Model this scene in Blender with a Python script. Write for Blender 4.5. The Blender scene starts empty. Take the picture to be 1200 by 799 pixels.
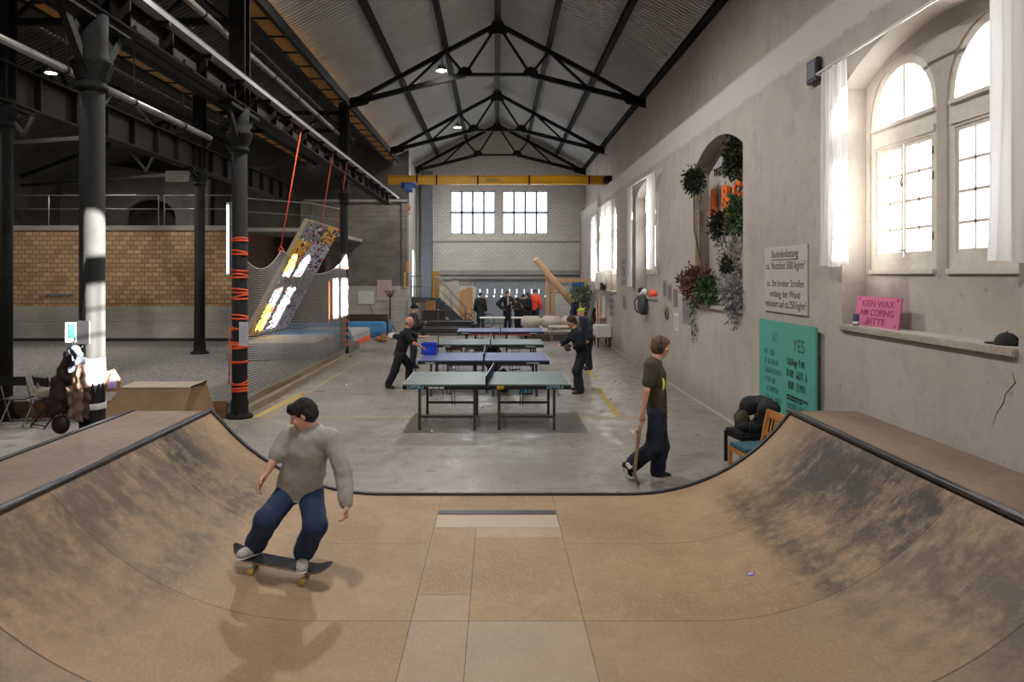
import bpy, bmesh, math, random
import numpy as np
from mathutils import Vector, Matrix, noise
from mathutils.geometry import tessellate_polygon
random.seed(7)
PI = math.pi
SC = bpy.context.scene
COL = SC.collection
F = 850.0; HC = 2.54
def P(x, y, Z):                       # a point at distance Z along the hall
    return Vector(((x-582)/F*Z, Z, HC+(322-y)/F*Z))
# ---------------------------------------------------------------- materials
MATS = {}
def lin(c):
    return tuple(((v/12.92) if v <= .04045 else ((v+.055)/1.055)**2.4) for v in c)
def hexc(h):
    return lin((int(h[0:2],16)/255, int(h[2:4],16)/255, int(h[4:6],16)/255))
class NT:
    def __init__(s, m):
        s.t = m.node_tree; s.t.nodes.clear()
    def n(s, typ, **kw):
        nd = s.t.nodes.new(typ)
        for k, v in kw.items():
            if k.startswith('i_'):
                key = k[2:]
                key = int(key) if key.isdigit() else key.replace('_', ' ')
                if isinstance(v, bpy.types.NodeSocket): s.t.links.new(v, nd.inputs[key])
                else: nd.inputs[key].default_value = v
            else: setattr(nd, k, v)
        return nd
    def link(s, a, b): s.t.links.new(a, b)
    def math(s, op, a, b=None, c=None, clamp=False):
        nd = s.t.nodes.new('ShaderNodeMath'); nd.operation = op; nd.use_clamp = clamp
        for i, v in enumerate((a, b, c)):
            if v is None: continue
            if isinstance(v, bpy.types.NodeSocket): s.t.links.new(v, nd.inputs[i])
            else: nd.inputs[i].default_value = v
        return nd.outputs[0]
    def mix(s, f, a, b, mode='MIX'):
        nd = s.t.nodes.new('ShaderNodeMix'); nd.data_type = 'RGBA'; nd.blend_type = mode
        for i, v in ((0, f), (6, a), (7, b)):
            if isinstance(v, bpy.types.NodeSocket): s.t.links.new(v, nd.inputs[i])
            else: nd.inputs[i].default_value = v if i == 0 else (*v[:3], 1)
        return nd.outputs[2]
    def noise(s, vec, scale, detail=4, rough=.55, dist=0):
        nd = s.n('ShaderNodeTexNoise'); s.link(vec, nd.inputs['Vector'])
        nd.inputs['Scale'].default_value = scale; nd.inputs['Detail'].default_value = detail
        nd.inputs['Roughness'].default_value = rough; nd.inputs['Distortion'].default_value = dist
        return nd.outputs[0]
    def ramp(s, f, a, b):
        return s.n('ShaderNodeMapRange', i_0=f, i_1=a, i_2=b, clamp=True).outputs[0]
    def scaled(s, vec, sc):
        nd = s.n('ShaderNodeMapping'); s.link(vec, nd.inputs[0]); nd.inputs['Scale'].default_value = sc
        return nd.outputs[0]
    def out(s, col, rough=.6, metal=0, bump=None, bs=.2, bd=.02, emis=None, es=0, spec=.5, **kw):
        b = s.n('ShaderNodeBsdfPrincipled')
        for k, v in (('Base Color', col), ('Roughness', rough), ('Metallic', metal), ('Specular IOR Level', spec)):
            if isinstance(v, bpy.types.NodeSocket): s.link(v, b.inputs[k])
            elif k == 'Base Color': b.inputs[k].default_value = (*v[:3], 1)
            else: b.inputs[k].default_value = v
        if emis is not None:
            b.inputs['Emission Color'].default_value = (*emis, 1); b.inputs['Emission Strength'].default_value = es
        for k, v in kw.items(): b.inputs[k.replace('_', ' ')].default_value = v
        if bump is not None:
            bn = s.n('ShaderNodeBump', i_Strength=bs, i_Distance=bd); s.link(bump, bn.inputs['Height'])
            s.link(bn.outputs[0], b.inputs['Normal'])
        o = s.n('ShaderNodeOutputMaterial'); s.link(b.outputs[0], o.inputs[0])
        return b
def newmat(name):
    m = bpy.data.materials.new(name); m.use_nodes = True; MATS[name] = m
    return m, NT(m)
def pos(nt, kind='Object'):
    return nt.n('ShaderNodeTexCoord').outputs[kind]
def mat(name, c, rough=.6, metal=0, var=.18, scale=12, bump=.15, bd=.004, c2=None, stretch=None, spec=.5, emis=None, es=0, **kw):
    """base colour broken up by two layers of noise"""
    if name in MATS: return MATS[name]
    c = hexc(c) if isinstance(c, str) else c
    m, nt = newmat(name)
    v = pos(nt)
    if stretch: v = nt.scaled(v, stretch)
    a = nt.noise(v, scale, 5); b = nt.noise(v, scale*.23, 3)
    f = nt.math('ADD', nt.math('MULTIPLY', a, .5), nt.math('MULTIPLY', b, .5))
    f = nt.ramp(f, .32, .68)
    if c2 is None: lo = tuple(x*(1-var) for x in c); hi = tuple(min(1, x*(1+var)) for x in c)
    else: lo, hi = c, (hexc(c2) if isinstance(c2, str) else c2)
    nt.out(nt.mix(f, lo, hi), rough, metal, a if bump else None, bump, bd, spec=spec, emis=emis, es=es, **kw)
    return m
# ---------------------------------------------------------------- objects
def props(o, label=None, cat=None, group=None, kind=None):
    if label: o['label'] = label
    if cat: o['category'] = cat
    if group: o['group'] = group
    if kind: o['kind'] = kind
    return o
def thing(name, label, cat, loc=(0,0,0), rz=0, group=None):
    o = bpy.data.objects.new(name, None); COL.objects.link(o)
    o.location = loc; o.rotation_euler = (0,0,rz); o.empty_display_size = .2
    return props(o, label, cat, group)
def copy_tree(o, parent=None):
    c = o.copy(); COL.objects.link(c); c.parent = parent
    for ch in list(o.children): copy_tree(ch, c)
    return c
def dup(o, loc, rz=0, label=None):
    c = copy_tree(o); c.location = loc; c.rotation_euler = (0,0,rz)
    if label: c['label'] = label
    return c
def rotto(d):
    d = Vector(d).normalized()
    return d.to_track_quat('Z', 'Y').to_matrix()
class MB:
    def __init__(s): s.v = []; s.f = []; s.m = []; s.mi = 0; s.sm = []
    def add(s, vs, fs, smooth=False):
        b = len(s.v); s.v += [tuple(v) for v in vs]
        for f in fs: s.f.append(tuple(i+b for i in f)); s.m.append(s.mi); s.sm.append(smooth)
        return s
    def box(s, c, d, R=None, bev=0):
        x, y, z = d[0]/2, d[1]/2, d[2]/2; c = Vector(c)
        if bev:
            bm = bmesh.new(); bmesh.ops.create_cube(bm, size=1)
            for v in bm.verts: v.co = Vector((v.co.x*d[0], v.co.y*d[1], v.co.z*d[2]))
            bmesh.ops.bevel(bm, geom=bm.edges[:], offset=min(bev, .49*min(d)), segments=2 if bev < .03 else 3, affect='EDGES')
            bm.verts.ensure_lookup_table(); bm.faces.ensure_lookup_table()
            vs = [((R @ v.co) if R else v.co)+c for v in bm.verts]
            fs = [[v.index for v in f.verts] for f in bm.faces]; bm.free()
            return s.add(vs, fs)
        p = [Vector((a*x, b*y, e*z)) for a in (-1,1) for b in (-1,1) for e in (-1,1)]
        if R: p = [R @ q for q in p]
        return s.add([q+c for q in p], [(0,1,3,2),(4,6,7,5),(0,4,5,1),(2,3,7,6),(0,2,6,4),(1,5,7,3)])
    def b2(s, a, b, bev=0):
        a, b = Vector(a), Vector(b)
        return s.box((a+b)/2, [abs(b[i]-a[i]) for i in range(3)], None, bev)
    def bar(s, p, q, w, h, up=(0,0,1)):
        p, q = Vector(p), Vector(q); d = q-p; L = d.length; d.normalize(); up = Vector(up)
        sd = d.cross(up)
        if sd.length < 1e-4: sd = d.cross(Vector((1,0,0)))
        sd.normalize(); u = sd.cross(d)
        R = Matrix((sd, d, u)).transposed()
        return s.box((p+q)/2, (w, L, h), R)
    def tube(s, pts, r, n=8, cap=True, closed=False):
        pts = [Vector(p) for p in pts]; N = len(pts)
        rs = r if isinstance(r, (list, tuple)) else [r]*N
        vs = []; fs = []; prev = None
        for i, p in enumerate(pts):
            if closed: d = pts[(i+1) % N]-pts[i-1]
            else: d = pts[min(i+1, N-1)]-pts[max(i-1, 0)]
            d.normalize()
            if prev is None:
                a = d.orthogonal().normalized()
            else:
                a = (prev-d*prev.dot(d)); a = a.normalized() if a.length > 1e-6 else d.orthogonal().normalized()
            prev = a; b = d.cross(a)
            for k in range(n):
                t = 2*PI*k/n; vs.append(p+(a*math.cos(t)+b*math.sin(t))*rs[i])
        for i in range(N if closed else N-1):
            j = (i+1) % N
            for k in range(n): fs.append((i*n+k, i*n+(k+1) % n, j*n+(k+1) % n, j*n+k))
        s.add(vs, fs, True)
        if cap and not closed:
            b = len(s.v)-len(vs)
            s.f.append(tuple(b+k for k in range(n))[::-1]); s.m.append(s.mi); s.sm.append(False)
            s.f.append(tuple(b+(N-1)*n+k for k in range(n))); s.m.append(s.mi); s.sm.append(False)
        return s
    def lathe(s, prof, c=(0,0,0), n=24, R=None, smooth=True):
        c = Vector(c); vs = []; fs = []
        for r, z in prof:
            for k in range(n):
                t = 2*PI*k/n; q = Vector((r*math.cos(t), r*math.sin(t), z))
                vs.append((R @ q if R else q)+c)
        for i in range(len(prof)-1):
            for k in range(n): fs.append((i*n+k, i*n+(k+1) % n, (i+1)*n+(k+1) % n, (i+1)*n+k))
        fs.append(tuple(range(n))[::-1]); fs.append(tuple((len(prof)-1)*n+k for k in range(n)))
        return s.add(vs, fs, smooth)
    def sphere(s, c, r, n=12, R=None):
        r = r if isinstance(r, (tuple, list)) else (r, r, r); c = Vector(c); vs = []; fs = []; m = n//2
        for i in range(m+1):
            th = PI*i/m
            for k in range(n):
                t = 2*PI*k/n; q = Vector((r[0]*math.sin(th)*math.cos(t), r[1]*math.sin(th)*math.sin(t), r[2]*math.cos(th)))
                vs.append((R @ q if R else q)+c)
        for i in range(m):
            for k in range(n): fs.append((i*n+k, (i+1)*n+k, (i+1)*n+(k+1) % n, i*n+(k+1) % n))
        return s.add(vs, fs, True)
    def plate(s, loops, fn, t0, t1):
        """outline (first loop) with holes, given as 2-D loops; fn(a, b, t) -> xyz"""
        tri = tessellate_polygon([[Vector((a, b, 0)) for a, b in lp] for lp in loops])
        flat = [p for lp in loops for p in lp]; n = len(flat)
        vs = [fn(a, b, t0) for a, b in flat]+[fn(a, b, t1) for a, b in flat]; fs = []
        for t in tri: fs.append(tuple(t)); fs.append(tuple(i+n for i in reversed(t)))
        s.add(vs, fs)
        base = 0
        for lp in loops:
            k = len(lp)
            s.add([fn(a, b, t0) for a, b in lp]+[fn(a, b, t1) for a, b in lp], [(i, (i+1) % k, (i+1) % k+k, i+k) for i in range(k)])
            base += k
        return s
    def build(s, name, mats, parent=None, world=False, smooth=None, **pr):
        me = bpy.data.meshes.new(name)
        v = [Vector(p) for p in s.v]; org = Vector((0,0,0))
        if parent is not None and world:
            org = parent.location.copy(); par = parent
            while par.parent: par = par.parent; org = org+par.location
        elif parent is None and v:
            lo = [min(p[i] for p in v) for i in range(3)]; hi = [max(p[i] for p in v) for i in range(3)]
            org = Vector(((lo[0]+hi[0])/2, (lo[1]+hi[1])/2, lo[2]))
        me.from_pydata([tuple(p-org) for p in v], [], s.f)
        for m in (mats if isinstance(mats, (list, tuple)) else [mats]): me.materials.append(m)
        me.polygons.foreach_set('material_index', s.m)
        me.polygons.foreach_set('use_smooth', [bool(smooth) if smooth is not None else x for x in s.sm])
        me.validate()
        bm = bmesh.new(); bm.from_mesh(me); bmesh.ops.recalc_face_normals(bm, faces=bm.faces); bm.to_mesh(me); bm.free()
        me.update()
        o = bpy.data.objects.new(name, me); COL.objects.link(o)
        if parent is not None: o.parent = parent
        else: o.location = org
        return props(o, **pr)
def struct(name, mb, m, **pr):
    return props(mb.build(name, m, **pr), kind='structure')
def text_mesh(s, size, align='LEFT', bold=0, xs=1.0, depth=.002, spacing=1.0):
    """flat lettering: vertices and faces in the x-y plane"""
    cu = bpy.data.curves.new('t', 'FONT'); cu.body = s; cu.size = size; cu.align_x = align
    cu.extrude = depth; cu.offset = bold; cu.space_line = spacing; cu.resolution_u = 3
    o = bpy.data.objects.new('t', cu); COL.objects.link(o)
    dg = bpy.context.evaluated_depsgraph_get(); me = bpy.data.meshes.new_from_object(o.evaluated_get(dg))
    vs = [Vector((v.co.x*xs, v.co.y, v.co.z)) for v in me.vertices]; fs = [tuple(p.vertices) for p in me.polygons]
    bpy.data.objects.remove(o); bpy.data.curves.remove(cu); bpy.data.meshes.remove(me)
    return vs, fs
def put_text(mb, s, origin, right, up, size, **kw):
    vs, fs = text_mesh(s, size, **kw)
    right = Vector(right).normalized(); up = Vector(up).normalized(); n = right.cross(up); o = Vector(origin)
    mb.add([o+right*v.x+up*v.y+n*v.z for v in vs], fs)
    return mb
def circ(cx, cy, r, a0, a1, n): return [(cx+r*math.cos(a0+(a1-a0)*i/n), cy+r*math.sin(a0+(a1-a0)*i/n)) for i in range(n+1)]
# ---------------------------------------------------------------- special materials
def plaster(name, c1, c2, c3, band=None, dirt=.5):
    m, nt = newmat(name); v = pos(nt, 'Object')
    g = nt.n('ShaderNodeNewGeometry').outputs['Position']
    a = nt.noise(g, .55, 6, .6); b = nt.noise(g, 2.6, 6, .65); c = nt.noise(g, 22, 4, .6)
    st = nt.noise(nt.scaled(g, (1.5, 1.5, .22)), 2.2, 5, .6)
    col = nt.mix(nt.ramp(a, .35, .65), hexc(c1), hexc(c2))
    col = nt.mix(nt.math('MULTIPLY', nt.ramp(b, .5, .75), .55), col, hexc(c3))
    col = nt.mix(nt.math('MULTIPLY', nt.ramp(st, .55, .8), .35), col, hexc(c3))
    sp = nt.noise(g, 9, 2, .5)
    col = nt.mix(nt.math('MULTIPLY', nt.ramp(sp, .70, .74), dirt*.6), col, hexc('5b5148'))
    if band:
        z = nt.n('ShaderNodeSeparateXYZ', i_0=g).outputs[2]
        zz = nt.math('ADD', z, nt.math('MULTIPLY', nt.math('SUBTRACT', b, .5), .25))
        f = nt.math('MULTIPLY', nt.ramp(zz, band[0]-.03, band[0]+.03), .75)
        col = nt.mix(f, col, hexc(band[1]))
        f2 = nt.ramp(zz, 0.5, 0.05); col = nt.mix(nt.math('MULTIPLY', f2, .3), col, hexc('8d8276'))
    nt.out(col, .88, 0, nt.math('ADD', nt.math('MULTIPLY', c, .35), b), .35, .02, spec=.25)
    return m
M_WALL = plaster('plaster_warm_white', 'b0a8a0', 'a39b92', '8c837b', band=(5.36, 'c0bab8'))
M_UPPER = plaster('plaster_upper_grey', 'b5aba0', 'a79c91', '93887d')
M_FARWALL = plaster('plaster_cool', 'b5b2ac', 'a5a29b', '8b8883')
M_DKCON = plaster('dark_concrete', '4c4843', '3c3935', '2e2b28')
def brick(name, c1, c2, mort, w, h, axis='xz', rough=.85, bias=0, msize=.02, var=.3):
    m, nt = newmat(name); g = nt.n('ShaderNodeNewGeometry').outputs['Position']
    s = nt.n('ShaderNodeSeparateXYZ', i_0=g)
    cmb = nt.n('ShaderNodeCombineXYZ'); nt.link(s.outputs[0 if axis[0] == 'x' else 1], cmb.inputs[0]); nt.link(s.outputs[2], cmb.inputs[1])
    b = nt.n('ShaderNodeTexBrick'); nt.link(cmb.outputs[0], b.inputs['Vector'])
    for k, v in (('Color1', hexc(c1)), ('Color2', hexc(c2)), ('Mortar', hexc(mort))): b.inputs[k].default_value = (*v, 1)
    b.inputs['Scale'].default_value = 1; b.inputs['Mortar Size'].default_value = msize; b.inputs['Brick Width'].default_value = w; b.inputs['Row Height'].default_value = h
    b.inputs['Bias'].default_value = bias; b.inputs['Mortar Smooth'].default_value = .2
    n = nt.noise(g, 1.1, 5); n2 = nt.noise(g, 9, 4)
    col = nt.mix(nt.math('MULTIPLY', nt.ramp(n, .4, .7), var), b.outputs[0], tuple(x*.55 for x in hexc(c2)))
    col = nt.mix(nt.math('MULTIPLY', nt.ramp(n2, .5, .75), var*.6), col, hexc(mort))
    nt.out(col, rough, 0, nt.math('SUBTRACT', 1, b.outputs[1]), .5, .015, spec=.2)
    return m
M_BRICK = brick('tan_brick', 'c29e78', 'a17c5a', '6f6154', .25, .155, msize=.013, var=.15)
M_DKBRICK = brick('brown_brick', '5d4436', '4a362b', '3c352f', .30, .17, msize=.012)
M_WHBRICK = brick('white_painted_brick', 'e4e3de', 'd8d7d1', 'b0afa9', .27, .11, msize=.014, var=.22)
def blocks(name, c1, c2):
    m, nt = newmat(name); g = nt.n('ShaderNodeNewGeometry').outputs['Position']
    s = nt.n('ShaderNodeSeparateXYZ', i_0=g)
    a = nt.noise(g, 1.3, 6); b = nt.noise(nt.scaled(g, (.4, .4, 6)), 3, 4); z = s.outputs[2]
    col = nt.mix(nt.ramp(nt.math('ADD', nt.math('MULTIPLY', a, .6), nt.math('MULTIPLY', b, .4)), .38, .62), hexc(c1), hexc(c2))
    fr = nt.math('FRACT', nt.math('DIVIDE', z, .62)); ln = nt.math('LESS_THAN', nt.math('ABSOLUTE', nt.math('SUBTRACT', fr, .5)), .012)
    col = nt.mix(nt.math('MULTIPLY', ln, .5), col, hexc('3b3835'))
    nt.out(col, .85, 0, a, .3, .02, spec=.2); return m
M_FORM = blocks('board_marked_concrete', '7d7871', '625e58')
M_FORM2 = blocks('pale_board_marked_concrete', 'bab5ab', 'a09b92')
def floor_mat():
    m, nt = newmat('worn_concrete_floor'); g = nt.n('ShaderNodeNewGeometry').outputs['Position']
    a = nt.noise(g, .5, 6, .6); b = nt.noise(g, 3, 6, .65); c = nt.noise(nt.scaled(g, (.35, 2.2, 1)), 1.6, 5, .6); d = nt.noise(g, 30, 3)
    col = nt.mix(nt.ramp(a, .35, .65), hexc('8f8982'), hexc('7c776f'))
    col = nt.mix(nt.math('MULTIPLY', nt.ramp(b, .5, .8), .5), col, hexc('6b665f'))
    col = nt.mix(nt.math('MULTIPLY', nt.ramp(c, .55, .8), .5), col, hexc('9b948a'))
    col = nt.mix(nt.math('MULTIPLY', nt.ramp(d, .6, .75), .25), col, hexc('625d56'))
    s = nt.n('ShaderNodeSeparateXYZ', i_0=g)
    nt.out(col, nt.ramp(b, .1, 1.1), 0, d, .12, .006, spec=.4)
    return m
M_FLOOR = floor_mat()
def ply_mat(name, base, dark, light, seams=True, scuff=True, k=1):
    m, nt = newmat(name); g = nt.n('ShaderNodeNewGeometry').outputs['Position']
    s = nt.n('ShaderNodeSeparateXYZ', i_0=g); X, Y, Z = s.outputs
    w = nt.n('ShaderNodeTexWave', wave_type='RINGS', rings_direction='SPHERICAL')
    wv = nt.n('ShaderNodeVectorMath', operation='ADD', i_0=nt.scaled(g, (1.0, .4, 1.0)), i_1=(3.7, 1.3, .4)).outputs[0]; nt.link(wv, w.inputs['Vector'])
    w.inputs['Scale'].default_value = 7.5*k; w.inputs['Distortion'].default_value = 22; w.inputs['Detail'].default_value = 4; w.inputs['Detail Scale'].default_value = 1.4; w.inputs['Detail Roughness'].default_value = .6
    a = nt.noise(g, .8, 5); b = nt.noise(g, 6, 6, .7); c = nt.noise(g, 60, 3)
    col = nt.mix(nt.ramp(a, .35, .65), hexc(base), hexc(dark))
    col = nt.mix(nt.math('MULTIPLY', nt.ramp(w.outputs[1], .6, 1.0), .30), col, hexc(light))
    col = nt.mix(nt.math('MULTIPLY', nt.ramp(b, .42, .72), .5), col, hexc(dark))
    if scuff:
        ax = nt.math('ABSOLUTE', X)
        # wheel marks on the transitions: strips of dirt that fade out towards the flat
        st = nt.noise(nt.scaled(g, (.9, 2.6, 1.2)), 1.5, 6, .7, .6); st2 = nt.noise(g, 1.4, 6, .7); st3 = nt.noise(g, 8, 5, .75)
        band = nt.math('MULTIPLY', nt.ramp(ax, 1.9, 2.95), nt.ramp(ax, 3.6, 3.2))
        yb = nt.math('MULTIPLY', nt.ramp(Y, 2.3, 3.6), nt.ramp(Y, 8.0, 7.1))
        f = nt.math('ADD', nt.math('MULTIPLY', st, .34), nt.math('ADD', nt.math('MULTIPLY', st2, .33), nt.math('MULTIPLY', st3, .33)))
        f = nt.math('ADD', f, nt.math('MULTIPLY', band, .15)); f = nt.math('MULTIPLY', nt.ramp(f, .52, .68), nt.math('MULTIPLY', band, yb))
        col = nt.mix(nt.math('MULTIPLY', f, .93), col, hexc('2e2b2b'))
        # a second, narrow smear lower down
        lb = nt.math('SUBTRACT', 1, nt.math('MINIMUM', 1, nt.math('DIVIDE', nt.math('ABSOLUTE', nt.math('SUBTRACT', ax, 2.42)), .22)))
        ly = nt.math('MULTIPLY', nt.ramp(Y, 4.2, 5.2), nt.ramp(Y, 7.8, 7.2))
        col = nt.mix(nt.math('MULTIPLY', nt.math('MULTIPLY', lb, ly), nt.math('MULTIPLY', nt.ramp(st3, .3, .6), .75)), col, hexc('3a3635'))
        # scratches
        sc = nt.noise(nt.scaled(g, (1.2, 26, 1.2)), 1.5, 3, .6, 1.2)
        col = nt.mix(nt.math('MULTIPLY', nt.ramp(sc, .67, .72), nt.math('MULTIPLY', band, .5)), col, hexc('a09080'))
        fl = nt.ramp(nt.noise(nt.scaled(g, (3, .6, 1)), 2, 5, .7), .6, .78)
        lane = nt.math('SUBTRACT', 1, nt.math('MINIMUM', 1, nt.math('DIVIDE', nt.math('ABSOLUTE', nt.math('SUBTRACT', ax, 1.45)), .3)))
        col = nt.mix(nt.math('MULTIPLY', nt.math('MULTIPLY', fl, lane), .6), col, hexc('6a5a4e'))
    if seams:
        def near(sock, c0, wd): return nt.math('LESS_THAN', nt.math('ABSOLUTE', nt.math('SUBTRACT', sock, c0)), wd)
        def ge(sock, c0): return nt.math('GREATER_THAN', sock, c0)
        def lt(sock, c0): return nt.math('LESS_THAN', sock, c0)
        L = []
        L.append(nt.math('MULTIPLY', near(X, -.2, .003), lt(Y, 7.0)))
        L.append(near(X, -.61, .003)); L.append(near(X, .62, .003))
        out = nt.math('MAXIMUM', lt(X, -.61), ge(X, .62))
        L.append(nt.math('MULTIPLY', near(Y, 6.63, .004), out))
        L.append(near(Y, 5.15, .004)); L.append(near(Y, 4.02, .006))
        L.append(nt.math('MULTIPLY', near(Y, 5.57, .004), nt.math('MULTIPLY', ge(X, -.61), lt(X, -.2))))
        L.append(nt.math('MULTIPLY', near(Y, 7.05, .004), nt.math('MULTIPLY', ge(X, -.61), lt(X, .62))))
        t = L[0]
        for q in L[1:]: t = nt.math('MAXIMUM', t, q)
        patch = nt.math('MULTIPLY', nt.math('MULTIPLY', ge(X, -.6), lt(X, .61)), nt.math('MULTIPLY', ge(Y, 7.06), lt(Y, 7.43)))
        col = nt.mix(nt.math('MULTIPLY', patch, .55), col, hexc('c0b4a4'))
        patch = nt.math('MULTIPLY', nt.math('MULTIPLY', ge(X, -.2), lt(X, .61)), nt.math('MULTIPLY', ge(Y, 6.8), lt(Y, 7.06)))
        col = nt.mix(nt.math('MULTIPLY', patch, .3), col, hexc('c0b4a4'))
        # each sheet has its own tone
        for (x0, x1, y0, y1, cc, ff) in ((-.6, -.2, 2, 5.57, 'a8978a', .35), (-.2, .62, 2, 5.15, 'a69a8c', .4), (-9, -.61, 5.15, 6.63, '9a8168', .25), (.62, 9, 4.02, 5.15, '8e7a66', .3), (-9, -.61, 4.02, 5.15, '93775b', .35), (-9, 9, 0, 4.02, '75665a', .45)):
            q = nt.math('MULTIPLY', nt.math('MULTIPLY', ge(X, x0), lt(X, x1)), nt.math('MULTIPLY', ge(Y, y0), lt(Y, y1)))
            col = nt.mix(nt.math('MULTIPLY', q, ff), col, hexc(cc))
        col = nt.mix(nt.math('MULTIPLY', t, .75), col, hexc('3c3028'))
    nt.out(col, nt.math('ADD', nt.math('MULTIPLY', b, .3), .42), 0, c, .08, .002, spec=.2)
    return m
M_PLY = ply_mat('worn_plywood', 'a28769', '8a7055', 'ba9f80')
M_PLY2 = ply_mat('plain_plywood', '9c866c', '87705a', 'b09a80', seams=False, scuff=False)
M_DECK = ply_mat('deck_plywood', '837060', '6f5d4f', '95816e', seams=False, scuff=False)
def gravel_mat():
    m, nt = newmat('grey_gravel'); g = nt.n('ShaderNodeNewGeometry').outputs['Position']
    vo = nt.n('ShaderNodeTexVoronoi', feature='F1'); nt.link(g, vo.inputs['Vector']); vo.inputs['Scale'].default_value = 16
    b = nt.noise(g, 1.2, 5); n = nt.noise(g, 14, 4, .8)
    col = nt.mix(nt.ramp(n, .35, .65), hexc('4e4b49'), hexc('96918c'))
    col = nt.mix(nt.math('MULTIPLY', nt.ramp(b, .4, .7), .4), col, hexc('6f6b68'))
    nt.out(col, .95, 0, nt.math('SUBTRACT', 1, vo.outputs[0]), .9, .05, spec=.15)
    return m
M_GRAVEL = gravel_mat()
M_IRON = mat('dark_iron', '1a1816', .7, .0, var=.35, scale=6, bump=.2, spec=.2)
M_IRON2 = mat('brown_iron', '1f1916', .7, .0, var=.35, scale=6, spec=.2)
M_COLUMN = mat('painted_iron_column', '1d1d1c', .75, .0, var=.25, scale=8, spec=.15)
M_RAIL = mat('galvanised_rail', '8b8a88', .45, .55, var=.2, scale=5)
M_PIPE = mat('shiny_duct_metal', 'a09d99', .3, .85, var=.15, scale=4)
M_ROOF = mat('corrugated_sheet', 'a9a8a4', .6, .0, var=.12, scale=1.3, bump=0)
M_OCHRE = mat('varnished_ochre_board', 'b07a2c', .5, 0, var=.25, scale=3)
M_YELLOW = mat('crane_yellow', 'd9a410', .4, 0, var=.08, scale=4)
M_BLACK = mat('black_rubber', '17171a', .6, 0, var=.2, scale=10)
M_BLKMET = mat('black_metal', '1b1b1c', .45, .3, var=.2)
M_WHITE = mat('white_paint', 'd4d1cb', .5, 0, var=.06, scale=5)
M_FRAME = mat('old_window_paint', 'b9b0a5', .6, 0, var=.14, scale=9, c2='cfc8be')
M_CLOTH = mat('white_curtain_cloth', 'd8d4cf', .9, 0, var=.05, scale=6)
M_ORANGE = mat('orange_strap', 'e2521d', .6, 0, var=.12, scale=20)
M_CONC = mat('pale_concrete', '8f8b84', .85, 0, var=.18, scale=2.5, bump=.3)
M_DKGREY = mat('charcoal_paint', '3a3d40', .5, 0, var=.15)
M_BLUEGREY = mat('blue_grey_door', '8b959e', .5, 0, var=.12, scale=1.5)
M_WOOD = mat('raw_timber', 'd8b08a', .7, 0, var=.16, scale=2.5, stretch=(6,6,1))
M_BEECH = mat('beech_wood', 'b4763a', .45, 0, var=.14, scale=4, stretch=(6,6,1))
def glass():
    m, nt = newmat('window_glass')
    t = nt.n('ShaderNodeBsdfTransparent', i_0=(1,1,1,1)); gl = nt.n('ShaderNodeBsdfGlossy', i_Roughness=.05)
    mx = nt.n('ShaderNodeMixShader', i_0=.05)
    nt.link(t.outputs[0], mx.inputs[1]); nt.link(gl.outputs[0], mx.inputs[2])
    nt.link(mx.outputs[0], nt.n('ShaderNodeOutputMaterial').inputs[0]); return m
M_GLASS = glass()
def frosted():
    m, nt = newmat('frosted_glass')
    t = nt.n('ShaderNodeBsdfTransparent', i_0=(.8,.82,.85,1)); d = nt.n('ShaderNodeBsdfTranslucent', i_0=(.9,.92,.95,1))
    mx = nt.n('ShaderNodeMixShader', i_0=.45); nt.link(t.outputs[0], mx.inputs[1]); nt.link(d.outputs[0], mx.inputs[2])
    nt.link(mx.outputs[0], nt.n('ShaderNodeOutputMaterial').inputs[0]); return m
M_FROST = frosted()
def curtain_mat():
    m, nt = newmat('sheer_white_curtain')
    d = nt.n('ShaderNodeBsdfDiffuse', i_0=(.80,.79,.77,1)); t = nt.n('ShaderNodeBsdfTranslucent', i_0=(.8,.79,.77,1))
    mx = nt.n('ShaderNodeMixShader', i_0=.4); nt.link(d.outputs[0], mx.inputs[1]); nt.link(t.outputs[0], mx.inputs[2])
    nt.link(mx.outputs[0], nt.n('ShaderNodeOutputMaterial').inputs[0]); return m
M_CURT = curtain_mat()
def emit(name, c, s):
    m, nt = newmat(name); e = nt.n('ShaderNodeEmission', i_0=(*c, 1), i_1=s)
    nt.link(e.outputs[0], nt.n('ShaderNodeOutputMaterial').inputs[0]); return m
M_LAMP = emit('lamp_disc', (1, .97, .92), 60)
# ---------------------------------------------------------------- camera, sky, lamps
cam = bpy.data.cameras.new('camera'); co = bpy.data.objects.new('camera', cam); COL.objects.link(co)
co.location = (0, 0, HC); co.rotation_euler = (PI/2, 0, 0)
cam.sensor_width = 36; cam.sensor_fit = 'HORIZONTAL'; cam.lens = F/1200*36
cam.shift_x = 18/1200; cam.shift_y = -77.5/1200; cam.clip_end = 200
SC.camera = co
SC.view_settings.view_transform = 'Standard'; SC.view_settings.look = 'None'
SC.view_settings.exposure = 0.0; SC.view_settings.gamma = 1; SC.view_settings.use_curve_mapping = False
SC.cycles.use_denoising = True; SC.cycles.max_bounces = 7; SC.cycles.diffuse_bounces = 5; SC.cycles.glossy_bounces = 3
SC.cycles.transparent_max_bounces = 12; SC.cycles.sample_clamp_indirect = 6; SC.cycles.caustics_reflective = False; SC.cycles.caustics_refractive = False
wd = bpy.data.worlds.new('sky'); wd.use_nodes = True; SC.world = wd
wt = wd.node_tree; wt.nodes.clear()
bg = wt.nodes.new('ShaderNodeBackground'); bg.inputs[0].default_value = (.93, .97, 1.0, 1); bg.inputs[1].default_value = 9.5
wo = wt.nodes.new('ShaderNodeOutputWorld'); wt.links.new(bg.outputs[0], wo.inputs[0])
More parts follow.
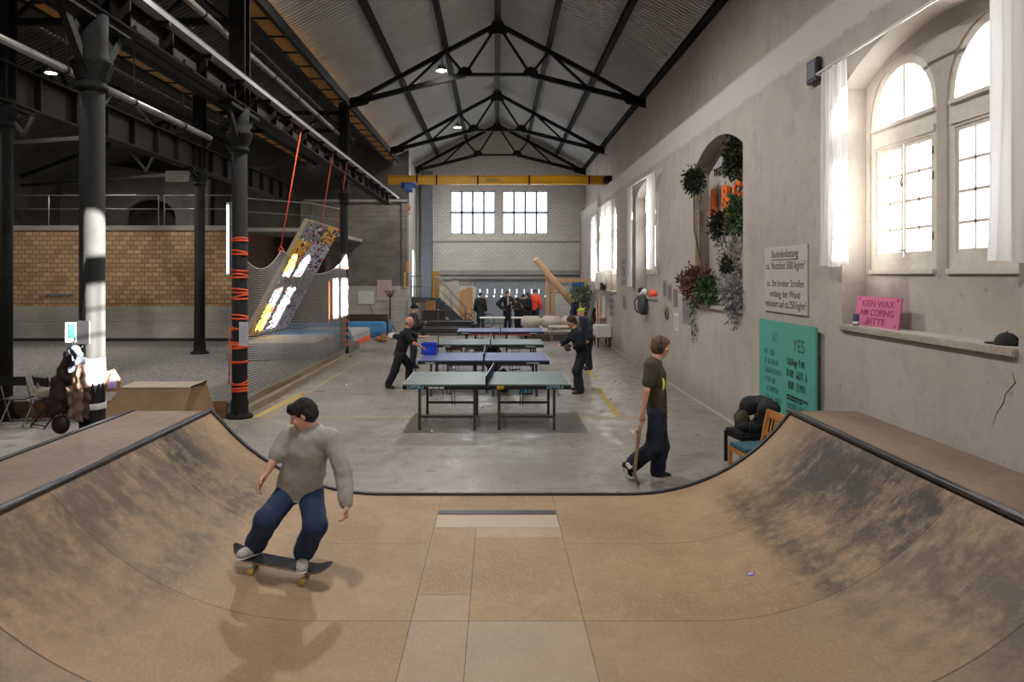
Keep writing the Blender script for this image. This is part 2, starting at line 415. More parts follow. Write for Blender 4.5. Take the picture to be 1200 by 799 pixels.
def light(name, typ, loc, energy, color=(1,1,1), **kw):
    l = bpy.data.lights.new(name, typ); l.energy = energy; l.color = color
    for k, v in kw.items():
        if k != 'rot': setattr(l, k, v)
    o = bpy.data.objects.new(name, l); COL.objects.link(o); o.location = loc
    if 'rot' in kw: o.rotation_euler = kw['rot']
    return o
sun = light('sun', 'SUN', (20, 5, 10), 210, (1, .96, .9), angle=.009)
sun.rotation_euler = Vector((1, -.18, .164)).to_track_quat('Z', 'Y').to_euler()
# ---------------------------------------------------------------- the shell
CENT = [.76, 7.03, 13.3, 19.57, 25.84]
ZS = HC-.57
def niche_loop(c, w=1.43, z0=ZS, n=16):
    R = 3.0; top = HC+2.53; zc = top-R
    a = math.asin(w/R)
    pts = [(c-w, z0), (c+w, z0)]
    return pts+[(c+R*math.sin(a-2*a*i/n), zc+R*math.cos(a-2*a*i/n)) for i in range(n+1)]
def win_loop(c, hw, z0, zs, n=14):
    return [(c-hw, z0), (c+hw, z0)]+[(c+hw*math.cos(PI*i/n), zs+hw*math.sin(PI*i/n)) for i in range(n+1)]
fx = lambda a, b, t: (t, a, b)
w = MB().plate([[(-7, 0), (29, 0), (29, HC+3.26), (-7, HC+3.26)]]+[niche_loop(c) for c in CENT], fx, 4.03, 4.31)
struct('wall_right', w, M_WALL)
WZ0 = HC+.04; WZS = HC+1.70
wins = []
for c in CENT:
    if abs(c-13.3) > .1: wins += [c-.715, c+.715]
hw = .635
w = MB().plate([[(-7, 0), (29, 0), (29, HC+3.26), (-7, HC+3.26)]]+[win_loop(c, hw, WZ0, WZS) for c in wins], fx, 4.312, 4.62)
struct('wall_right_outer', w, M_WALL)
w = MB().b2((4.03, -7, HC+3.26), (4.62, 29, HC+3.3)); w.b2((4.6, -7, HC+3.3), (4.9, 38.3, 8.0))
struct('wall_right_upper', w, M_UPPER)
# sills with chipped edges
for i, c in enumerate(CENT):
    m = MB().b2((3.985, c-1.43, ZS-.075), (4.31, c+1.43, ZS-.005), .012)
    struct('trim_%d' % (i+1), m, mat('worn_sill_plaster', 'aca397', .85, var=.25, scale=14, bump=.5, bd=.02, c2='7d746a'))
# far part of the right wall, stepped back
w = MB().plate([[(29, 0), (38.3, 0), (38.3, HC+3.26), (29, HC+3.26)], win_loop(32.1, .8, HC-.3, HC+1.75)], fx, 4.36, 4.7)
w.b2((4.03, 28.9, 0), (4.5, 29.05, HC+3.26))
struct('wall_right_far', w, M_WALL)
struct('baseboard_right', MB().b2((3.98, 7, 0), (4.03, 29, .035)), mat('grey_skirting_strip', 'a9a49b', .6))
# arched windows of the near wall
def casement(n, c, hw=.56, z0=WZ0+.0, zt=HC+1.40, zl=HC+1.67, x=4.33, top=None, lite=True):
    root = thing('window_%d' % n, None, None, (x, c, z0)); root['kind'] = 'structure'
    m = MB(); o = hw+.075
    zs = WZS
    # outer frame: band between opening outline and glass outline
    outer = win_loop(c, o, z0, zs); gw = hw-.02
    lun = [(c-gw, zl), (c+gw, zl)]+[(c+gw*math.cos(PI*i/14), zs+(gw)*math.sin(PI*i/14)) for i in range(15)]
    low = [(c-gw, z0+.16), (c+gw, z0+.16), (c+gw, zt), (c-gw, zt)]
    m.plate([outer, lun, low], fx, x, x+.09)
    # transom mouldings and sill board
    m.b2((x-.035, c-hw-.03, zl-.05), (x, c+hw+.03, zl-.015)); m.b2((x-.02, c-hw-.03, zt+.03), (x, c+hw+.03, zt+.09)); m.b2((x-.045, c-hw-.05, z0-.03), (x, c+hw+.05, z0+.02))
    m.build('frame', M_FRAME, root, True)
    b = MB(); b.b2((x+.02, c-.02, zl), (x+.06, c+.02, zs+gw)); b.build('glazing_bar', M_FRAME, root, True)
    for s in (-1, 1):
        f = MB(); a0, a1 = sorted((c+s*.006, c+s*gw)); t = .045
        f.plate([[(a0, z0+.16), (a1, z0+.16), (a1, zt), (a0, zt)], [(a0+t, z0+.16+t), (a1-t, z0+.16+t), (a1-t, zt-t), (a0+t, zt-t)]], fx, x+.015, x+.065)
        mid = (a0+a1)/2; f.b2((x+.02, mid-.013, z0+.19), (x+.05, mid+.013, zt-.03))
        for k in range(1, 4):
            zz = z0+.16+(zt-z0-.16)*(k*.243); f.b2((x+.02, a0+.02, zz-.014), (x+.05, a1-.02, zz+.014))
        fo = f.build('casement', M_FRAME, root, True)
        MB().b2((x+.036, a0+.02, z0+.18), (x+.040, a1-.02, zt-.02)).build('pane', M_GLASS, fo, True)
    if lite:
        h = MB(); h.tube([(x-.005, c+.01, z0+.95), (x-.035, c+.01, z0+.95), (x-.04, c-.05, z0+.93), (x-.035, c-.09, z0+.99)], .007, 6)
        h.box((x, c+.01, z0+.95), (.02, .03, .09)); h.box((x, c, z0+.22), (.03, .09, .03))
        for zz in (.35, .95, 1.2): h.tube([(x, c-gw-.01, z0+zz-.04), (x, c-gw-.01, z0+zz+.04)], .01, 6)
        h.build('latch', mat('tarnished_latch', '6b5f54', .5, .6), root, True)
    gl = MB().plate([[(c-gw, zl), (c+gw, zl)]+[(c+gw*math.cos(PI*i/14), zs+gw*math.sin(PI*i/14)) for i in range(15)]], fx, x+.036, x+.040)
    gl.build('lunette_pane', M_GLASS, root, True)
    return root
for i, c in enumerate(wins): casement(i+1, c)
casement(9, 32.1, .74, HC-.3, HC+1.4, HC+1.6, 4.5, lite=False)
# portals let the sky through the openings
def portal(loc, rot, sx, sy):
    o = light('window_portal', 'AREA', loc, 1, rot=rot, shape='RECTANGLE', size=sx, size_y=sy); o.data.cycles.is_portal = True
for c in CENT:
    if abs(c-13.3) > .1: portal((4.66, c, HC+1.2), (0, PI/2, 0), 2.4, 2.8)
portal((4.75, 32.1, HC+1.0), (0, PI/2, 0), 2.4, 1.6)
# floor
struct('floor', MB().b2((-20, -7, -.1), (4.8, 38.3, 0)), M_FLOOR)
# back wall with two gridded windows and the big sliding door
YB = 38.0; sb = F/YB
def bx(x): return (x-582)/sb
def bz(y): return HC+(322-y)/sb
h1 = [(bx(528), bz(274)), (bx(580), bz(274)), (bx(580), bz(224)), (bx(528), bz(224))]
h2 = [(bx(589), bz(274)), (bx(642), bz(274)), (bx(642), bz(224)), (bx(589), bz(224))]
fy = lambda a, b, t: (a, t, b)
struct('wall_back', MB().plate([[(-6, 0), (4.9, 0), (4.9, 8.0), (.03, 10.9), (-6, 7.6)], h1, h2], fy, YB, YB+.3), M_WHBRICK)
for k, h in enumerate((h1, h2)):
    x0, z0 = h[0]; x1, z1 = h[2]
    root = thing('window_%d' % (10+k), None, None, ((x0+x1)/2, YB, z0)); root['kind'] = 'structure'
    m = MB(); t = .045
    m.plate([[(x0, z0), (x1, z0), (x1, z1), (x0, z1)], [(x0+t, z0+t), (x1-t, z0+t), (x1-t, z1-t), (x0+t, z1-t)]], fy, YB+.02, YB+.1)
    for j in range(1, 4):
        xx = x0+(x1-x0)*j/4; m.b2((xx-.05, YB+.0, z0), (xx+.05, YB+.1, z1))
    m.b2((x0, YB+.0, (z0+z1)/2-.05), (x1, YB+.1, (z0+z1)/2+.05))
    m.build('frame', mat('dark_steel_frame', '3b4550', .5, .3), root, True)
    MB().b2((x0, YB+.055, z0), (x1, YB+.06, z1)).build('pane', M_FROST, root, True)
    portal(((x0+x1)/2, YB+.32, (z0+z1)/2), (PI/2, 0, PI), 2.4, 2.4)
# ledge, cable tray and pipes on the back wall
m = MB(); m.b2((bx(516), YB-.25, bz(322)), (4.3, YB-.01, bz(316.5))); m.b2((bx(516), YB-.35, bz(327)), (4.3, YB-.05, bz(324)))
struct('trim_11', m, mat('grey_wall_rail', '8d8d8b', .6))
struct('trim_12', MB().b2((bx(494), YB-.12, bz(282.5)), (4.3, YB-.01, bz(280))), mat('cable_tray_white', 'c6c4be', .5))
struct('trim_13', MB().b2((bx(495), YB-.6, 0), (bx(507), YB-.01, 7.9)), mat('blue_grey_pier', '5d656c', .7))
# sliding door: folded leaves with two rows of light slits
root = thing('door_1', None, None, (bx(602), YB-.1, 0)); root['kind'] = 'structure'
holes = []
for k in range(10):
    x = bx(562+k*8.6); holes.append([(x, bz(344)), (x+.055, bz(344)), (x+.055, bz(338.5)), (x, bz(338.5))]); holes.append([(x-.06, bz(348)), (x+.03, bz(348)), (x+.03, bz(345.8)), (x-.06, bz(345.8))])
xs = [bx(558+17.2*v) for v in range(6)]
for a, b in zip(xs, xs[1:]):
    hh = [h for h in holes if a < h[0][0]-.02 and h[1][0] < b-.015]
    MB().plate([[(a+.01, .03), (b-.01, .03), (b-.01, bz(328)), (a+.01, bz(328))]]+hh, fy, YB-.16, YB-.10).build('door_leaf', M_BLUEGREY, root, True)
    g = MB()
    for h in hh: g.b2((h[0][0], YB-.13, h[0][1]), (h[1][0], YB-.125, h[2][1]))
    if hh: g.build('light_slit', emit('daylight_slit', (.85,.93,1), 1.6) if 'daylight_slit' not in bpy.data.materials else bpy.data.materials['daylight_slit'], root, True)  # slit panes glow by themselves in place of daylight from outside
# left end: concrete block with a bright tall door in its side, wall above
ZL = 34.0
def lx(x): return (x-582)/F*ZL
def lz(y): return HC+(322-y)/F*ZL
m = MB(); m.b2((-16, ZL, 0), (-4.16, ZL+.3, lz(335))); struct('wall_back_left_base', m, M_FORM2)
m = MB(); m.b2((-9.2, ZL, lz(335)), (-4.45, ZL+.3, lz(235))); m.b2((-4.45, ZL-.06, lz(335)), (-4.16, ZL+.3, lz(235))); struct('wall_back_left', m, M_FORM)
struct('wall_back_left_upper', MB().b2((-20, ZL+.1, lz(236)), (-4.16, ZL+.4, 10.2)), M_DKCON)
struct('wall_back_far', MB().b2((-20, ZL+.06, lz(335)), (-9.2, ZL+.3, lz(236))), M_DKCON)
struct('trim_14', MB().b2((-9, ZL-.12, lz(236.5)), (-4.1, ZL+.05, lz(234))), M_CONC)
m = MB().plate([[(ZL+.3, 0), (YB, 0), (YB, 8), (ZL+.3, 8)], [(35.6, 1.4), (37.3, 1.4), (37.3, HC+1.35), (35.6, HC+1.35)]], fx, -4.46, -4.16)
struct('wall_left_side', m, M_FARWALL)
root = thing('window_12', None, None, (-4.2, 36.4, 1.4)); root['kind'] = 'structure'
m = MB().plate([[(35.6, 1.4), (37.3, 1.4), (37.3, HC+1.35), (35.6, HC+1.35)], [(35.66, 1.46), (36.4, 1.46), (36.4, HC+1.29), (35.66, HC+1.29)], [(36.46, 1.46), (37.24, 1.46), (37.24, HC+1.29), (36.46, HC+1.29)]], fx, -4.3, -4.22)
m.build('frame', M_WHITE, root, True); MB().b2((-4.27, 35.62, 1.42), (-4.26, 37.28, HC+1.33)).build('pane', M_FROST, root, True)
portal((-4.5, 36.45, 2.6), (0, -PI/2, 0), 2.4, 1.7)
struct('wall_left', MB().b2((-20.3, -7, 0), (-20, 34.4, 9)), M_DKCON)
struct('wall_front', MB().b2((-20.3, -7.3, 0), (4.9, -7, 12)), M_FARWALL)
# ---------------------------------------------------------------- gravel pit, brick wall with gallery
ZG = .26
struct('floor_gravel', MB().b2((-20, 12.95, 0), (-4.72, 25.0, ZG)), M_GRAVEL)
m = MB(); m.b2((-17.5, 25, ZG+.02), (-9.1, 25.3, HC+(322-359)/34.0)); struct('wall_pit_base', m, M_FORM2)
m = MB(); m.b2((-17.5, 25, HC-(359-322)/34.0), (-9.1, 25.3, HC+(322-270)/34.0)); struct('wall_pit_brick', m, M_BRICK)
struct('wall_pit_side', MB().b2((-9.1, 25.0, 0), (-8.95, 30, HC+1.52)), M_DKBRICK)
struct('wall_pit_recess', MB().b2((-9.1, 30, 0), (-4.5, 30.2, .9)).b2((-9.1, 29.2, 0), (-6.9, 30, HC+1.5)), M_DKBRICK)
m = MB(); m.b2((-17.5, 24.95, HC+1.53), (-9.05, 34, HC+1.70)); m.b2((-9.05, 25.6, HC+1.53), (-6.3, 34, HC+1.66)); struct('floor_gallery', m, M_CONC)
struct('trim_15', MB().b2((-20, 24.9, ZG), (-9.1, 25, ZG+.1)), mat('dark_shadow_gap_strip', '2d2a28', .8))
# back wall of the side aisle with a blind arch
arch = [(-17.0, 4.2), (-14.7, 4.2)]+[(-15.85+1.15*math.cos(PI*i/12), 5.2+.8*math.sin(PI*i/12)) for i in range(13)]
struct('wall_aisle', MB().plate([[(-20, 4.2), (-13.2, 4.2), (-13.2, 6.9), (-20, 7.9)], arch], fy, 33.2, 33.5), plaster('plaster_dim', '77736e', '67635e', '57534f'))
# ---------------------------------------------------------------- roofs: real corrugation running down the slope
def corr(x0, z0, x1, z1, y0, y1, pitch=.15, amp=.09, name='ceiling', m=M_ROOF):
    vs = []; fs = []; prof2 = ((0, 0), (.60, 0), (.66, amp), (.94, amp))
    d = Vector((x1-x0, 0, z1-z0)); nn = Vector((-d.z, 0, d.x)).normalized()
    if nn.z < 0: nn = -nn
    k = 0
    while y0+k*pitch < y1:
        for u, t in prof2:
            y = y0+(k+u)*pitch; o = nn*t; vs.append(Vector((x0, y, z0))+o); vs.append(Vector((x1, y, z1))+o)
        k += 1
    for i in range(len(vs)//2-1): fs.append((2*i, 2*i+1, 2*i+3, 2*i+2))
    mb = MB(); mb.add(vs, fs, False); o = struct(name, mb, m); return o
M_ROOFD = mat('dim_dirty_sheet', '4a4846', .8, .0, var=.2, scale=1.3, bump=0, spec=.2)  # dirty aisle sheet, darkened to put the dimness of the bays into its colour
RZ = 10.62; EZ = 8.1
corr(.03, RZ, 4.95, EZ-.10, -7, 38.3, name='ceiling_right'); corr(.03, RZ, -4.75, EZ, -7, 38.3, name='ceiling_left')
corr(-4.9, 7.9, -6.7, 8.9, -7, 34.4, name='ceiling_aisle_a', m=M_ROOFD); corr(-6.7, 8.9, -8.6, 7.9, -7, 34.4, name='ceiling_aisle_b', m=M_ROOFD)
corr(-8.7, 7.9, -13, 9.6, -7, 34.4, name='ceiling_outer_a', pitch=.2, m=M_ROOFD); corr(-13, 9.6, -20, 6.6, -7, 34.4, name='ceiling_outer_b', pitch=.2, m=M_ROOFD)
# purlins
def purlin(x, z, label, w=.14, h=.2, y0=2, y1=38):
    m = MB(); t = .02
    m.b2((x-w/2, y0, z-h), (x+w/2, y1, z-h+t)); m.b2((x-w/2, y0, z-t), (x+w/2, y1, z)); m.b2((x-t/2, y0, z-h), (x+t/2, y1, z))
    props(m.build('roof_purlin', M_IRON), label, 'roof beam', 'steel purlins under the corrugated roof')
def rz(x): return RZ-(abs(x-.03)/4.72)*(RZ-EZ)-.03
purlin(.03, rz(.03)-.02, 'dark steel ridge beam running the length of the hall under the roof peak', .2, .26)
purlin(-1.58, rz(-1.58), 'first dark steel roof beam left of the ridge beam, above the hanging lamps')
purlin(-3.08, rz(-3.08), 'dark steel roof beam halfway between ridge and left eave')
purlin(1.62, rz(1.62), 'first dark steel roof beam right of the ridge beam')
purlin(3.12, rz(3.12)-.02, 'dark steel roof beam halfway between ridge and right wall')
purlin(4.52, rz(4.52)-.06, 'dark steel roof beam running along the top of the right wall', .14, .16)
# eave board strips with their brackets
def eave(x, z, y0, y1, label, w=.42):
    root = thing('eave_board', label, 'board', (x, y0, z), group='ochre board strips along the eaves')
    MB().b2((x-w/2, y0, z), (x+w/2, y1, z+.04)).build('board', M_OCHRE, root, True)
    b = MB(); k = y0+.4
    while k < y1: b.b2((x-w/2-.02, k, z-.03), (x+w/2+.02, k+.05, z+.0)); k += 1.15
    b.b2((x-w/2-.06, y0, z-.06), (x-w/2, y1, z+.06)); b.b2((x+w/2, y0, z-.1), (x+w/2+.1, y1, z+.14))
    b.build('bracket_strip', M_IRON, root, True, kind='stuff')
eave(-4.83, 7.83, 3, 33.8, 'varnished ochre board strip under the left eave of the main roof')
eave(-8.7, 7.72, 3, 33.8, 'varnished ochre board strip high above the second column row, seen past the girder')
# ---------------------------------------------------------------- trusses
def truss(Y, label, x0=-4.52, x1=4.55, zc=0):
    root = thing('roof_truss', label, 'roof truss', (0, Y, 7.8), group='iron roof trusses of the main hall')
    L = (x0, 7.83); R = (x1, 7.85); A = (.03, 10.28); n1 = (-.98, 8.72); n2 = (1.05, 8.72)
    t1 = (-1.58, A[1]-(1.61/4.55)*(A[1]-7.86)); t2 = (1.62, A[1]-(1.6/4.55)*(A[1]-7.86))
    def V(p, dy=0): return Vector((p[0], Y+dy, p[1]))
    m = MB(); m.bar(V(L), V(A), .13, .13); m.bar(V(A), V(R), .13, .13); m.build('top_chord', M_IRON, root, True)
    m = MB(); m.bar(V(L), V(n1), .13, .15); m.bar(V(n1), V(n2), .11, .09); m.bar(V(n2), V(R), .13, .15); m.build('bottom_chord', M_IRON, root, True)
    b1 = (-2.78, L[1]+(L[0]+2.78)/(L[0]-n1[0])*(n1[1]-L[1])); b2 = (2.85, R[1]+(R[0]-2.85)/(R[0]-n2[0])*(n2[1]-R[1]))
    for p, q in ((n1, A), (n2, A), (n1, t1), (n2, t2), (b1, t1), (b2, t2)):
        MB().bar(V(p), V(q), .09, .075).build('strut', M_IRON, root, True)
    for p in (n1, n2):
        g = circ(p[0], p[1], .24, 0, PI, 10)
        MB().plate([g], fy, Y-.03, Y+.03).build('gusset_plate', M_IRON, root, True)
    MB().plate([[(A[0]-.3, A[1]-.3), (A[0]+.3, A[1]-.3), (A[0]+.15, A[1]+.12), (A[0]-.15, A[1]+.12)]], fy, Y-.04, Y+.04).build('gusset_plate', M_IRON, root, True)
    for s, e in ((1, L), (-1, R)):
        MB().plate([[(e[0]-s*.05, e[1]-.16), (e[0]+s*.55, e[1]-.02), (e[0]+s*.7, e[1]+.3), (e[0]-s*.05, e[1]+.16)]], fy, Y-.04, Y+.04).build('gusset_plate', M_IRON, root, True)
    return root
truss(22.4, 'nearest dark iron roof truss spanning the hall in front of the first lamp')
truss(31.0, 'second dark iron roof truss spanning the hall beyond the first lamp')
truss(37.4, 'farthest dark iron roof truss close to the white brick end wall')
# ---------------------------------------------------------------- columns
def column(x, y, zb, zcap, r, label, post=True, wide=False, zgir=HC+2.95):
    root = thing('iron_column', label, 'column', (x, y, zb))
    MB().lathe([(r*1.7, 0), (r*1.7, .04), (r*1.25, .07), (r*1.12, .12), (r*1.12, .3), (r, .34), (r*.98, zcap-zb)], n=28).build('shaft', M_COLUMN, root)
    z = zcap-zb
    c = MB().lathe([(r*1.0, z-.02), (r*1.25, z+.0), (r*1.25, z+.04), (r*1.1, z+.06), (r*1.15, z+.12), (r*1.55, z+.26), (r*1.6, z+.33), (r*1.3, z+.36), (r*1.2, z+.5), (r*1.25, zgir-zb)], n=28)
    for k in range(16):
        t = 2*PI*k/16; c.bar((r*1.12*math.cos(t), r*1.12*math.sin(t), z+.1), (r*1.6*math.cos(t), r*1.6*math.sin(t), z+.3), .05, .02)
    c.build('capital', M_COLUMN, root)
    b = MB()
    for s in (-1, 1):
        b.bar((0, s*r, z+.2), (0, s*.62, zgir-zb-.03), .1, .08, up=(1,0,0)); b.b2((-.12, s*.1, zgir-zb-.07), (.12, s*.7, zgir-zb))
    b.build('bracket', M_IRON, root)
    if post:
        p = MB(); z1 = zgir-zb+.0; z2 = 8.0-zb
        for s in (-1, 1): p.b2((-.14, s*.13-.02, z1), (.14, s*.13+.02, z2))
        p.b2((-.03, -.13, z1), (.03, .13, z2)); p.build('upper_post', M_IRON, root)
    return root
C1 = (-4.60, 8.25); C2 = (-4.58, 12.93); C3 = (-4.71, 22.4); D1 = (-8.63, 12.7); D2 = (-8.6, 21.0)
column(*C1, 0, HC+2.1, .135, 'dark iron column with a broad sunlit stripe, coats hanging on its left')
column(*C2, 0, HC+2.2, .135, 'dark iron column wound with orange straps at the corner of the net')
column(*C3, 0, HC+2.2, .125, 'sunlit iron column wound with orange straps behind the climbing board')
column(*D1, 0, HC+2.6, .14, 'black iron column at the left edge behind the folding chair', post=True, zgir=HC+3.0)
column(*D2, ZG, HC+2.6, .15, 'slim iron column standing in the gravel before the tan brick wall', post=True, zgir=HC+3.0)
# ---------------------------------------------------------------- girders along the columns
def girder(x, z0, z1, y0, y1, label, w=.34):
    root = thing('riveted_girder', label, 'girder', (x, y0, z0))
    m = MB(); m.b2((x-w/2, y0, z0), (x+w/2, y1, z0+.03)); m.b2((x-w/2, y0, z1-.03), (x+w/2, y1, z1)); m.b2((x-.015, y0, z0), (x+.015, y1, z1)); m.build('flanges', M_IRON2, root, True)
    s = MB(); k = y0+.3
    while k < y1: s.b2((x-w/2+.03, k, z0+.03), (x+w/2-.03, k+.025, z1-.03)); k += 1.17
    s.build('stiffener_plates', M_IRON2, root, True, kind='stuff')
    return root
girder(-4.6, HC+2.97, HC+3.42, 1.5, 31, 'riveted dark iron girder resting on the strapped columns')
girder(-8.62, HC+3.0, HC+3.7, 1.5, 31, 'riveted dark iron girder over the second row of columns')
root = thing('crane_rail', 'pale grey crane rail running along the left girder towards the yellow crane', 'rail', (-4.25, 2, HC+3.3))
MB().b2((-4.36, 2, HC+3.26), (-4.2, 31.2, HC+3.33)).build('rail_flange', M_RAIL, root, True)
MB().b2((-4.30, 2, HC+3.33), (-4.26, 31.2, HC+3.40)).build('rail_head', M_IRON, root, True)
b = MB(); k = 2.3
while k < 31: b.b2((-4.5, k, HC+3.2), (-4.2, k+.06, HC+3.26)); k += 1.4
b.build('rail_bracket', M_IRON, root, True, kind='stuff')
# pipes in the left bay
def pipe(x, z, y0, y1, r, label, m=M_PIPE, hang=1.9):
    root = thing('ceiling_pipe', label, 'pipe', (x, y0, z))
    MB().tube([(x, y0, z), (x, y1, z)], r, 14).build('pipe', m, root, True)
    b = MB(); k = y0+.5
    while k < y1: b.tube([(x, k, z), (x, k, z+.9)], .008, 5); b.tube([(x, k-.03, z), (x, k+.03, z)], r*1.15, 12); k += hang
    b.build('hanger', M_IRON, root, True, kind='stuff')
pipe(-4.85, HC+4.32, 2, 22.2, .055, 'thin shiny metal pipe slung between girder and ochre eave board')
pipe(-6.0, HC+2.86, 2, 15.2, .055, 'thin metal pipe crossing the dark left bay above the brick wall')
# cross trusses in the aisles (dark, partly seen)
def aisle_truss(Y, label, xa=-8.75, xb=-19.0, z=7.0, rise=1.75):
    root = thing('aisle_truss', label, 'roof truss', (xa, Y, z), group='iron trusses over the dark outer aisle')
    mid = -13.0
    def V(x, zz): return Vector((x, Y, zz))
    MB().bar(V(xa, z), V(mid, z+rise), .14, .14).bar(V(mid, z+rise), V(xb, z-.55), .14, .14).build('top_chord', M_IRON, root, True)
    MB().bar(V(xa, z-.15), V(xb, z-.9), .12, .12).build('bottom_chord', M_IRON, root, True)
    for a, b in (((-10, z-.2), (-11.2, z+1.1)), ((-11.2, z+1.1), (-12.2, z-.25)), ((-12.2, z-.25), (-13, z+rise)), ((-13, z+rise), (-14, z-.3)), ((-14, z-.3), (-15.2, z+1.1)), ((-15.2, z+1.1), (-16.4, z-.35))):
        MB().bar(V(*a), V(*b), .1, .08).build('strut', M_IRON, root, True)
aisle_truss(12.7, 'dark iron truss over the outer aisle, nearest the camera in the upper left corner')
aisle_truss(21.5, 'dark iron truss over the outer aisle, behind the small lit lamp')
aisle_truss(29, 'dark iron truss over the outer aisle, farthest back above the gallery')
def cross_beam(Y, label):
    m = MB(); x0, x1, z = -8.6, -4.7, 7.55
    root = thing('lattice_beam', label, 'beam', (x1, Y, z-.5), group='lattice beams crossing the left bay')
    m.bar((x0, Y, z), (x1, Y, z), .1, .12); m.bar((x0, Y, z-.55), (x1, Y, z-.55), .1, .12); m.build('chord', M_IRON, root, True)
    for k in range(6):
        a = x0+(x1-x0)*k/6; b = x0+(x1-x0)*(k+1)/6; z0, z1 = (z, z-.55) if k % 2 else (z-.55, z)
        MB().bar((a, Y, z0), (b, Y, z1), .07, .06).build('lattice_bar', M_IRON, root, True)
cross_beam(12.8, 'lattice beam crossing the left bay above the nearest strapped column')
cross_beam(22.5, 'lattice beam crossing the left bay above the climbing board')
# ---------------------------------------------------------------- hanging lamps and added fill spots
def lamp(x, y, z, label, power, cable=True):
    root = thing('hanging_lamp', label, 'lamp', (x, y, z), group='round white hall lamps')
    MB().lathe([(.17, .0), (.17, .05), (.12, .09), (.12, .16), (.06, .18), (.03, .2)], n=20).build('housing', M_RAIL, root)
    MB().lathe([(.15, -.004), (.15, -.001)], n=20).build('diffuser', M_LAMP, root)
    if cable: MB().tube([(0,0,.18), (0,0,.9)], .012, 6).build('suspension_rod', M_IRON, root)
    l = light('lamp_and_fill_light', 'SPOT', (x, y, z-.03), power, (1, .975, .93), spot_size=2.9, spot_blend=.6, shadow_soft_size=.15)
    return root
LP = 1700
lamp(-1.7, 22.4, HC+6.3, 'round white lamp hanging before the nearest truss', LP)
lamp(-1.7, 31.5, HC+6.4, 'round white lamp hanging before the second truss', LP)
lamp(-12.6, 20.5, HC+5.7, 'small round lamp lit in the dark outer aisle at the upper left', 1200)
for y in (13.5, 27): light('lamp_and_fill_light', 'SPOT', (-12.6, y, 8.2), 1100, (1, .96, .9), spot_size=2.9, spot_blend=.6, shadow_soft_size=.15)  # added fill spots without fixtures, brighten the brick wall and gravel
for y in (9.5, 17.5): light('lamp_and_fill_light', 'SPOT', (-6.7, y, 7.6), 160, (1, .96, .9), spot_size=2.9, spot_blend=.6, shadow_soft_size=.15)  # added weak fill spots for the left bay, no lamps hang here
for y, e_ in ((13.2, LP), (4.1, 1150), (-4, 1000)): light('lamp_and_fill_light', 'SPOT', (-1.7, y, 8.9), e_, (1, .975, .93), spot_size=2.9, spot_blend=.6, shadow_soft_size=.15)
for y in (9.5, ): pass
root = thing('lamp_track', 'thin metal conduit under the roof carrying the hanging lamps', 'conduit', (-1.7, 3, HC+7.0))
MB().tube([(-1.72, 3, HC+7.05), (-1.72, 37.5, HC+7.05)], .022, 8).tube([(-1.6, 3, HC+7.1), (-1.6, 21.5, HC+7.1)], .014, 6).build('conduit', M_RAIL, root, True)
# ---------------------------------------------------------------- ramp
FZ = .083; YR0, YR1 = .6, 8.09
def prof(x):
    if x > 1.5:
        d = min(x, 3.295)-1.5; return 2.19-math.sqrt(2.19**2-d*d)
    if x < -1.3:
        d = -1.3-max(x, -3.18); return 2.35-math.sqrt(2.35**2-d*d)
    return 0
XL, XR, HT = -3.20, 3.27, 1.02
def ramp_pts(n=40):
    xs = [XL+(XR-XL)*i/n for i in range(n+1)]
    return [(x, FZ+prof(x)) for x in xs]
root = thing('skate_ramp', 'wide plywood halfpipe filling the foreground, scuffed dark on both slopes', 'skate ramp', (0, YR1, 0))
pts = ramp_pts(56)
m = MB(); vs = []; fs = []; n = len(pts)
for (x, z) in pts: vs += [(x, YR0, z), (x, YR1, z)]
fs = [(2*i, 2*i+2, 2*i+3, 2*i+1) for i in range(n-1)]
m.add(vs, fs, True); m.build('riding_surface', M_PLY, root, True)
body = [(XL, 0.02)]+[(x, z-.012) for x, z in pts]+[(XR, 0.02)]
MB().plate([body], fy, YR1-.03, YR1-.002).build('end_panel', M_PLY2, root, True)
e = MB(); tp = [(x, YR1+.012, z+.004) for x, z in pts]
for a, b in zip(tp, tp[1:]): e.bar(a, b, .05, .035)
e.build('edge_trim', M_BLACK, root, True)
MB().b2((-4.1, YR0, HT-.03), (XL-.01, YR1+.01, HT)).build('left_deck', M_DECK, root, True)
MB().b2((XR+.01, YR0, HT-.03), (4.02, YR1+.01, HT)).build('right_deck', M_DECK, root, True)
MB().b2((-4.1, YR0, 0), (-4.06, YR1, HT-.03)).b2((-4.06, YR1-.02, 0), (XL, YR1, HT-.03)).b2((XR, YR1-.02, 0), (4.02, YR1, HT-.03)).build('deck_side', M_PLY2, root, True)
for x in (XL, XR): MB().tube([(x, YR0, HT+.006), (x, YR1+.02, HT+.006)], .03, 14).build('coping', mat('worn_coping_steel', '55555a', .32, .9, var=.3, scale=3), root, True)
MB().b2((-4.1, YR0, HT-.05), (-4.04, YR1+.02, HT+.012)).build('deck_edge', M_BLACK, root, True)
MB().b2((-.6, 7.44, FZ+.001), (.61, 7.56, FZ+.006)).build('metal_strip', mat('dark_scraped_metal', '3a3a3e', .5, .6), root, True)
s = MB(); s.lathe([(.032, 0), (.032, .002)], c=(0,0,0), n=20, R=None)
o = s.build('round_sticker', mat('purple_sticker', '6a58b8', .5), root); xx = 2.03; sl = math.asin((xx-1.5)/2.19)
o.location = Vector((xx, 5.8, FZ+prof(xx)+.002))-root.location; o.rotation_euler = (0, -sl, 0)
s = MB(); s.b2((-.02, -.009, .002), (.02, .009, .003)); t = s.build('pale_print', M_WHITE, o)
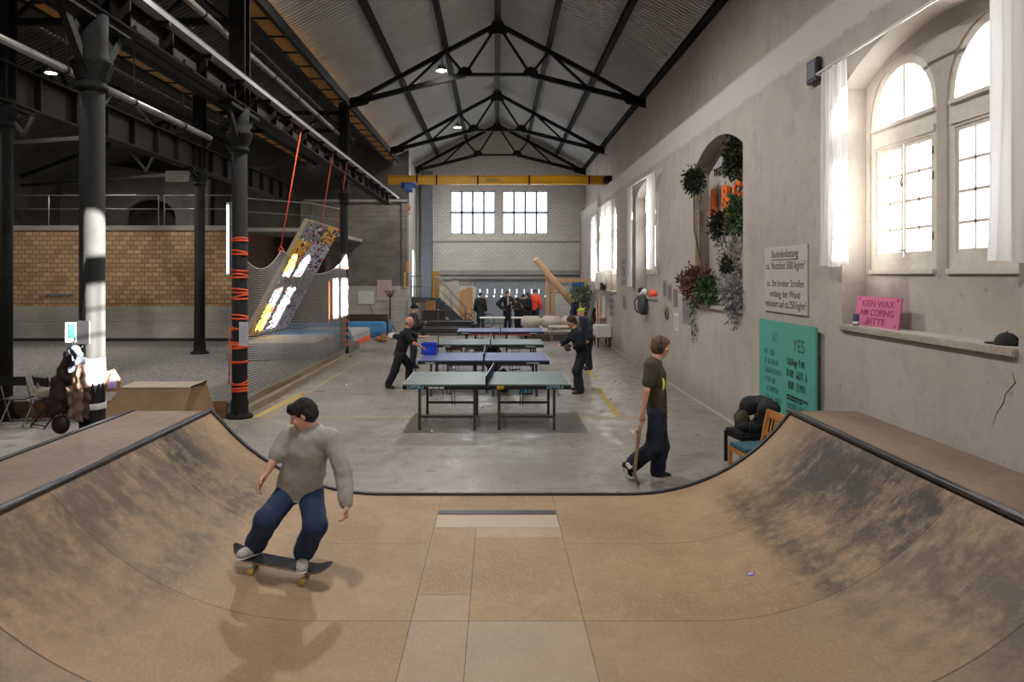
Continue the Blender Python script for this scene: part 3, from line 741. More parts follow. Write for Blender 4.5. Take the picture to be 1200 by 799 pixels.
# ---------------------------------------------------------------- implicit-surface modelling for bodies and soft things
V3 = lambda *a: np.array(a, dtype=np.float64)
def nrm(v): v = np.asarray(v, float); return v/np.linalg.norm(v)
class SDF:
    """smooth union of tapered limbs and ellipsoids, sampled on a grid and skinned with surface nets"""
    def __init__(s, h=.01, k=.02): s.h = h; s.k = k; s.ops = []
    def cone(s, a, b, ra, rb, flat=None, sq=1.0, k=None, sub=False):
        s.ops.append(('c', np.array(a, float), np.array(b, float), ra, rb, None if flat is None else nrm(flat), sq, s.k if k is None else k, sub)); return s
    def ell(s, c, r, R=None, k=None, sub=False):
        s.ops.append(('e', np.array(c, float), np.array(r, float), np.eye(3) if R is None else np.array(R, float), None, None, None, s.k if k is None else k, sub)); return s
    def chain(s, pts, rs, **kw):
        for i in range(len(pts)-1): s.cone(pts[i], pts[i+1], rs[i], rs[i+1], **kw)
        return s
    def cut(s, p, n):              # remove everything on the side the normal points to
        s.ops.append(('p', np.array(p, float), nrm(n), 0, 0, 0, 0, 0, True)); return s
    def noise(s, amp, scale, seed=0): s.ops.append(('n', amp, scale, seed, 0, 0, 0, 0, False)); return s
    def mesh(s, pad=.05):
        lo = np.full(3, 1e9); hi = -lo
        for o in s.ops:
            if o[0] == 'c' and not o[8]:
                m = max(o[3], o[4])*max(1, 1/o[6]) if o[6] < 1 else max(o[3], o[4])
                lo = np.minimum(lo, np.minimum(o[1], o[2])-m); hi = np.maximum(hi, np.maximum(o[1], o[2])+m)
            elif o[0] == 'e' and not o[8]:
                m = o[2].max(); lo = np.minimum(lo, o[1]-m); hi = np.maximum(hi, o[1]+m)
        lo -= pad; hi += pad; h = s.h
        n = np.ceil((hi-lo)/h).astype(int)+1
        D = np.full(n, .2, dtype=np.float32)
        ax = [lo[i]+h*np.arange(n[i]) for i in range(3)]
        for o in s.ops:
            if o[0] == 'n':
                X, Y, Z = np.meshgrid(*ax, indexing='ij', sparse=True); sc = o[2]; sd = o[3]
                D += o[1]*(np.sin(X*sc+1.3*np.sin(Y*sc*.7+sd))*np.sin(Y*sc*1.1+np.sin(Z*sc*.8+sd*2))+np.sin(Z*sc*.9+1.7*np.sin(X*sc*.6+sd)))*.5; continue
            if o[0] == 'p':
                X, Y, Z = np.meshgrid(*ax, indexing='ij', sparse=True)
                d = -((X-o[1][0])*o[2][0]+(Y-o[1][1])*o[2][1]+(Z-o[1][2])*o[2][2])
                D = np.maximum(D, -d).astype(np.float32); continue
            k = o[7]; rad = (max(o[3], o[4])/min(1, o[6]) if o[0] == 'c' else o[2].max())+k*1.2+3*h
            pl = np.minimum(o[1], o[2])-rad if o[0] == 'c' else o[1]-rad
            ph = np.maximum(o[1], o[2])+rad if o[0] == 'c' else o[1]+rad
            i0 = np.maximum(0, np.floor((pl-lo)/h).astype(int)); i1 = np.minimum(n, np.ceil((ph-lo)/h).astype(int)+1)
            if (i1 <= i0).any(): continue
            sl = tuple(slice(i0[i], i1[i]) for i in range(3))
            X, Y, Z = np.meshgrid(*[ax[i][sl[i]] for i in range(3)], indexing='ij')
            p = np.stack((X, Y, Z), -1)
            if o[0] == 'c':
                a, b = o[1], o[2]; pa = p-a; ba = b-a
                if o[5] is not None and o[6] != 1:
                    fl = o[5]; c = pa@fl; pa = pa+((1/o[6]-1)*c)[..., None]*fl
                    bc = ba@fl; ba = ba+(1/o[6]-1)*bc*fl
                t = np.clip((pa@ba)/max(ba@ba, 1e-9), 0, 1)
                d = np.linalg.norm(pa-t[..., None]*ba, axis=-1)-(o[3]+(o[4]-o[3])*t)
                if o[6] < 1: d = d*(o[6]*.5+.5)
            else:
                q = (p-o[1])@o[3]                      # columns of R are the local axes
                k0 = np.linalg.norm(q/o[2], axis=-1); k1 = np.linalg.norm(q/(o[2]**2), axis=-1)+1e-9
                d = k0*(k0-1)/k1
            cur = D[sl]
            if o[8]:
                d = -d; hh = np.clip(.5-.5*(cur-d)/max(k, 1e-6), 0, 1) if k > 0 else None
                D[sl] = np.maximum(cur, d) if k <= 0 else (cur*(1-hh)+d*hh+k*hh*(1-hh))
            else:
                if k <= 0: D[sl] = np.minimum(cur, d)
                else:
                    hh = np.clip(.5+.5*(d-cur)/k, 0, 1); D[sl] = d*(1-hh)+cur*hh-k*hh*(1-hh)
        return surface_nets(D, lo, h)
def surface_nets(D, lo, h):
    ins = D < 0; n = D.shape
    cnt = np.zeros([m-1 for m in n], dtype=np.int8)
    for dx in (0,1):
        for dy in (0,1):
            for dz in (0,1): cnt += ins[dx:n[0]-1+dx, dy:n[1]-1+dy, dz:n[2]-1+dz]
    act = (cnt > 0) & (cnt < 8); idx = np.argwhere(act)
    if len(idx) == 0: return [], []
    ids = np.full(act.shape, -1, dtype=np.int64); ids[act] = np.arange(len(idx))
    acc = np.zeros((len(idx), 3)); w = np.zeros(len(idx))
    i, j, k = idx.T
    C = {}
    for a in (0,1):
        for b in (0,1):
            for c in (0,1): C[a,b,c] = D[i+a, j+b, k+c].astype(np.float64)
    for ca in C:
        for axn in range(3):
            if ca[axn] == 0:
                cb = list(ca); cb[axn] = 1; cb = tuple(cb); da, db = C[ca], C[cb]; m = (da < 0) != (db < 0)
                t = np.where(m, da/np.where(da-db == 0, 1, da-db), 0)
                pt = np.tile(np.array(ca, float), (len(idx), 1)); pt[:, axn] += t
                acc[m] += pt[m]; w[m] += 1
    pts = lo+h*(idx+acc/np.maximum(w, 1)[:, None])
    fs = []
    for axn in range(3):
        o1, o2 = [q for q in range(3) if q != axn]
        sl0 = [slice(1, m-1) for m in n]; sl0[axn] = slice(0, n[axn]-1)
        sl1 = list(sl0); sl1[axn] = slice(1, n[axn])
        a = ins[tuple(sl0)]; b = ins[tuple(sl1)]
        e = np.argwhere(a != b)
        if len(e) == 0: continue
        base = e.copy(); base[:, o1] += 1; base[:, o2] += 1
        fl = a[tuple(e.T)]
        q = []
        for (u, v) in ((0,0), (-1,0), (-1,-1), (0,-1)):
            c = base.copy(); c[:, o1] += u; c[:, o2] += v; q.append(ids[tuple(c.T)])
        q = np.stack(q, 1)
        if axn == 1: fl = ~fl
        q[~fl] = q[~fl][:, ::-1]
        fs.append(q)
    fs = np.concatenate(fs); fs = fs[(fs >= 0).all(1)]
    return pts, fs
def sdf_obj(name, sdf, m, parent, smooth_it=1, world=False, **pr):
    pts, fs = sdf.mesh()
    pts = np.asarray(pts)
    for _ in range(smooth_it):                         # light Laplacian relaxation
        acc = np.zeros_like(pts); w = np.zeros(len(pts))
        for a in range(4):
            np.add.at(acc, fs[:, a], pts[fs[:, (a+1) % 4]]); np.add.at(acc, fs[:, a], pts[fs[:, (a+3) % 4]]); np.add.at(w, fs[:, a], 2)
        pts = pts*.5+.5*acc/np.maximum(w, 1)[:, None]
    me = bpy.data.meshes.new(name)
    if parent is None: org = V3((pts[:,0].min()+pts[:,0].max())/2, (pts[:,1].min()+pts[:,1].max())/2, pts[:,2].min())
    elif world: org = np.array(parent.matrix_basis.translation)
    else: org = V3(0,0,0)
    pts = pts-org
    me.vertices.add(len(pts)); me.vertices.foreach_set('co', pts.astype(np.float32).ravel())
    me.loops.add(len(fs)*4); me.loops.foreach_set('vertex_index', fs.astype(np.int32).ravel())
    me.polygons.add(len(fs)); me.polygons.foreach_set('loop_start', np.arange(0, len(fs)*4, 4, dtype=np.int32))
    me.materials.append(m); me.update(calc_edges=True); me.validate()
    me.polygons.foreach_set('use_smooth', [True]*len(me.polygons))
    o = bpy.data.objects.new(name, me); COL.objects.link(o)
    if parent is not None: o.parent = parent
    else: o.location = org
    return props(o, **pr)
# ---------------------------------------------------------------- people
SKINS = {'a': mat('skin_light', 'c69680', .55, var=.05, scale=8, bump=0), 'b': mat('skin_warm', 'b98467', .55, var=.06, scale=8, bump=0)}
def perp(a, d): a = np.asarray(a, float); a = a-np.dot(a, d)*d; return nrm(a)
def hand_parts(S, wrist, d, palm_n, thumb_side, curl=.5, size=1.0, spread=.10):
    """palm, four jointed fingers and a thumb that leaves the side of the palm. d: wrist to knuckles, palm_n: where the palm faces"""
    d = nrm(d); n = perp(palm_n, d); sd = perp(thumb_side, d); sd = nrm(sd-np.dot(sd, n)*n)
    L = .088*size; wr = np.array(wrist, float)
    S.cone(wr, wr+d*L*.5, .026*size, .036*size, flat=n, sq=.5, k=.012)
    S.cone(wr+d*L*.35, wr+d*L*.85, .038*size, .040*size, flat=n, sq=.42, k=.012)
    for j, (off, ln) in enumerate(((.030, .074), (.010, .082), (-.010, .076), (-.029, .060))):
        b = wr+d*L*.86+sd*off*size; fd = nrm(d+sd*spread*off*20*.5)
        a1 = curl*.8; ang = 0; p = b; r = (.0100 if j < 3 else .0088)*size
        for seg, fr in enumerate((.45, .32, .25)):
            ang += curl*(.75 if seg == 0 else .85); q = p+(fd*math.cos(ang)+n*math.sin(ang))*ln*fr*size
            S.cone(p, q, r, r*.9, k=.004); p = q; r *= .9
    tb = wr+d*L*.25+sd*.026*size; t1 = tb+nrm(sd*.8+d*.75+n*.35)*.042*size; t2 = t1+nrm(sd*.25+d*.9+n*(.3+curl*.5))*.034*size
    S.cone(tb, t1, .0135*size, .0115*size, k=.008); S.cone(t1, t2, .0115*size, .009*size, k=.004)
def head_parts(S, c, f, u, nose=1.0, beard=False, k=.012):
    f = nrm(f); u = perp(u, f); r = np.cross(f, u); R = np.stack((r, f, u), 1)
    T = lambda x, y, z: np.array(c)+r*x+f*y+u*z
    S.ell(T(0, -.010, .030), (.077, .097, .092), R, k=k)                # skull
    S.ell(T(0, .022, -.035), (.062, .070, .080), R, k=.02)              # face
    S.ell(T(0, .048, -.088), (.036, .034, .026), R, k=.02)              # chin
    S.ell(T(0, .078, .022), (.052, .014, .012), R, k=.012)              # brow
    for s in (-1, 1):
        S.ell(T(s*.030, .094, .002), (.015, .014, .011), R, k=.008, sub=True)
        S.ell(T(s*.030, .079, .001), (.013, .011, .011), R, k=.002)     # eyeball under the lid
        S.ell(T(s*.043, .060, -.028), (.024, .026, .02), R, k=.015)     # cheek
        S.ell(T(s*.077, -.008, -.010), (.010, .018, .030), R, k=.004)   # ear
    S.cone(T(0, .086, .008), T(0, .107*nose, -.028), .009, .013, k=.008)
    for s in (-1, 1): S.ell(T(s*.011, .094, -.032), (.009, .010, .008), R, k=.006)
    S.ell(T(0, .088, -.058), (.024, .011, .007), R, k=.004); S.ell(T(0, .086, -.069), (.020, .011, .007), R, k=.004)
    S.ell(T(0, .101, -.0635), (.022, .008, .0022), R, k=.002, sub=True)
    return T, R
def face_marks(T, R, skin, parent, brow):
    m = MB()
    for s in (-1, 1): m.sphere(T(s*.030, .0885, .001), (.006, .004, .0055), 8, Matrix(R.tolist()))
    m.build('eyes', mat('dark_eyes', '1e1713', .3), parent)
    m = MB()
    for s in (-1, 1): m.bar(T(s*.018, .093, .018), T(s*.044, .083, .020), .006, .007)
    m.build('eyebrows', brow, parent)
class Fig:
    """joints in local metres (x right, y away, z up)"""
    def __init__(s, root, J, h=.012, face=(0,1,0), up=(0,0,1), side=(1,0,0), chest=(0,1,0), skin='a', scale=1.0):
        s.root = root; s.J = {k: V3(*v) for k, v in J.items()}; s.h = h; s.face = nrm(face); s.up = nrm(up); s.side = nrm(side); s.chest = nrm(chest)
        s.skin = SKINS[skin]; s.sc = scale
    def torso(s, S, g, deep=.66, hip=.13, waist=.12, chest=.145):
        J = s.J; f = s.chest
        S.cone(J['pelvis'], J['waist'], hip+g, waist+g, flat=f, sq=deep, k=.05)
        S.cone(J['waist'], J['chest'], waist+g, chest+g, flat=f, sq=deep, k=.05)
        S.cone(J['chest'], (J['shL']+J['shR'])/2, chest+g, chest*.72+g, flat=f, sq=deep, k=.05)
        S.cone(J['shL']*.86+J['shR']*.14, J['shR']*.86+J['shL']*.14, .058+g, .058+g, k=.05)
    def body(s, hands=True, curlL=.45, curlR=.45, palmL=None, palmR=None, thumbL=None, thumbR=None, feet=True, spreadL=.1, spreadR=.1):
        J = s.J; S = SDF(s.h, .02); s.torso(S, -.012)
        S.cone(J['neck'], J['head']+s.up*-.04-s.face*.018, .058, .052, k=.03)
        S.cone((J['shL']+J['shR'])/2, J['neck'], .07, .058, k=.04)
        for q in 'LR':
            S.chain([J['sh'+q], J['el'+q]], [.052, .040], k=.03); S.chain([J['el'+q], J['wr'+q]], [.041, .026], k=.012)
            S.chain([J['hip'+q], J['kn'+q]], [.085, .056], k=.04); S.chain([J['kn'+q], J['an'+q]], [.056, .036], k=.02)
            mid = J['kn'+q]*.68+J['an'+q]*.32; S.cone(mid, mid+(J['an'+q]-mid)*.4, .056, .046, k=.02)
            if feet: S.cone(J['an'+q]-V3(0,0,.02), J['toe'+q]*.75+J['an'+q]*.25-V3(0,0,.015), .036, .034, k=.02)
            if hands:
                d = nrm(J['wr'+q]-J['el'+q]) if 'ha'+q not in J else nrm(J['ha'+q]-J['wr'+q])
                pn = {'L': palmL, 'R': palmR}[q]; th = {'L': thumbL, 'R': thumbR}[q]
                if pn is None: pn = s.side*(1 if q == 'L' else -1)
                if th is None: th = s.chest+V3(.01,.02,.03)
                hand_parts(S, J['wr'+q], d, pn, th, curlL if q == 'L' else curlR, 1.0, spreadL if q == 'L' else spreadR)
        s.T, s.R = head_parts(S, J['head'], s.face, s.up)
        o = sdf_obj('body', S, s.skin, s.root, 1); return o
    def top(s, name, m, g=.016, long=True, hem=None, cuff=None, loose=0., noise=(.004, 22), sleeveR=1., sleeveL=1., hood=False, collar=True, deep=.72, neckcut=True, hemlen=.06, flare=0, chest=.145, waist=.12, hip=.13, below=False, sg=None, **pr):
        sg = g if sg is None else sg
        J = s.J; S = SDF(s.h, .03); s.torso(S, g, deep, hip=hip, waist=waist, chest=chest)
        dn = nrm(J['pelvis']-J['waist'])
        S.cone(J['waist'], J['pelvis']+dn*hemlen, waist+g, hip+g+flare, flat=s.chest, sq=deep, k=.04)
        S.cone((J['shL']+J['shR'])/2, J['neck']*.75+(J['shL']+J['shR'])/8, .085+g, .066+g*.5, k=.04)
        for q in 'LR':
            fr = sleeveL if q == 'L' else sleeveR
            if fr <= 1:
                e = J['sh'+q]+(J['el'+q]-J['sh'+q])*fr
                S.cone(J['sh'+q], e, .056+sg, .050+sg+loose, k=.03)
            else:
                S.cone(J['sh'+q], J['el'+q], .056+g, .046+sg+loose, k=.03)
                e = J['el'+q]+(J['wr'+q]-J['el'+q])*(fr-1)
                S.cone(J['el'+q], e, .046+sg+loose, .034+sg+loose, k=.02)
        if noise: S.noise(noise[0], noise[1]); S.noise(noise[0]*.35, noise[1]*2.7, 5)
        if below: S.cut(J['waist'], J['chest']-J['waist'])
        # neckline
        S.ell(J['neck']+s.up*.045+s.face*.01, (.062, .062, .055), k=.008, sub=True)
        S.cut(J['pelvis']+dn*hemlen, dn)
        return sdf_obj(name, S, m, s.root, 1, **pr)
    def trousers(s, name, m, g=.014, loose=0., noise=(.004, 24), topz=.05, length=1.0, hipr=.13, **pr):
        J = s.J; S = SDF(s.h, .03)
        up = nrm(J['waist']-J['pelvis']); w = J['pelvis']+up*topz
        S.cone(J['pelvis'], w, hipr+g, .122+g, flat=s.chest, sq=.70, k=.04)
        for q in 'LR':
            S.cone(J['hip'+q], J['kn'+q], .092+g, .064+g+loose*.6, k=.035)
            a = J['kn'+q]+(J['an'+q]-J['kn'+q])*length
            S.cone(J['kn'+q], a, .064+g+loose*.6, .046+g+loose, k=.03)
        if noise: S.noise(noise[0], noise[1], 3); S.noise(noise[0]*.35, noise[1]*2.5, 8)
        S.cut(w, up)
        return sdf_obj(name, S, m, s.root, 1, **pr)
    def shoes(s, m, sole=None, w=.044, h=None):
        J = s.J
        for q in 'LR':
            a = J['an'+q]; t = J['toe'+q]; d = nrm(t-a*V3(1,1,0)-V3(0,0,t[2])) if True else None
            dd = t-a; dd = nrm(dd); f = nrm(t-(a+V3(0,0,0)));
            heel = J['heel'+q] if 'heel'+q in J else V3(a[0], a[1], t[2])-perp2(t, a)*.055
            S = SDF(h or min(s.h, .008), .02)
            S.cone(heel, t-nrm(t-heel)*.035, .034, w*.95, flat=(0,0,1), sq=.8, k=.02)
            S.cone(heel+V3(0,0,.012), a+V3(0,0,-.02), .036, .040, k=.02); S.cone(a+V3(0,0,-.02), t-nrm(t-heel)*.06+V3(0,0,.008), .036, .036, k=.03)
            sh = sdf_obj('shoe', S, m, s.root, 1)
            if sole:
                S2 = SDF(h or min(s.h, .008), .01); n = s.soleN.get(q, V3(0,0,1)) if hasattr(s, 'soleN') else V3(0,0,1)
                S2.cone(heel-n*.026, t-nrm(t-heel)*.035-n*.026, .037, w*1.02, flat=n, sq=.25, k=.01)
                so = sdf_obj('sole', S2, sole, sh, 0)
    def hair(s, m, style='short', name='hair', noise=(.004, 90), thick=.010):
        T, R = s.T, s.R; S = SDF(min(s.h, .007), .01); t = thick
        S.ell(T(0, -.016, .038), (.080+t, .098+t, .092+t), R)
        if style == 'short':
            S.ell(T(0, -.05, -.01), (.074+t*.6, .062+t, .075), R, k=.02)
            S.ell(T(0, .115, -.055), (.105, .10, .105), R, k=.008, sub=True)
            S.ell(T(0, .02, -.11), (.14, .10, .09), R, k=.01, sub=True)
        if style == 'curly':
            S.ell(T(0, -.045, .0), (.080+t, .072+t, .085), R, k=.02); S.ell(T(0, .06, .075), (.068, .05, .045), R, k=.02)
            S.ell(T(0, .122, -.058), (.12, .092, .10), R, k=.008, sub=True); S.ell(T(0, .03, -.12), (.14, .09, .085), R, k=.01, sub=True)
        if style == 'mid':
            S.ell(T(0, -.03, -.012), (.086+t, .082+t, .10), R, k=.02); S.ell(T(0, .06, .06), (.070, .048, .045), R, k=.02)
            S.ell(T(0, .135, -.058), (.14, .108, .115), R, k=.008, sub=True); S.ell(T(0, .03, -.145), (.14, .12, .06), R, k=.01, sub=True)
        if style == 'ring':                             # thin hair round a bald crown
            S.ops = []; S.ell(T(0, -.03, .0), (.086, .085, .06), R, k=.02); S.ell(T(0, .14, -.02), (.14, .13, .12), R, k=.008, sub=True); S.ell(T(0, 0, .11), (.2, .2, .075), R, k=.01, sub=True); S.ell(T(0, .0, -.13), (.2, .2, .085), R, k=.01, sub=True)
        if style == 'cap':
            S.ops = []; S.ell(T(0, -.008, .05), (.090, .108, .085), R); S.ell(T(0, 0, -.06), (.2, .2, .10), R, k=.004, sub=True)
        if style == 'beanie':
            S.ops = []; S.ell(T(0, -.014, .045), (.090, .107, .100), R); S.ell(T(0, .02, -.075), (.2, .2, .10), R, k=.004, sub=True)
        if noise: S.noise(*noise)
        return sdf_obj(name, S, m, s.root, 1)
def perp2(t, a):
    d = np.array(t, float)-np.array(a, float); d[2] = 0
    return nrm(d)
# ---------------------------------------------------------------- the people
def fig(label, base, Z, px, cat='person', group=None, **kw):
    """px: joint -> (x, y) in the photo frame or (x, y, extra depth)"""
    root = thing('person', label, cat, base, group=group)
    J = {}
    for k, v in px.items():
        p = P(v[0], v[1], Z+(v[2] if len(v) > 2 else 0)); J[k] = tuple(p-Vector(base))
    return root, Fig(root, J, **kw)
def skateboard(label, M, length=.80):
    """M maps the board's own frame (x along, y across, z up off the grip) to the hall"""
    root = thing('skateboard', label, 'skateboard'); root.matrix_world = M
    n = 24; prof_ = []
    for i in range(n+1):
        x = -length/2+length*i/n; ax = max(0, abs(x)-length*.33); prof_.append((x, .105+ax*ax*3.2+ax*.12))
    vs = []; fs = []
    for (x, z) in prof_:
        e = max(0, (abs(x)-(length/2-.1))/.1); hw = .102*math.sqrt(max(.04, 1-e*e*.97))
        for s in (-1, -.5, 0, .5, 1): vs.append((x, s*hw, z+(.006 if abs(s) == 1 else 0)))
    nb = len(vs)
    for t in (0, -.011):
        if t: vs += [(a, b, c+t) for a, b, c in vs[:nb]]
    for i in range(n):
        for k in range(4):
            a = i*5+k; fs.append((a, a+1, a+6, a+5)); fs.append((nb+a, nb+a+5, nb+a+6, nb+a+1))
    for i in range(n):
        for k in (0, 4): a = i*5+k; fs.append((a, a+5, nb+a+5, nb+a))
    for k in range(4):
        for a in (k, n*5+k): fs.append((a, nb+a, nb+a+1, a+1))
    d = MB(); d.add(vs, fs, True); dk = d.build('deck', mat('maple_ply_edge', '8a6a4c', .5, var=.1), root)
    g = MB(); g.add([(a, b*.985, c+.0012) for a, b, c in vs[:nb]], [f for f in fs if max(f) < nb], True); g.build('grip_tape', mat('grip_tape', '2a2a2e', .95, var=.2, scale=90), dk)
    for s in (-1, 1):
        x = s*length*.26; t = MB(); t.box((x, 0, .088), (.075, .052, .012)); t.bar((x, 0, .085), (x+s*.012, 0, .056), .035, .03); t.tube([(x, -.088, .030), (x, .088, .030)], .006, 8); t.bar((x, -.055, .036), (x, .055, .036), .018, .016)
        t.build('truck', mat('truck_metal', '9a9794', .35, .8), root)
        for w in (-1, 1):
            MB().lathe([(.020, -.016), (.0265, -.012), (.027, 0), (.0265, .012), (.020, .016)], c=(x, w*.078, .0275), n=18, R=Matrix.Rotation(PI/2, 3, 'X')).build('wheel', mat('amber_wheel', 'c2a35a', .5, var=.06) if 'ridden' in label or 'under' in label else mat('cream_wheel', 'd8d0b8', .5, var=.06), root)
    return root
def frame_from(origin, xdir, zdir):
    x = Vector(xdir).normalized(); z = Vector(zdir); z = (z-x*z.dot(x)).normalized(); y = z.cross(x)
    m = Matrix((x, y, z)).transposed().to_4x4(); m.translation = Vector(origin); return m
# -- the rider
ZR = 5.8
gx = lambda X: FZ+prof(X)
A = Vector((-1.955, ZR, gx(-1.955))); B = Vector((-1.53, ZR, gx(-1.53)))
dd = (B-A).normalized(); up = Vector((-dd.z, 0, dd.x)); 
rd = thing  # alias kept short
M = frame_from((A+B)/2, dd, up)
skateboard('black-gripped skateboard being ridden, under the feet of the rider in the ramp', M)
def deckpt(x, y=0, z=.105): return M @ Vector((x, y, z))
base = Vector((-1.75, ZR, gx(-1.75)))
px = dict(head=(355.5, 486, -.05), neck=(367, 503, .0), shR=(338, 511, .05), elR=(325, 533, .0), wrR=(309.5, 558, -.10), haR=(303.5, 569, -.14),
    shL=(388, 512, -.05), elL=(402, 553, -.08), wrL=(406, 590, -.14), haL=(406, 604, -.17), chest=(361, 527, .02), waist=(355, 552, .08), pelvis=(351, 570, .13),
    hipR=(339, 576, .12), hipL=(364, 576, .12), knR=(313, 609, -.16), knL=(369, 617, -.16), anR=(300, 641, .02), anL=(350, 650, .02))
root, rider = fig('person riding a skateboard in the ramp, grey sweatshirt and blue trousers, dark curly hair', base, ZR, px, h=.0075, face=(-.93, -.12, -.34), up=(-.3, 0, .95), side=(-.93, .36, 0), chest=(-.3, -.93, -.25), skin='a')
J = rider.J
def fl(p): return V3(*(Vector(p)-base))
J['anR'] = fl(deckpt(-.235, .03, .20)); J['toeR'] = fl(deckpt(-.31, -.135, .155)); J['heelR'] = fl(deckpt(-.215, .07, .150))
J['anL'] = fl(deckpt(.15, .03, .20)); J['toeL'] = fl(deckpt(.20, -.15, .146)); J['heelL'] = fl(deckpt(.145, .08, .146))
rider.body(curlR=.5, curlL=.6, palmR=(.9, .1, .1), palmL=(-.8, -.2, .1), thumbR=(0, -1, .2), thumbL=(0, -1, .2))
rider.top('sweatshirt', mat('grey_marl_sweatshirt', 'a09a94', .95, var=.08, scale=30), g=.022, sg=.012, loose=.010, sleeveR=1.08, sleeveL=1.97, noise=(.007, 25), hemlen=.012, deep=.85, chest=.14, waist=.142, hip=.160)
rider.top('undershirt', mat('white_tee', 'c4c2c0', .9, var=.05), g=.020, sleeveR=.3, sleeveL=.3, noise=(.004, 19), hemlen=.04, deep=.85, chest=.11, waist=.13, hip=.158, below=True)
rider.trousers('trousers', mat('navy_trousers', '1f3050', .9, var=.2, scale=20), g=.015, loose=.024, noise=(.008, 21), topz=.10, length=.93)
rider.shoes(mat('pale_grey_shoe', 'aaa6a2', .8, var=.15, scale=30), mat('white_sole', 'cfccc6', .7))
rider.hair(mat('dark_curly_hair', '1c1512', .9, var=.4, scale=60), 'curly', noise=(.006, 110), thick=.004)
face_marks(rider.T, rider.R, None, root, mat('dark_curly_hair', '1c1512'))
# -- the walker with the board
ZW = 9.1
base = Vector((P(768, 559, ZW).x, ZW, 0))
px = dict(head=(774.5, 406.5), neck=(769.5, 421), shR=(763.5, 429.5, -.17), shL=(766.5, 429.5, .17), elR=(758, 458, -.24), wrR=(753, 483, -.22), haR=(752.5, 490, -.21),
    elL=(764, 458, .24), wrL=(775, 480, .2), haL=(779, 488, .17), chest=(767, 440), waist=(769, 463), pelvis=(769.5, 481), hipR=(769.5, 485, -.09), hipL=(770, 485, .09),
    knR=(766.5, 523, -.09), knL=(774.5, 522, .09), anR=(741.5, 544, -.08), anL=(770.5, 552.5, .09), toeL=(786.5, 557.6, .09), toeR=(739.5, 559.5, -.08), heelL=(768, 557, .09), heelR=(732.5, 545.5, -.08))
root, wk = fig('person walking right with a skateboard in one hand, olive t-shirt, black headphones, dark jeans', base, ZW, px, h=.0085, face=(.97, -.18, -.12), up=(.08, 0, 1), side=(0, -1, 0), chest=(1, -.08, 0), skin='a')
wk.body(curlR=1.1, curlL=.5, palmR=(-.6, .8, 0), thumbR=(1, 0, .1), palmL=(-.2, -1, 0))
wk.top('t_shirt', mat('olive_t_shirt', '3d3a28', .95, var=.12, scale=30), g=.018, loose=.018, sleeveR=.62, sleeveL=.62, noise=(.006, 19), hemlen=.06, deep=.8, waist=.125)
wk.trousers('jeans', mat('dark_jeans', '1a2030', .95, var=.2, scale=25), g=.02, loose=.032, noise=(.008, 20), length=.97)
wk.shoes(mat('black_skate_shoe', '1c1b1d', .8, var=.2), mat('white_sole', 'cfccc6', .7))
wk.hair(mat('brown_hair', '5f4029', .8, var=.3, scale=50), 'mid', noise=(.006, 60), thick=.014)
face_marks(wk.T, wk.R, None, root, mat('brown_hair', '5f4029'))
T = wk.T
m = MB()
m.tube([T(math.sin(a)*.098, -.012, .022+math.cos(a)*.108) for a in [(-1.35+2.7*i/12) for i in range(13)]], .014, 8)
hp = m.build('headphones', M_BLACK, root)
for s in (-1, 1):
    R3 = Matrix(wk.R.tolist()); MB().sphere(T(s*.094, -.010, -.008), (.026, .040, .050), 14, R3).build('ear_cup', M_BLACK, hp)
c = J = wk.J; q = V3(*P(776, 450, ZW-.14))-V3(*base)
m = MB(); pts = [Vector(tuple(q))+Vector((.03*math.cos(a)-.012, -.015, .085*math.sin(a))) for a in [(-1.2+2.4*i/10) for i in range(11)]]
m.tube(pts, [.004+.012*math.sin(PI*i/10) for i in range(11)], 8); m.build('shirt_print', mat('yellow_print', 'e6e23a', .7), root)
top = P(751.5, 489, ZW-.21); bot = P(742.5, 566, ZW-.27); bot.z = .012
L = (top-bot).length; ctr = (top+bot)/2; ax = (top-bot).normalized()
nz = Vector((1, -.05, 0)); nz = (nz-ax*nz.dot(ax)).normalized()
skateboard('skateboard held upright at the side of the walking person, tail touching the floor', frame_from(ctr-nz*.11, ax, nz), length=L*1.0)
# -- table tennis player on the left
ZP = 16.1; base = Vector((P(465, 455, ZP).x, ZP, 0))
px = dict(head=(480, 377.5), neck=(477.5, 385), shR=(475.5, 391.5, -.17), shL=(480, 389.5, .17), elR=(484.5, 402, -.22), wrR=(494, 406.5, -.2), haR=(499, 411, -.2),
    elL=(489, 394.5, .2), wrL=(496, 395, .2), haL=(501, 394, .2), chest=(475.5, 394.5), waist=(471.5, 404.5), pelvis=(468.5, 414), hipR=(468, 416, -.09), hipL=(470, 416, .09),
    knR=(463, 433, -.1), knL=(480, 429, .1), anR=(455, 450.5, -.1), anL=(478.5, 447, .1), toeR=(463, 454.4, -.1), toeL=(485, 449.8, .1), heelR=(453.5, 453.6, -.1), heelL=(476.5, 449.5, .1))
root, f = fig('person with bald crown in black t-shirt leaning toward the blue table, both hands out', base, ZP, px, h=.011, face=(.96, -.25, -.15), up=(.25, 0, 1), side=(0, -1, 0), chest=(.95, -.1, -.3), skin='b')
f.body(curlR=.3, curlL=.3, palmR=(0, .3, 1), palmL=(0, -.3, 1), spreadR=.16)
f.top('t_shirt', mat('black_t_shirt', '17171a', .95, var=.15), g=.018, sleeveR=.75, sleeveL=.75, noise=(.006, 18), deep=.85)
f.trousers('trousers', mat('black_trousers', '1b1b1f', .95, var=.15), g=.016, loose=.016, noise=(.006, 20))
f.shoes(mat('black_shoe', '141415', .6))
f.hair(mat('grey_hair', '8d8780', .9), 'ring'); face_marks(f.T, f.R, None, root, mat('grey_hair', '8d8780'))
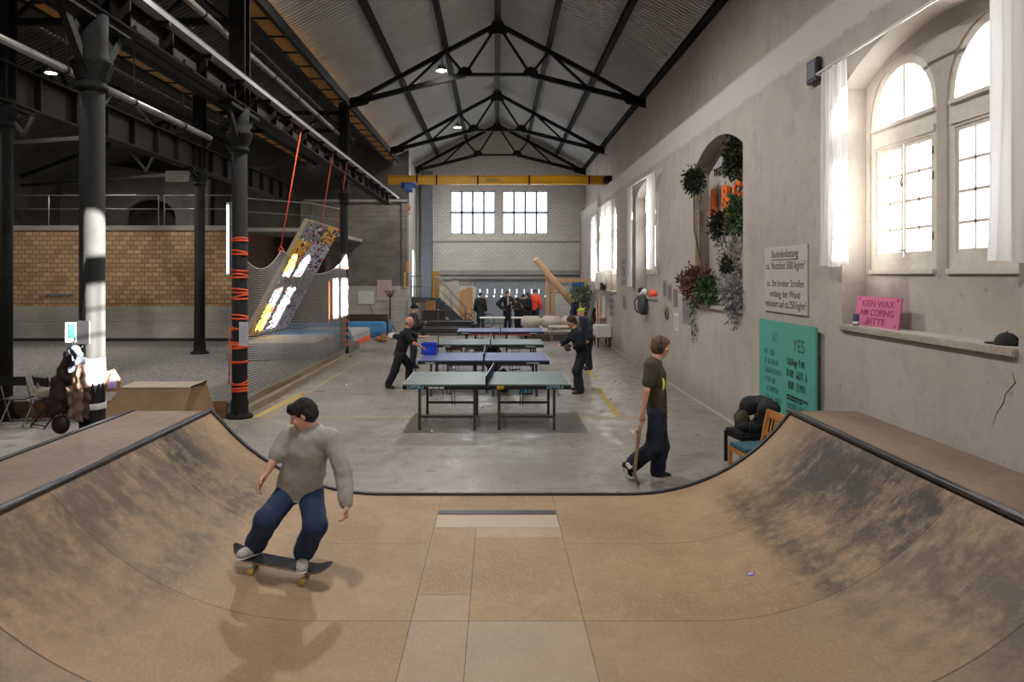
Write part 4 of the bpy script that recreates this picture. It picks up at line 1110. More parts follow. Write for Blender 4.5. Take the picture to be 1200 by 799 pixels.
# -- table tennis player on the right
ZP = 15.55; base = Vector((P(677, 461, ZP).x, ZP, 0))
px = dict(head=(669.5, 377), neck=(673.5, 385), shL=(677.5, 391, -.17), shR=(672.5, 390, .17), elL=(680.5, 402.5, -.22), wrL=(673.5, 407, -.16), haL=(668.5, 407.5, -.14),
    elR=(663.5, 399, .2), wrR=(658.5, 402.5, .1), haR=(654, 404.5, .05), chest=(676.5, 395), waist=(680, 405), pelvis=(683, 413.5), hipL=(682, 416, -.09), hipR=(683, 416, .09),
    knL=(676, 434.5, -.1), knR=(677, 432.5, .12), anL=(680, 455.5, -.1), anR=(677.5, 451, .12), toeL=(670.5, 460.8, -.1), toeR=(669.5, 456, .12), heelL=(682, 459.6, -.1), heelR=(679, 455, .12))
root, f = fig('person in navy pullover bending forward with a round paddle right of the tables', base, ZP, px, h=.011, face=(-.95, -.15, -.28), up=(-.3, 0, 1), side=(0, -1, 0), chest=(-.93, -.1, -.4), skin='a')
f.side = V3(0, -1, 0)
f.body(curlR=.4, curlL=1.2, palmR=(0, 0, -1), palmL=(0, .4, -.6))
f.top('pullover', mat('navy_pullover', '171b26', .95, var=.12), g=.020, loose=.012, sleeveR=1.9, sleeveL=1.9, noise=(.006, 18), deep=.85)
f.trousers('trousers', mat('dark_slate_trousers', '22262d', .95, var=.15), g=.022, loose=.026, noise=(.007, 20))
f.shoes(mat('black_shoe', '141415', .6), mat('grey_sole', '8e8c8a', .7)); f.hair(mat('short_brown_hair', '3d2b20', .9), 'short')
face_marks(f.T, f.R, None, root, mat('short_brown_hair', '3d2b20'))
hp_ = Vector(P(665.5, 407.3, ZP-.15)); r2 = thing('table_tennis_paddle', 'black round table tennis paddle in the hand of the navy pullover player', 'paddle', hp_)
MB().lathe([(.078, -.006), (.082, -.003), (.082, .003), (.078, .006)], n=24, R=Matrix.Rotation(1.15, 3, 'X')).build('blade', M_BLACK, r2)
MB().bar((.07, 0, 0), (.17, -.0, .01), .028, .022).build('handle', M_BEECH, r2)
# -- generic standing figures farther back
def stand(label, x, yfoot, height, facing, cloth, trou, hairm, hstyle='short', skin='a', h=.016, arms='down', coat=0, lean=0, group=None, Z=None, shoe='141415', bulk=.03, crouch=0):
    s = (yfoot-322)/HC; Zd = Z or F/s; k = height/1.78
    base = Vector(((x-582)/F*Zd, Zd, 0)); f = nrm(V3(facing[0], facing[1], 0)); r = np.cross(f, V3(0,0,1))
    def L(a, b, c): return tuple(r*a*k+f*(b+lean*max(0, c-.9))*k+V3(0,0,c*k))
    J = dict(head=L(0, .03, 1.64), neck=L(0, 0, 1.50), shR=L(.19, 0, 1.43), shL=L(-.19, 0, 1.43), chest=L(0, 0, 1.28), waist=L(0, 0, 1.08), pelvis=L(0, 0, .94),
        hipR=L(.09, 0, .90), hipL=L(-.09, 0, .90), knR=L(.10, .02, .49), knL=L(-.10, .05, .49), anR=L(.11, -.03, .09), anL=L(-.11, 0, .09), toeR=L(.14, .15, .035), toeL=L(-.14, .18, .035), heelR=L(.105, -.07, .035), heelL=L(-.105, -.04, .035))
    if arms == 'down': J.update(elR=L(.25, -.03, 1.15), elL=L(-.25, -.03, 1.15), wrR=L(.26, .08, .91), wrL=L(-.26, .08, .91))
    if arms == 'front': J.update(elR=L(.27, .02, 1.17), elL=L(-.27, .02, 1.17), wrR=L(.12, .26, 1.24), wrL=L(-.12, .26, 1.15))
    if arms == 'hip': J.update(elR=L(.42, -.02, 1.20), elL=L(-.34, .05, 1.18), wrR=L(.24, .08, 1.0), wrL=L(-.10, .28, 1.24))
    root = thing('person', label, 'person', base, group=group)
    g = Fig(root, J, h=h, face=f+V3(0,0,-.12), up=(0,0,1), side=r*-1, chest=f, skin=skin)
    g.body(palmR=-r, palmL=r)
    g.top('coat' if coat else 'jacket', cloth, g=bulk, loose=.015, sleeveR=1.9, sleeveL=1.9, noise=(.008, 14), hemlen=.12+coat, flare=coat*.08, deep=.8)
    g.trousers('trousers', trou, g=.016, loose=.018, noise=(.006, 20)); g.shoes(mat('black_shoe', '141415', .6))
    g.hair(hairm, hstyle)
    return root, g
BK = mat('black_jacket', '17181b', .9, var=.2); NV = mat('navy_jacket', '1a2233', .85, var=.15); JN = mat('dark_jeans', '1a2030', .95)
HB = mat('black_hair', '1a1412', .9); HBr = mat('short_brown_hair', '3d2b20', .9)
stand('person in navy jacket and lime green cap standing behind the right table tennis player', 690, 433, 1.66, (-1, -.15), NV, mat('black_trousers', '1b1b1f', .95), mat('lime_cap', '8fae3c', .8), 'cap', lean=.28)
stand('person in black hooded top behind the bald player, mostly hidden', 483.5, 431, 1.74, (.9, .3), BK, JN, HB, 'beanie', lean=.05, arms='front')
r_, g_ = stand('person in open black jacket over a white shirt talking behind the far table, elbow out', 594.5, 386, 1.84, (.35, -1), BK, JN, HBr, 'short', arms='hip', Z=32.6, bulk=.035)
m = MB(); T = g_.J; c_ = T['chest']; m.box(Vector(c_)+Vector((.03, -.145, .04)), (.06, .02, .34)); m.build('shirt_front', M_WHITE, r_)
stand('short dark-haired person in black between the two taller people behind the far table', 606.5, 387.5, 1.52, (-.9, -.5), BK, JN, HB, 'mid', Z=32.2, arms='front')
stand('person in a long black coat, right of the dark group behind the far table', 619.5, 387, 1.76, (-1, -.3), mat('long_black_coat', '121316', .9), mat('black_trousers', '1b1b1f', .95), HBr, 'mid', coat=.45, Z=32.0, arms='front')
stand('person in slim black coat with back turned, beside the longest coat', 613, 386, 1.62, (.3, 1), mat('long_black_coat', '121316', .9), JN, HB, 'beanie', coat=.4, Z=33.9)
stand('person in a red-orange jacket and dark beanie at the back of the far group', 627, 384, 1.86, (.3, 1), mat('red_orange_jacket', 'd8452c', .8), JN, mat('dark_blue_beanie', '182533', .9), 'beanie', Z=34.2)
stand('person in a dark olive coat by the bicycle and the stairs', 563, 384, 1.70, (.2, 1), mat('dark_olive_coat', '1f2120', .9), JN, HB, 'beanie', coat=.2, Z=34.0)
# ---------------------------------------------------------------- table tennis tables
TG = mat('green_grey_table_top', '5f6e6b', .42, var=.06, scale=2, bump=0); TB = mat('blue_table_top', '45528c', .42, var=.06, scale=2, bump=0)
LEGM = mat('brown_grey_steel', '45403c', .5, .4, var=.1)
def tt_table(label, xc, y0, top, brand=False, netcol='34427c', lv=None):
    root = thing('table_tennis_table', label, 'table', (xc, y0+.7625, 0), group=None)
    L, D = 2.74, 1.525
    for s in (-1, 1):
        h = MB(); h.b2((s*.004, -D/2, .735), (s*L/2, D/2, .76)); o = h.build('tabletop', top, root)
        w = MB(); t = .02
        w.b2((s*.004, -D/2, .7601), (s*L/2, -D/2+t, .7606)); w.b2((s*.004, D/2-t, .7601), (s*L/2, D/2, .7606)); w.b2((s*(L/2-t), -D/2+t, .7601), (s*L/2, D/2-t, .7606))
        w.b2((s*.01, -.002, .7601), (s*(L/2-t), .002, .7606))
        w.build('white_lines', mat('faded_white_line', 'a9aeac', .6), o)
        a = MB(); a.b2((s*.03, -D/2, .675), (s*L/2, -D/2+.025, .735)); a.b2((s*.03, D/2-.025, .675), (s*L/2, D/2, .735)); a.b2((s*(L/2-.025), -D/2, .675), (s*L/2, D/2, .735)); a.b2((s*.03, -D/2, .675), (s*.055, D/2, .735))
        a.build('apron', M_BLKMET, root)
        xs = (s*.20, s*1.1)
        for x in xs:
            for yy in (-D/2+.07, D/2-.12): MB().b2((x-.0225, yy-.0225, 0), (x+.0225, yy+.0225, .68)).build('leg', LEGM, root)
        for yy in (-D/2+.07, D/2-.12): MB().b2((min(xs)+.02, yy-.015, .20), (max(xs)-.02, yy+.015, .24)).build('crossbar', LEGM, root)
        b = MB()
        for dx in (-.04, .03): b.bar((s*.6+dx, -.1, .70), (s*.6+dx*.6, .35, .22), .012, .012); b.bar((s*.75+dx, .1, .70), (s*.75+dx, .3, .42), .012, .012)
        b.b2((s*.6-.05, .3, .42), (s*.75+.05, .33, .44)); b.build('folding_strut', M_BLKMET, root)
    n = MB(); n.b2((-.004, -D/2-.1, .765), (.004, D/2+.1, .915)); net = n.build('net', mat('net_blue_'+netcol, netcol, .9), root)
    MB().b2((-.005, -D/2-.1, .905), (.005, D/2+.1, .918)).build('net_tape', M_WHITE, net)
    if brand: net.rotation_euler = (0, .05, -.07)
    for yy in (-D/2-.09, D/2+.09): MB().b2((-.014, yy-.014, .64), (.014, yy+.014, .91)).b2((-.03, yy-.03, .68), (.03, yy+.10*(1 if yy < 0 else -1), .72)).build('net_post', M_BLKMET, root)
    if brand:
        lt = mat('light_blue_lettering', '8ec3d6', .6)
        m = MB(); put_text(m, 'LOTOS-3', (-1.30, -D/2-.002, .69), (1,0,0), (0,0,1), .068, bold=.001, depth=.001, xs=1.0); m.build('lettering', lt, root)
        m = MB(); put_text(m, 'LOTOS-3', (.975, -D/2-.002, .69), (1,0,0), (0,0,1), .068, bold=.001, depth=.001, xs=1.0); m.build('lettering', lt, root)
        m = MB()
        for k in range(3): m.b2((-.95+k*.09, -D/2-.003, .69), (-.875+k*.09, -D/2, .715))
        m.build('white_decal', M_WHITE, root)
        s_ = MB().b2((.165, -D/2-.003, .682), (.275, -D/2, .732)).build('yellow_label', M_YELLOW, root)
        m = MB(); put_text(m, '11', (.20, -D/2-.0035, .69), (1,0,0), (0,0,1), .05, bold=.001, depth=.0006); m.build('lettering', M_BLACK, s_)
    else:
        m = MB(); m.b2((-1.22, -D/2-.003, .69), (-1.02, -D/2, .715)); m.b2((.9, -D/2-.003, .69), (1.15, -D/2, .715)); m.build('white_decal', mat('faded_white_line', 'a9aeac'), root)
    return root
tt_table('grey-green table tennis table with light blue lettering on its edge, nearest of the four', -.16, 11.80, TG, True)
tt_table('blue-topped table tennis table directly behind the nearest grey-green one', -.27, 15.1, TB)
tt_table('grey-green table tennis table in the third row, between two blue ones', -.16, 18.6, TG)
tt_table('blue-topped table tennis table in the fourth row, farthest from the ramp', .12, 22.8, TB)
# ---------------------------------------------------------------- floor paint, balls
yl = mat('worn_yellow_floor_paint', 'a8925a', .8, var=.2, scale=14, c2='9a8f7c')
yo = mat('yellow_floor_paint', 'b5973a', .8, var=.2, scale=14, c2='a08f60')
def strip(name, p, q, w, m):
    p, q = Vector((*p, .002)), Vector((*q, .002)); d = (q-p).normalized(); s = Vector((-d.y, d.x, 0))*w/2
    struct(name, MB().add([p-s, p+s, q+s, q-s], [(0,1,2,3)]), m)
strip('floor_marking_1', (-4.2, 12.9), (3.1, 12.95), .07, yl)
strip('floor_marking_2', (-4.3, 12.95), (-4.15, 15.6), .16, yo)
strip('floor_marking_3', (2.25, 16.2), (2.2, 13.1), .11, yo)
strip('floor_marking_4', (2.45, 19.8), (2.4, 17.8), .11, yo)
strip('floor_marking_5', (-4.1, 13.0), (-4.0, 22), .05, yl)
bo = mat('orange_ball', 'd9683a', .5); bw = mat('white_ball', 'd6d3cd', .5)
proto = None
for i, (x, y, o, where) in enumerate(((372, 474, 0, 'nearest the yellow line left of the tables'), (319, 476, 0, 'beside the pit kerb'), (327, 467, 1, 'topmost of the cluster near the strapped column'), (333, 468, 0, 'in the cluster near the strapped column'), (322, 472, 1, 'below the cluster near the strapped column'),
    (301, 466, 1, 'at the kerb behind the rider'), (354, 463, 1, 'above the head of the rider'), (565, 478, 0, 'under the nearest table between its halves'), (506, 507, 0, 'in front of the nearest table'), (715, 468, 0, 'beside the yellow line right of the tables'), (410, 437, 1, 'between kerb and bald player'), (430, 446, 1, 'left of the bald player'), (406, 452, 0, 'left of the bald player near the kerb'), (384, 432, 1, 'at the foot of the orange post straps'))):
    Zb = F*HC/(y-322); label = ('small orange ball' if o else 'small white ball')+' on the floor '+where
    b = MB().sphere((0,0,0), .02, 10).build('table_tennis_ball', bo if o else bw, world=False)
    b.location = ((x-582)/F*Zb, Zb, .02); props(b, label, 'ball', 'table tennis balls scattered on the floor')
    for v in b.data.vertices: pass
# fix: balls are centred on their own origin
for b in [o for o in COL.objects if o.name.startswith('table_tennis_ball')]:
    zs = [v.co.z for v in b.data.vertices]; b.location.z = .0-min(zs)+.0
# ---------------------------------------------------------------- under and around the tables
def backpack(label, loc, rz, c, sc=1.0, straps=True):
    root = thing('backpack', label, 'bag', loc, rz); S = SDF(.012*sc, .05)
    S.ell((0, 0, .22*sc), (.17*sc, .11*sc, .23*sc)); S.ell((0, -.09*sc, .14*sc), (.12*sc, .07*sc, .11*sc)); S.noise(.012*sc, 20, 2)
    S.cut((0, 0, .005), (0, 0, -1)); sdf_obj('bag_body', S, c, root, 1)
    m = MB()
    for s in (-1, 1): m.tube([(s*.09*sc, .08*sc, .40*sc), (s*.11*sc, .17*sc, .3*sc), (s*.10*sc, .15*sc, .12*sc), (s*.08*sc, .09*sc, .05*sc)], .014*sc, 6)
    m.tube([(-.04*sc, .0, .44*sc), (0, 0, .48*sc), (.04*sc, 0, .44*sc)], .01*sc, 6); m.build('straps', M_BLACK, root); return root
backpack('large black bag on the floor under the third table', (-.08, 19.0, 0), .2, BK, 1.5)
backpack('black backpack on the floor under the second table near its middle', (.15, 15.7, 0), -.5, BK, 1.1)
backpack('small turquoise bag on the floor under the right half of the second table', (.62, 15.4, 0), .4, mat('turquoise_cloth', '4fa9bd', .8), .75)
r = thing('blue_bin', 'bright blue bin standing on the back left corner of the second table', 'bin', (-1.52, 16.35, .762))
w_ = .13
m = MB(); 
for a, b in (((-.17,-w_,0),(.17,-w_+.01,.24)), ((-.17,w_-.01,0),(.17,w_,.24)), ((-.17,-w_,0),(-.16,w_,.24)), ((.16,-w_,0),(.17,w_,.24)), ((-.17,-w_,0),(.17,w_,.012))): m.b2(a, b)
m.build('tub', mat('bright_blue_plastic', '1c3fc4', .4), r)
m = MB(); m.b2((-.185,-w_-.015,.22),(.185,-w_,.245)); m.b2((-.185,w_,.22),(.185,w_+.015,.245)); m.b2((-.185,-w_,.22),(-.17,w_,.245)); m.b2((.17,-w_,.22),(.185,w_,.245)); m.build('rim', mat('bright_blue_plastic', '1c3fc4'), r)
r = thing('barrier_stand', 'two thin black poles on a foot behind the left end of the second table', 'stand', (-1.65, 17.4, 0))
for x in (-.3, .25): MB().tube([(x, 0, .03), (x, 0, 1.62)], .012, 8).build('pole', M_BLACK, r)
MB().b2((-.4, -.15, 0), (.35, .15, .03)).b2((-.3, -.01, 1.1), (.25, .01, 1.12)).build('foot', M_BLACK, r)
# small white folding tables at the far end
for x0, x1, lab in ((562, 592, 'left'), (599, 619, 'right')):
    a = P(x0, 378, 30.5); b = P(x1, 378, 30.5); r = thing('folding_table', 'small pale folding table at the far end, %s of the two before the standing group' % lab, 'table', ((a.x+b.x)/2, 30.5, 0))
    hw_ = (b.x-a.x)/2; MB().box((0, 0, .74), (2*hw_, .8, .03), bev=.008).build('tabletop', M_WHITE, r)
    for sx in (-1, 1):
        for sy in (-1, 1): MB().tube([(sx*(hw_-.06), sy*.33, 0), (sx*(hw_-.06), sy*.33, .73)], .014, 6).build('leg', M_PIPE, r)
r = thing('low_bench', 'low red-orange bench seen under the farthest blue table', 'bench', (.15, 26, 0))
MB().box((0, 0, .42), (2.2, .35, .06), bev=.01).build('seat', mat('red_orange_plank', 'c4532f', .6), r)
for s in (-1, 1): MB().box((s*.9, 0, .195), (.06, .3, .39)).build('leg', M_IRON, r)
for k, (x, w) in enumerate(((-1.45, .55), (-.62, .3))):
    r = thing('cardboard_crate', ('larger' if k == 0 else 'smaller')+' dark brown crate under the left end of the farthest blue table', 'crate', (x, 24.6, 0))
    MB().box((0, 0, .17), (w, .4, .34), bev=.01).build('box_body', mat('dark_brown_board', '3f2d22', .8), r); MB().box((0, 0, .35), (w+.03, .43, .03)).build('lid', mat('dark_brown_board', '3f2d22'), r)
# ---------------------------------------------------------------- pallet sofa with pale cushions
CU = mat('pale_grey_cushion', 'c9c1b8', .9, var=.06, scale=10)
r = thing('pallet_sofa', 'long low bench of dark pallets under the pale cushions right of the far table', 'sofa', (2.1, 28.2, 0))
m = MB()
for k in range(4): m.b2((-1.2, -.45, .03+k*.07), (1.2, .45, .055+k*.07))
m.build('pallet_slats', mat('grey_pallet_wood', '75675a', .8), r)
m = MB()
for x in (-1.1, 0, 1.1): m.b2((x-.05, -.44, 0), (x+.05, .44, .26))
m.build('pallet_block', mat('grey_pallet_wood', '75675a'), r)
def cushion(label, loc, d, rx=0, rz=0, group='pale sofa cushions'):
    o = None; S = SDF(.025, .05); hx, hy, hz = d[0]/2, d[1]/2, d[2]/2
    root = thing('cushion', label, 'cushion', loc, rz, group); R = Matrix.Rotation(rx, 3, 'X')
    bm = MB().box((0, 0, hz), d, bev=min(d)*.42)
    vs = [Vector(v) for v in bm.v]; bm.v = [tuple(R @ Vector((v.x, v.y, v.z))) for v in vs]
    bm.build('cover', CU, root, smooth=True)
    m = MB(); zz = hz; pts = [R @ Vector(p) for p in ((-hx, -hy, zz), (hx, -hy, zz), (hx, hy, zz), (-hx, hy, zz))]
    m.tube(pts, .008, 6, closed=True); m.build('piping', CU, root); return root
for k, lab in enumerate(('left', 'middle', 'right')):
    cushion('upright pale back cushion on the pallet sofa, %s of three' % lab, (1.35+k*.8, 28.5, .47), (.78, .18, .46), -.12)
for k, lab in enumerate(('left', 'right')):
    cushion('thick pale seat cushion on the pallet sofa, %s of two' % lab, (1.45+k*1.2, 28.08, .265), (1.18, .66, .20))
cushion('loose pale cushion lying on top of the right seat cushion', (2.5, 28.0, .47), (1.0, .55, .12), rz=.06)
# ---------------------------------------------------------------- cabinet, ladder, lamp, plants by the right wall
r = thing('wall_cabinet', 'white cabinet on short legs against the right wall behind the green-capped person', 'cabinet', (3.75, 25.8, 0))
MB().box((0, 0, .56), (.5, 1.0, .4), bev=.01).build('body', M_WHITE, r); MB().box((-.26, 0, .56), (.015, .9, .34)).build('door', M_WHITE, r)
for sx in (-1, 1):
    for sy in (-1, 1): MB().b2((sx*.2-.02, sy*.42-.02, 0), (sx*.2+.02, sy*.42+.02, .36)).build('leg', M_IRON, r)
r = thing('step_ladder', 'grey aluminium ladder leaning against the wall behind the white cabinet', 'ladder', (3.28, 27.75, 0))
for s in (-1, 1): MB().bar((0, s*.2-.0, 0), (.62, s*.2, 2.35), .03, .09, up=(1,0,0)).build('rail', M_RAIL, r)
for k in range(8): t = (k+.7)/8.2; MB().bar((.62*t, -.2, 2.35*t), (.62*t, .2, 2.35*t), .08, .03).build('rung', M_RAIL, r)
LEAFG = mat('grey_green_leaf', '5c6a55', .7, var=.3, scale=20); LEAFD = mat('dark_leaf', '26301f', .7, var=.35, scale=20); LEAFM = mat('green_leaf', '3d5a2b', .65, var=.35, scale=20)
DRY = mat('dried_brown_leaf', '6a4a38', .8, var=.35, scale=20); SILV = mat('silver_grey_leaf', '8f8f90', .8, var=.3, scale=20)
def leaves(m, c, r, n, size, rng, droop=0):
    for _ in range(n):
        while True:
            p = Vector((rng.uniform(-1,1), rng.uniform(-1,1), rng.uniform(-1,1)))
            if p.length < 1: break
        if rng.random() < .35: p *= rng.uniform(1, 1.55)
        q = Vector(c)+Vector((p.x*r[0], p.y*r[1], p.z*r[2])); d = (p+Vector((rng.gauss(0,.4), rng.gauss(0,.4), rng.gauss(0,.4)-droop))).normalized()
        s = d.cross(Vector((rng.gauss(0,1), rng.gauss(0,1), rng.gauss(0,1)))).normalized(); L = size*rng.uniform(.7, 1.4); W = L*.3; u = d.cross(s)
        m.add([q, q+d*L*.45+s*W+u*W*.3, q+d*L, q+d*L*.45-s*W+u*W*.3, q+d*L*.5-u*W*.2], [(0,1,4), (1,2,4), (2,3,4), (3,0,4)])
rng = random.Random(3)
r = thing('potted_plant', 'tall grey-green bushy plant in a pot between ladder and sofa', 'plant', (3.45, 29.25, 0))
MB().lathe([(.14, 0), (.19, .3), (.20, .32), (.17, .32), (.16, .28)], n=20).build('pot', M_WHITE, r)
m = MB(); m.tube([(0,0,.28), (.02,0,.9), (0,.03,1.5)], .02, 6)
for k in range(8): a = k*2.4; m.tube([(0,0,.5+k*.12), (.22*math.cos(a), .22*math.sin(a), .8+k*.13)], .008, 5)
m.build('stem', DRY, r); m = MB(); leaves(m, (0, 0, 1.75), (.42, .4, .34), 900, .09, rng); m.build('foliage', LEAFG, r)
r = thing('potted_plant', 'dark leafy plant standing low beside the ladder', 'plant', (3.62, 28.5, 0))
MB().lathe([(.13, 0), (.17, .26), (.18, .28), (.15, .28)], n=20).build('pot', M_IRON2, r); m = MB(); m.tube([(0,0,.2), (0,.02,.9)], .018, 6); m.build('stem', DRY, r)
m = MB(); leaves(m, (0, 0, .92), (.25, .36, .52), 900, .085, rng); m.build('foliage', LEAFD, r)
r = thing('storage_shelf', 'white board and shelf unit against the wall beyond the ladder, black speaker on it', 'shelf', (3.85, 26.9, 0))
MB().b2((.10, -.3, 1.0), (.16, .3, 1.75)).build('back_board', M_WHITE, r); MB().b2((-.15, -.32, 2.0), (.13, .32, 2.62)).build('white_box', M_WHITE, r)
for z in (.95, 1.95): MB().b2((-.12, -.32, z), (.17, .32, z+.03)).build('shelf', M_WOOD, r)
for y in (-.3, .3): MB().b2((-.12, y-.02, 0), (-.08, y+.02, 2.0)).build('leg', M_WOOD, r)
r = thing('speaker', 'small black speaker on the white shelf unit by the right wall', 'speaker', (3.88, 26.45, 1.98+.0))
MB().box((0, 0, .14), (.2, .18, .27), bev=.01).build('box_body', M_BLACK, r); MB().lathe([(.06, 0), (.055, .005), (.02, -.01)], c=(0, -.092, .12), n=16, R=Matrix.Rotation(PI/2, 3, 'X')).build('driver', M_IRON, r)
# ---------------------------------------------------------------- timber frame, crates, leaning boards
ZT = 31.3
def TT(x, y, z=ZT): return P(x, y, z)
r = thing('timber_frame', 'raw timber post frame with a long slanting beam rising to the left', 'timber frame', (TT(645, 380).x, ZT, 0))
MB().tube([TT(627.5, 303, 30.6), TT(652, 333, 30.9), TT(688, 375, 31.2)], [.13, .14, .15], 14).build('slanting_beam', M_WOOD, r, True)
for x in (641.5, 648.5): p = TT(x, 324); MB().b2((p.x-.075, ZT-.08, 0), (p.x+.075, ZT+.08, p.z)).build('post', M_WOOD, r, True)
a, b = TT(640, 328.5), TT(690, 329.5); MB().b2((a.x, ZT+.09, a.z-.08), (b.x, ZT+.2, a.z+.08)).build('cross_beam', M_WOOD, r, True)
p = TT(687, 329); MB().b2((p.x-.06, ZT+.1, 0), (p.x+.06, ZT+.2, p.z)).build('post', M_WOOD, r, True)
m = MB(); m.b2((a.x, ZT-.02, 1.75), (b.x-.05, ZT+.5, 1.79)); m.build('wire_shelf', M_RAIL, r, True)
for k, lab in ((0, 'lower'), (1, 'upper')):
    q = TT(679, 350-k*7.2); r = thing('storage_crate', '%s of two stacked blue plastic crates beside the slanting beam' % lab, 'crate', (q.x, ZT+.32, 1.79+k*.27), group='blue crates')
    m = MB(); W_ = .27
    m.b2((-W_,-.19,0), (W_,-.17,.24)); m.b2((-W_,.17,0), (W_,.19,.24)); m.b2((-W_,-.19,0), (-W_+.02,.19,.24)); m.b2((W_-.02,-.19,0), (W_,.19,.24)); m.b2((-W_,-.19,0), (W_,.19,.02)); m.build('tub', mat('crate_blue', '1b6fc0', .45), r)
    m = MB(); m.b2((-W_-.02,-.21,.22), (W_+.02,-.19,.255)); m.b2((-W_-.02,.19,.22), (W_+.02,.21,.255)); m.b2((-W_-.02,-.19,.22), (-W_,.19,.255)); m.b2((W_,-.19,.22), (W_+.02,.19,.255)); m.build('rim', mat('crate_blue', '1b6fc0'), r)
for k in range(3):
    q = TT(659+k*3.4, 380, 30.2); r = thing('leaning_board', ('foremost', 'middle', 'rearmost')[k]+' of three dark boards leaning against the timber frame', 'board', (q.x, 30.3+k*.16, 0), group='dark leaning boards')
    R = Matrix.Rotation(.42, 3, 'Y'); MB().box((.22, 0, .52), (.04, .62-k*.06, 1.08), R).build('panel', mat('dark_stained_board', '40342c', .7), r)
    MB().box((.185, 0, .54), (.03, .66-k*.06, .05), R).build('batten', M_IRON2, r)
r = thing('coat_rack', 'dark wine-red and blue coats hanging on a stand at the foot of the slanting beam', 'coats', (TT(674, 380, 30).x, 30.0, 0))
MB().lathe([(.2, 0), (.2, .02), (.02, .04), (.02, 1.5)], n=16).build('stand', M_IRON, r)
S = SDF(.025, .05); S.cone((-.06, 0, 1.35), (-.1, 0, .75), .09, .15); S.noise(.015, 20); sdf_obj('blue_coat', S, mat('dark_blue_cloth', '222c55', .9), r)
S = SDF(.025, .05); S.cone((.08, 0, 1.4), (.1, 0, .7), .07, .12); S.noise(.015, 20); sdf_obj('red_coat', S, mat('wine_cloth', '4a1c2a', .9), r)
# bags near the post
r = backpack('white plastic bag on the floor left of the timber posts', (TT(633, 388, 30.9).x, 30.9, 0), 0, M_WHITE, .85)
r = backpack('brown bag leaning at the foot of the timber posts', (TT(638.5, 388, 31.9).x, 32.0, 0), 0, DRY, 1.2)
# ---------------------------------------------------------------- bicycle
def wheel(m, c, r_, sp, n=16):
    m.tube([(c[0]+r_*math.cos(2*PI*k/28), c[1], c[2]+r_*math.sin(2*PI*k/28)) for k in range(28)], .020, 6, closed=True)
    for k in range(n): a = 2*PI*k/n; sp.tube([c, (c[0]+r_*math.cos(a), c[1], c[2]+r_*math.sin(a))], .003, 4)
xb_ = P(570.5, 370, 34.5).x
r = thing('bicycle', 'black bicycle parked before the grey sliding door beside the olive coat', 'bicycle', (xb_-.45, 34.9, 0))
for s in (0, 1.0): a = MB(); b = MB(); wheel(a, (s-.5+.0, 0, .34), .32, b); w = a.build('wheel', M_BLACK, r); b.build('spokes', M_RAIL, w)
m = MB(); BBk = (-.08, 0, .3); hd = (.33, 0, .78); st = (-.18, 0, .80)
for p, q in ((BBk, hd), (BBk, st), (st, (hd[0]-.03, 0, .74)), (BBk, (-.5, 0, .34)), (st, (-.5, 0, .34)), (hd, (.5, 0, .34)), (hd, (.30, 0, .95))): m.tube([p, q], .016, 8)
m.build('frame', M_BLKMET, r); MB().tube([(.30, -.26, .96), (.34, -.1, .96), (.34, .1, .96), (.30, .26, .96)], .014, 8).build('handlebar', M_BLACK, r)
MB().sphere((-.2, 0, .88), (.13, .06, .03), 10).build('saddle', M_BLACK, r)
# ---------------------------------------------------------------- stairs with landing at the left end
ZSt = 32.6
def ST(x, y, z=ZSt): return P(x, y, z)
GR = mat('dark_steel_stair', '3c3e3e', .5, .2); pa, pb, pc = ST(482, 349), ST(511, 349), ST(545, 377)
r = thing('steel_staircase', 'dark steel staircase with landing and pale handrails left of the far group', 'staircase', (pb.x, ZSt, 0))
zl_ = pa.z; D0, D1 = ZSt, ZSt+1.0
m = MB(); m.b2((pa.x, D0, zl_-.05), (pb.x, D1, zl_)); m.b2((pa.x, D0-.03, zl_-.22), (pb.x, D0, zl_+.02)); m.build('landing', GR, r, True)
for d in (D0-.03, D1): MB().bar((pb.x-.05, d, zl_-.12), (pc.x, d, .12), .04, .34).build('stringer', GR, r, True)
n = 7
for k in range(n):
    t = (k+.6)/n; MB().b2((pb.x+(pc.x-pb.x)*t-.14, D0, zl_*(1-t)-.02), (pb.x+(pc.x-pb.x)*t+.14, D1, zl_*(1-t)+.01)).build('tread', GR, r, True)
RAILM = mat('handrail_grey', '77736c', .45, .4)
for d in (D0, D1):
    m = MB()
    m.tube([(pa.x, d, zl_), (pa.x, d, zl_+.98), (pb.x, d, zl_+.98), (pc.x, d, 1.05), (pc.x, d, .1)], .022, 8); m.tube([(pa.x, d, zl_+.5), (pb.x, d, zl_+.5), (pc.x, d, .6)], .014, 6)
    m.tube([(pb.x, d, zl_), (pb.x, d, zl_+.98)], .018, 6); q = (pb+pc)/2; m.tube([(q.x, d, .7), (q.x, d, q.z+.85)], .016, 6); m.build('handrail', RAILM, r, True)
for x in (pa.x+.06, pb.x-.06):
    for d in (D0+.05, D1-.05): MB().b2((x-.04, d-.04, 0), (x+.04, d+.04, zl_-.05)).build('post', GR, r, True)
root = thing('door_2', None, None, (bx(509), YB-.1, 1.4)); root['kind'] = 'structure'
MB().b2((bx(503), YB-.12, bz(348)), (bx(515), YB-.05, bz(318))).build('door_leaf', mat('ochre_door', 'c08a3c', .5), root, True)
MB().b2((bx(512), YB-.15, bz(330)), (bx(513), YB-.12, bz(334))).build('handle', M_RAIL, root, True)
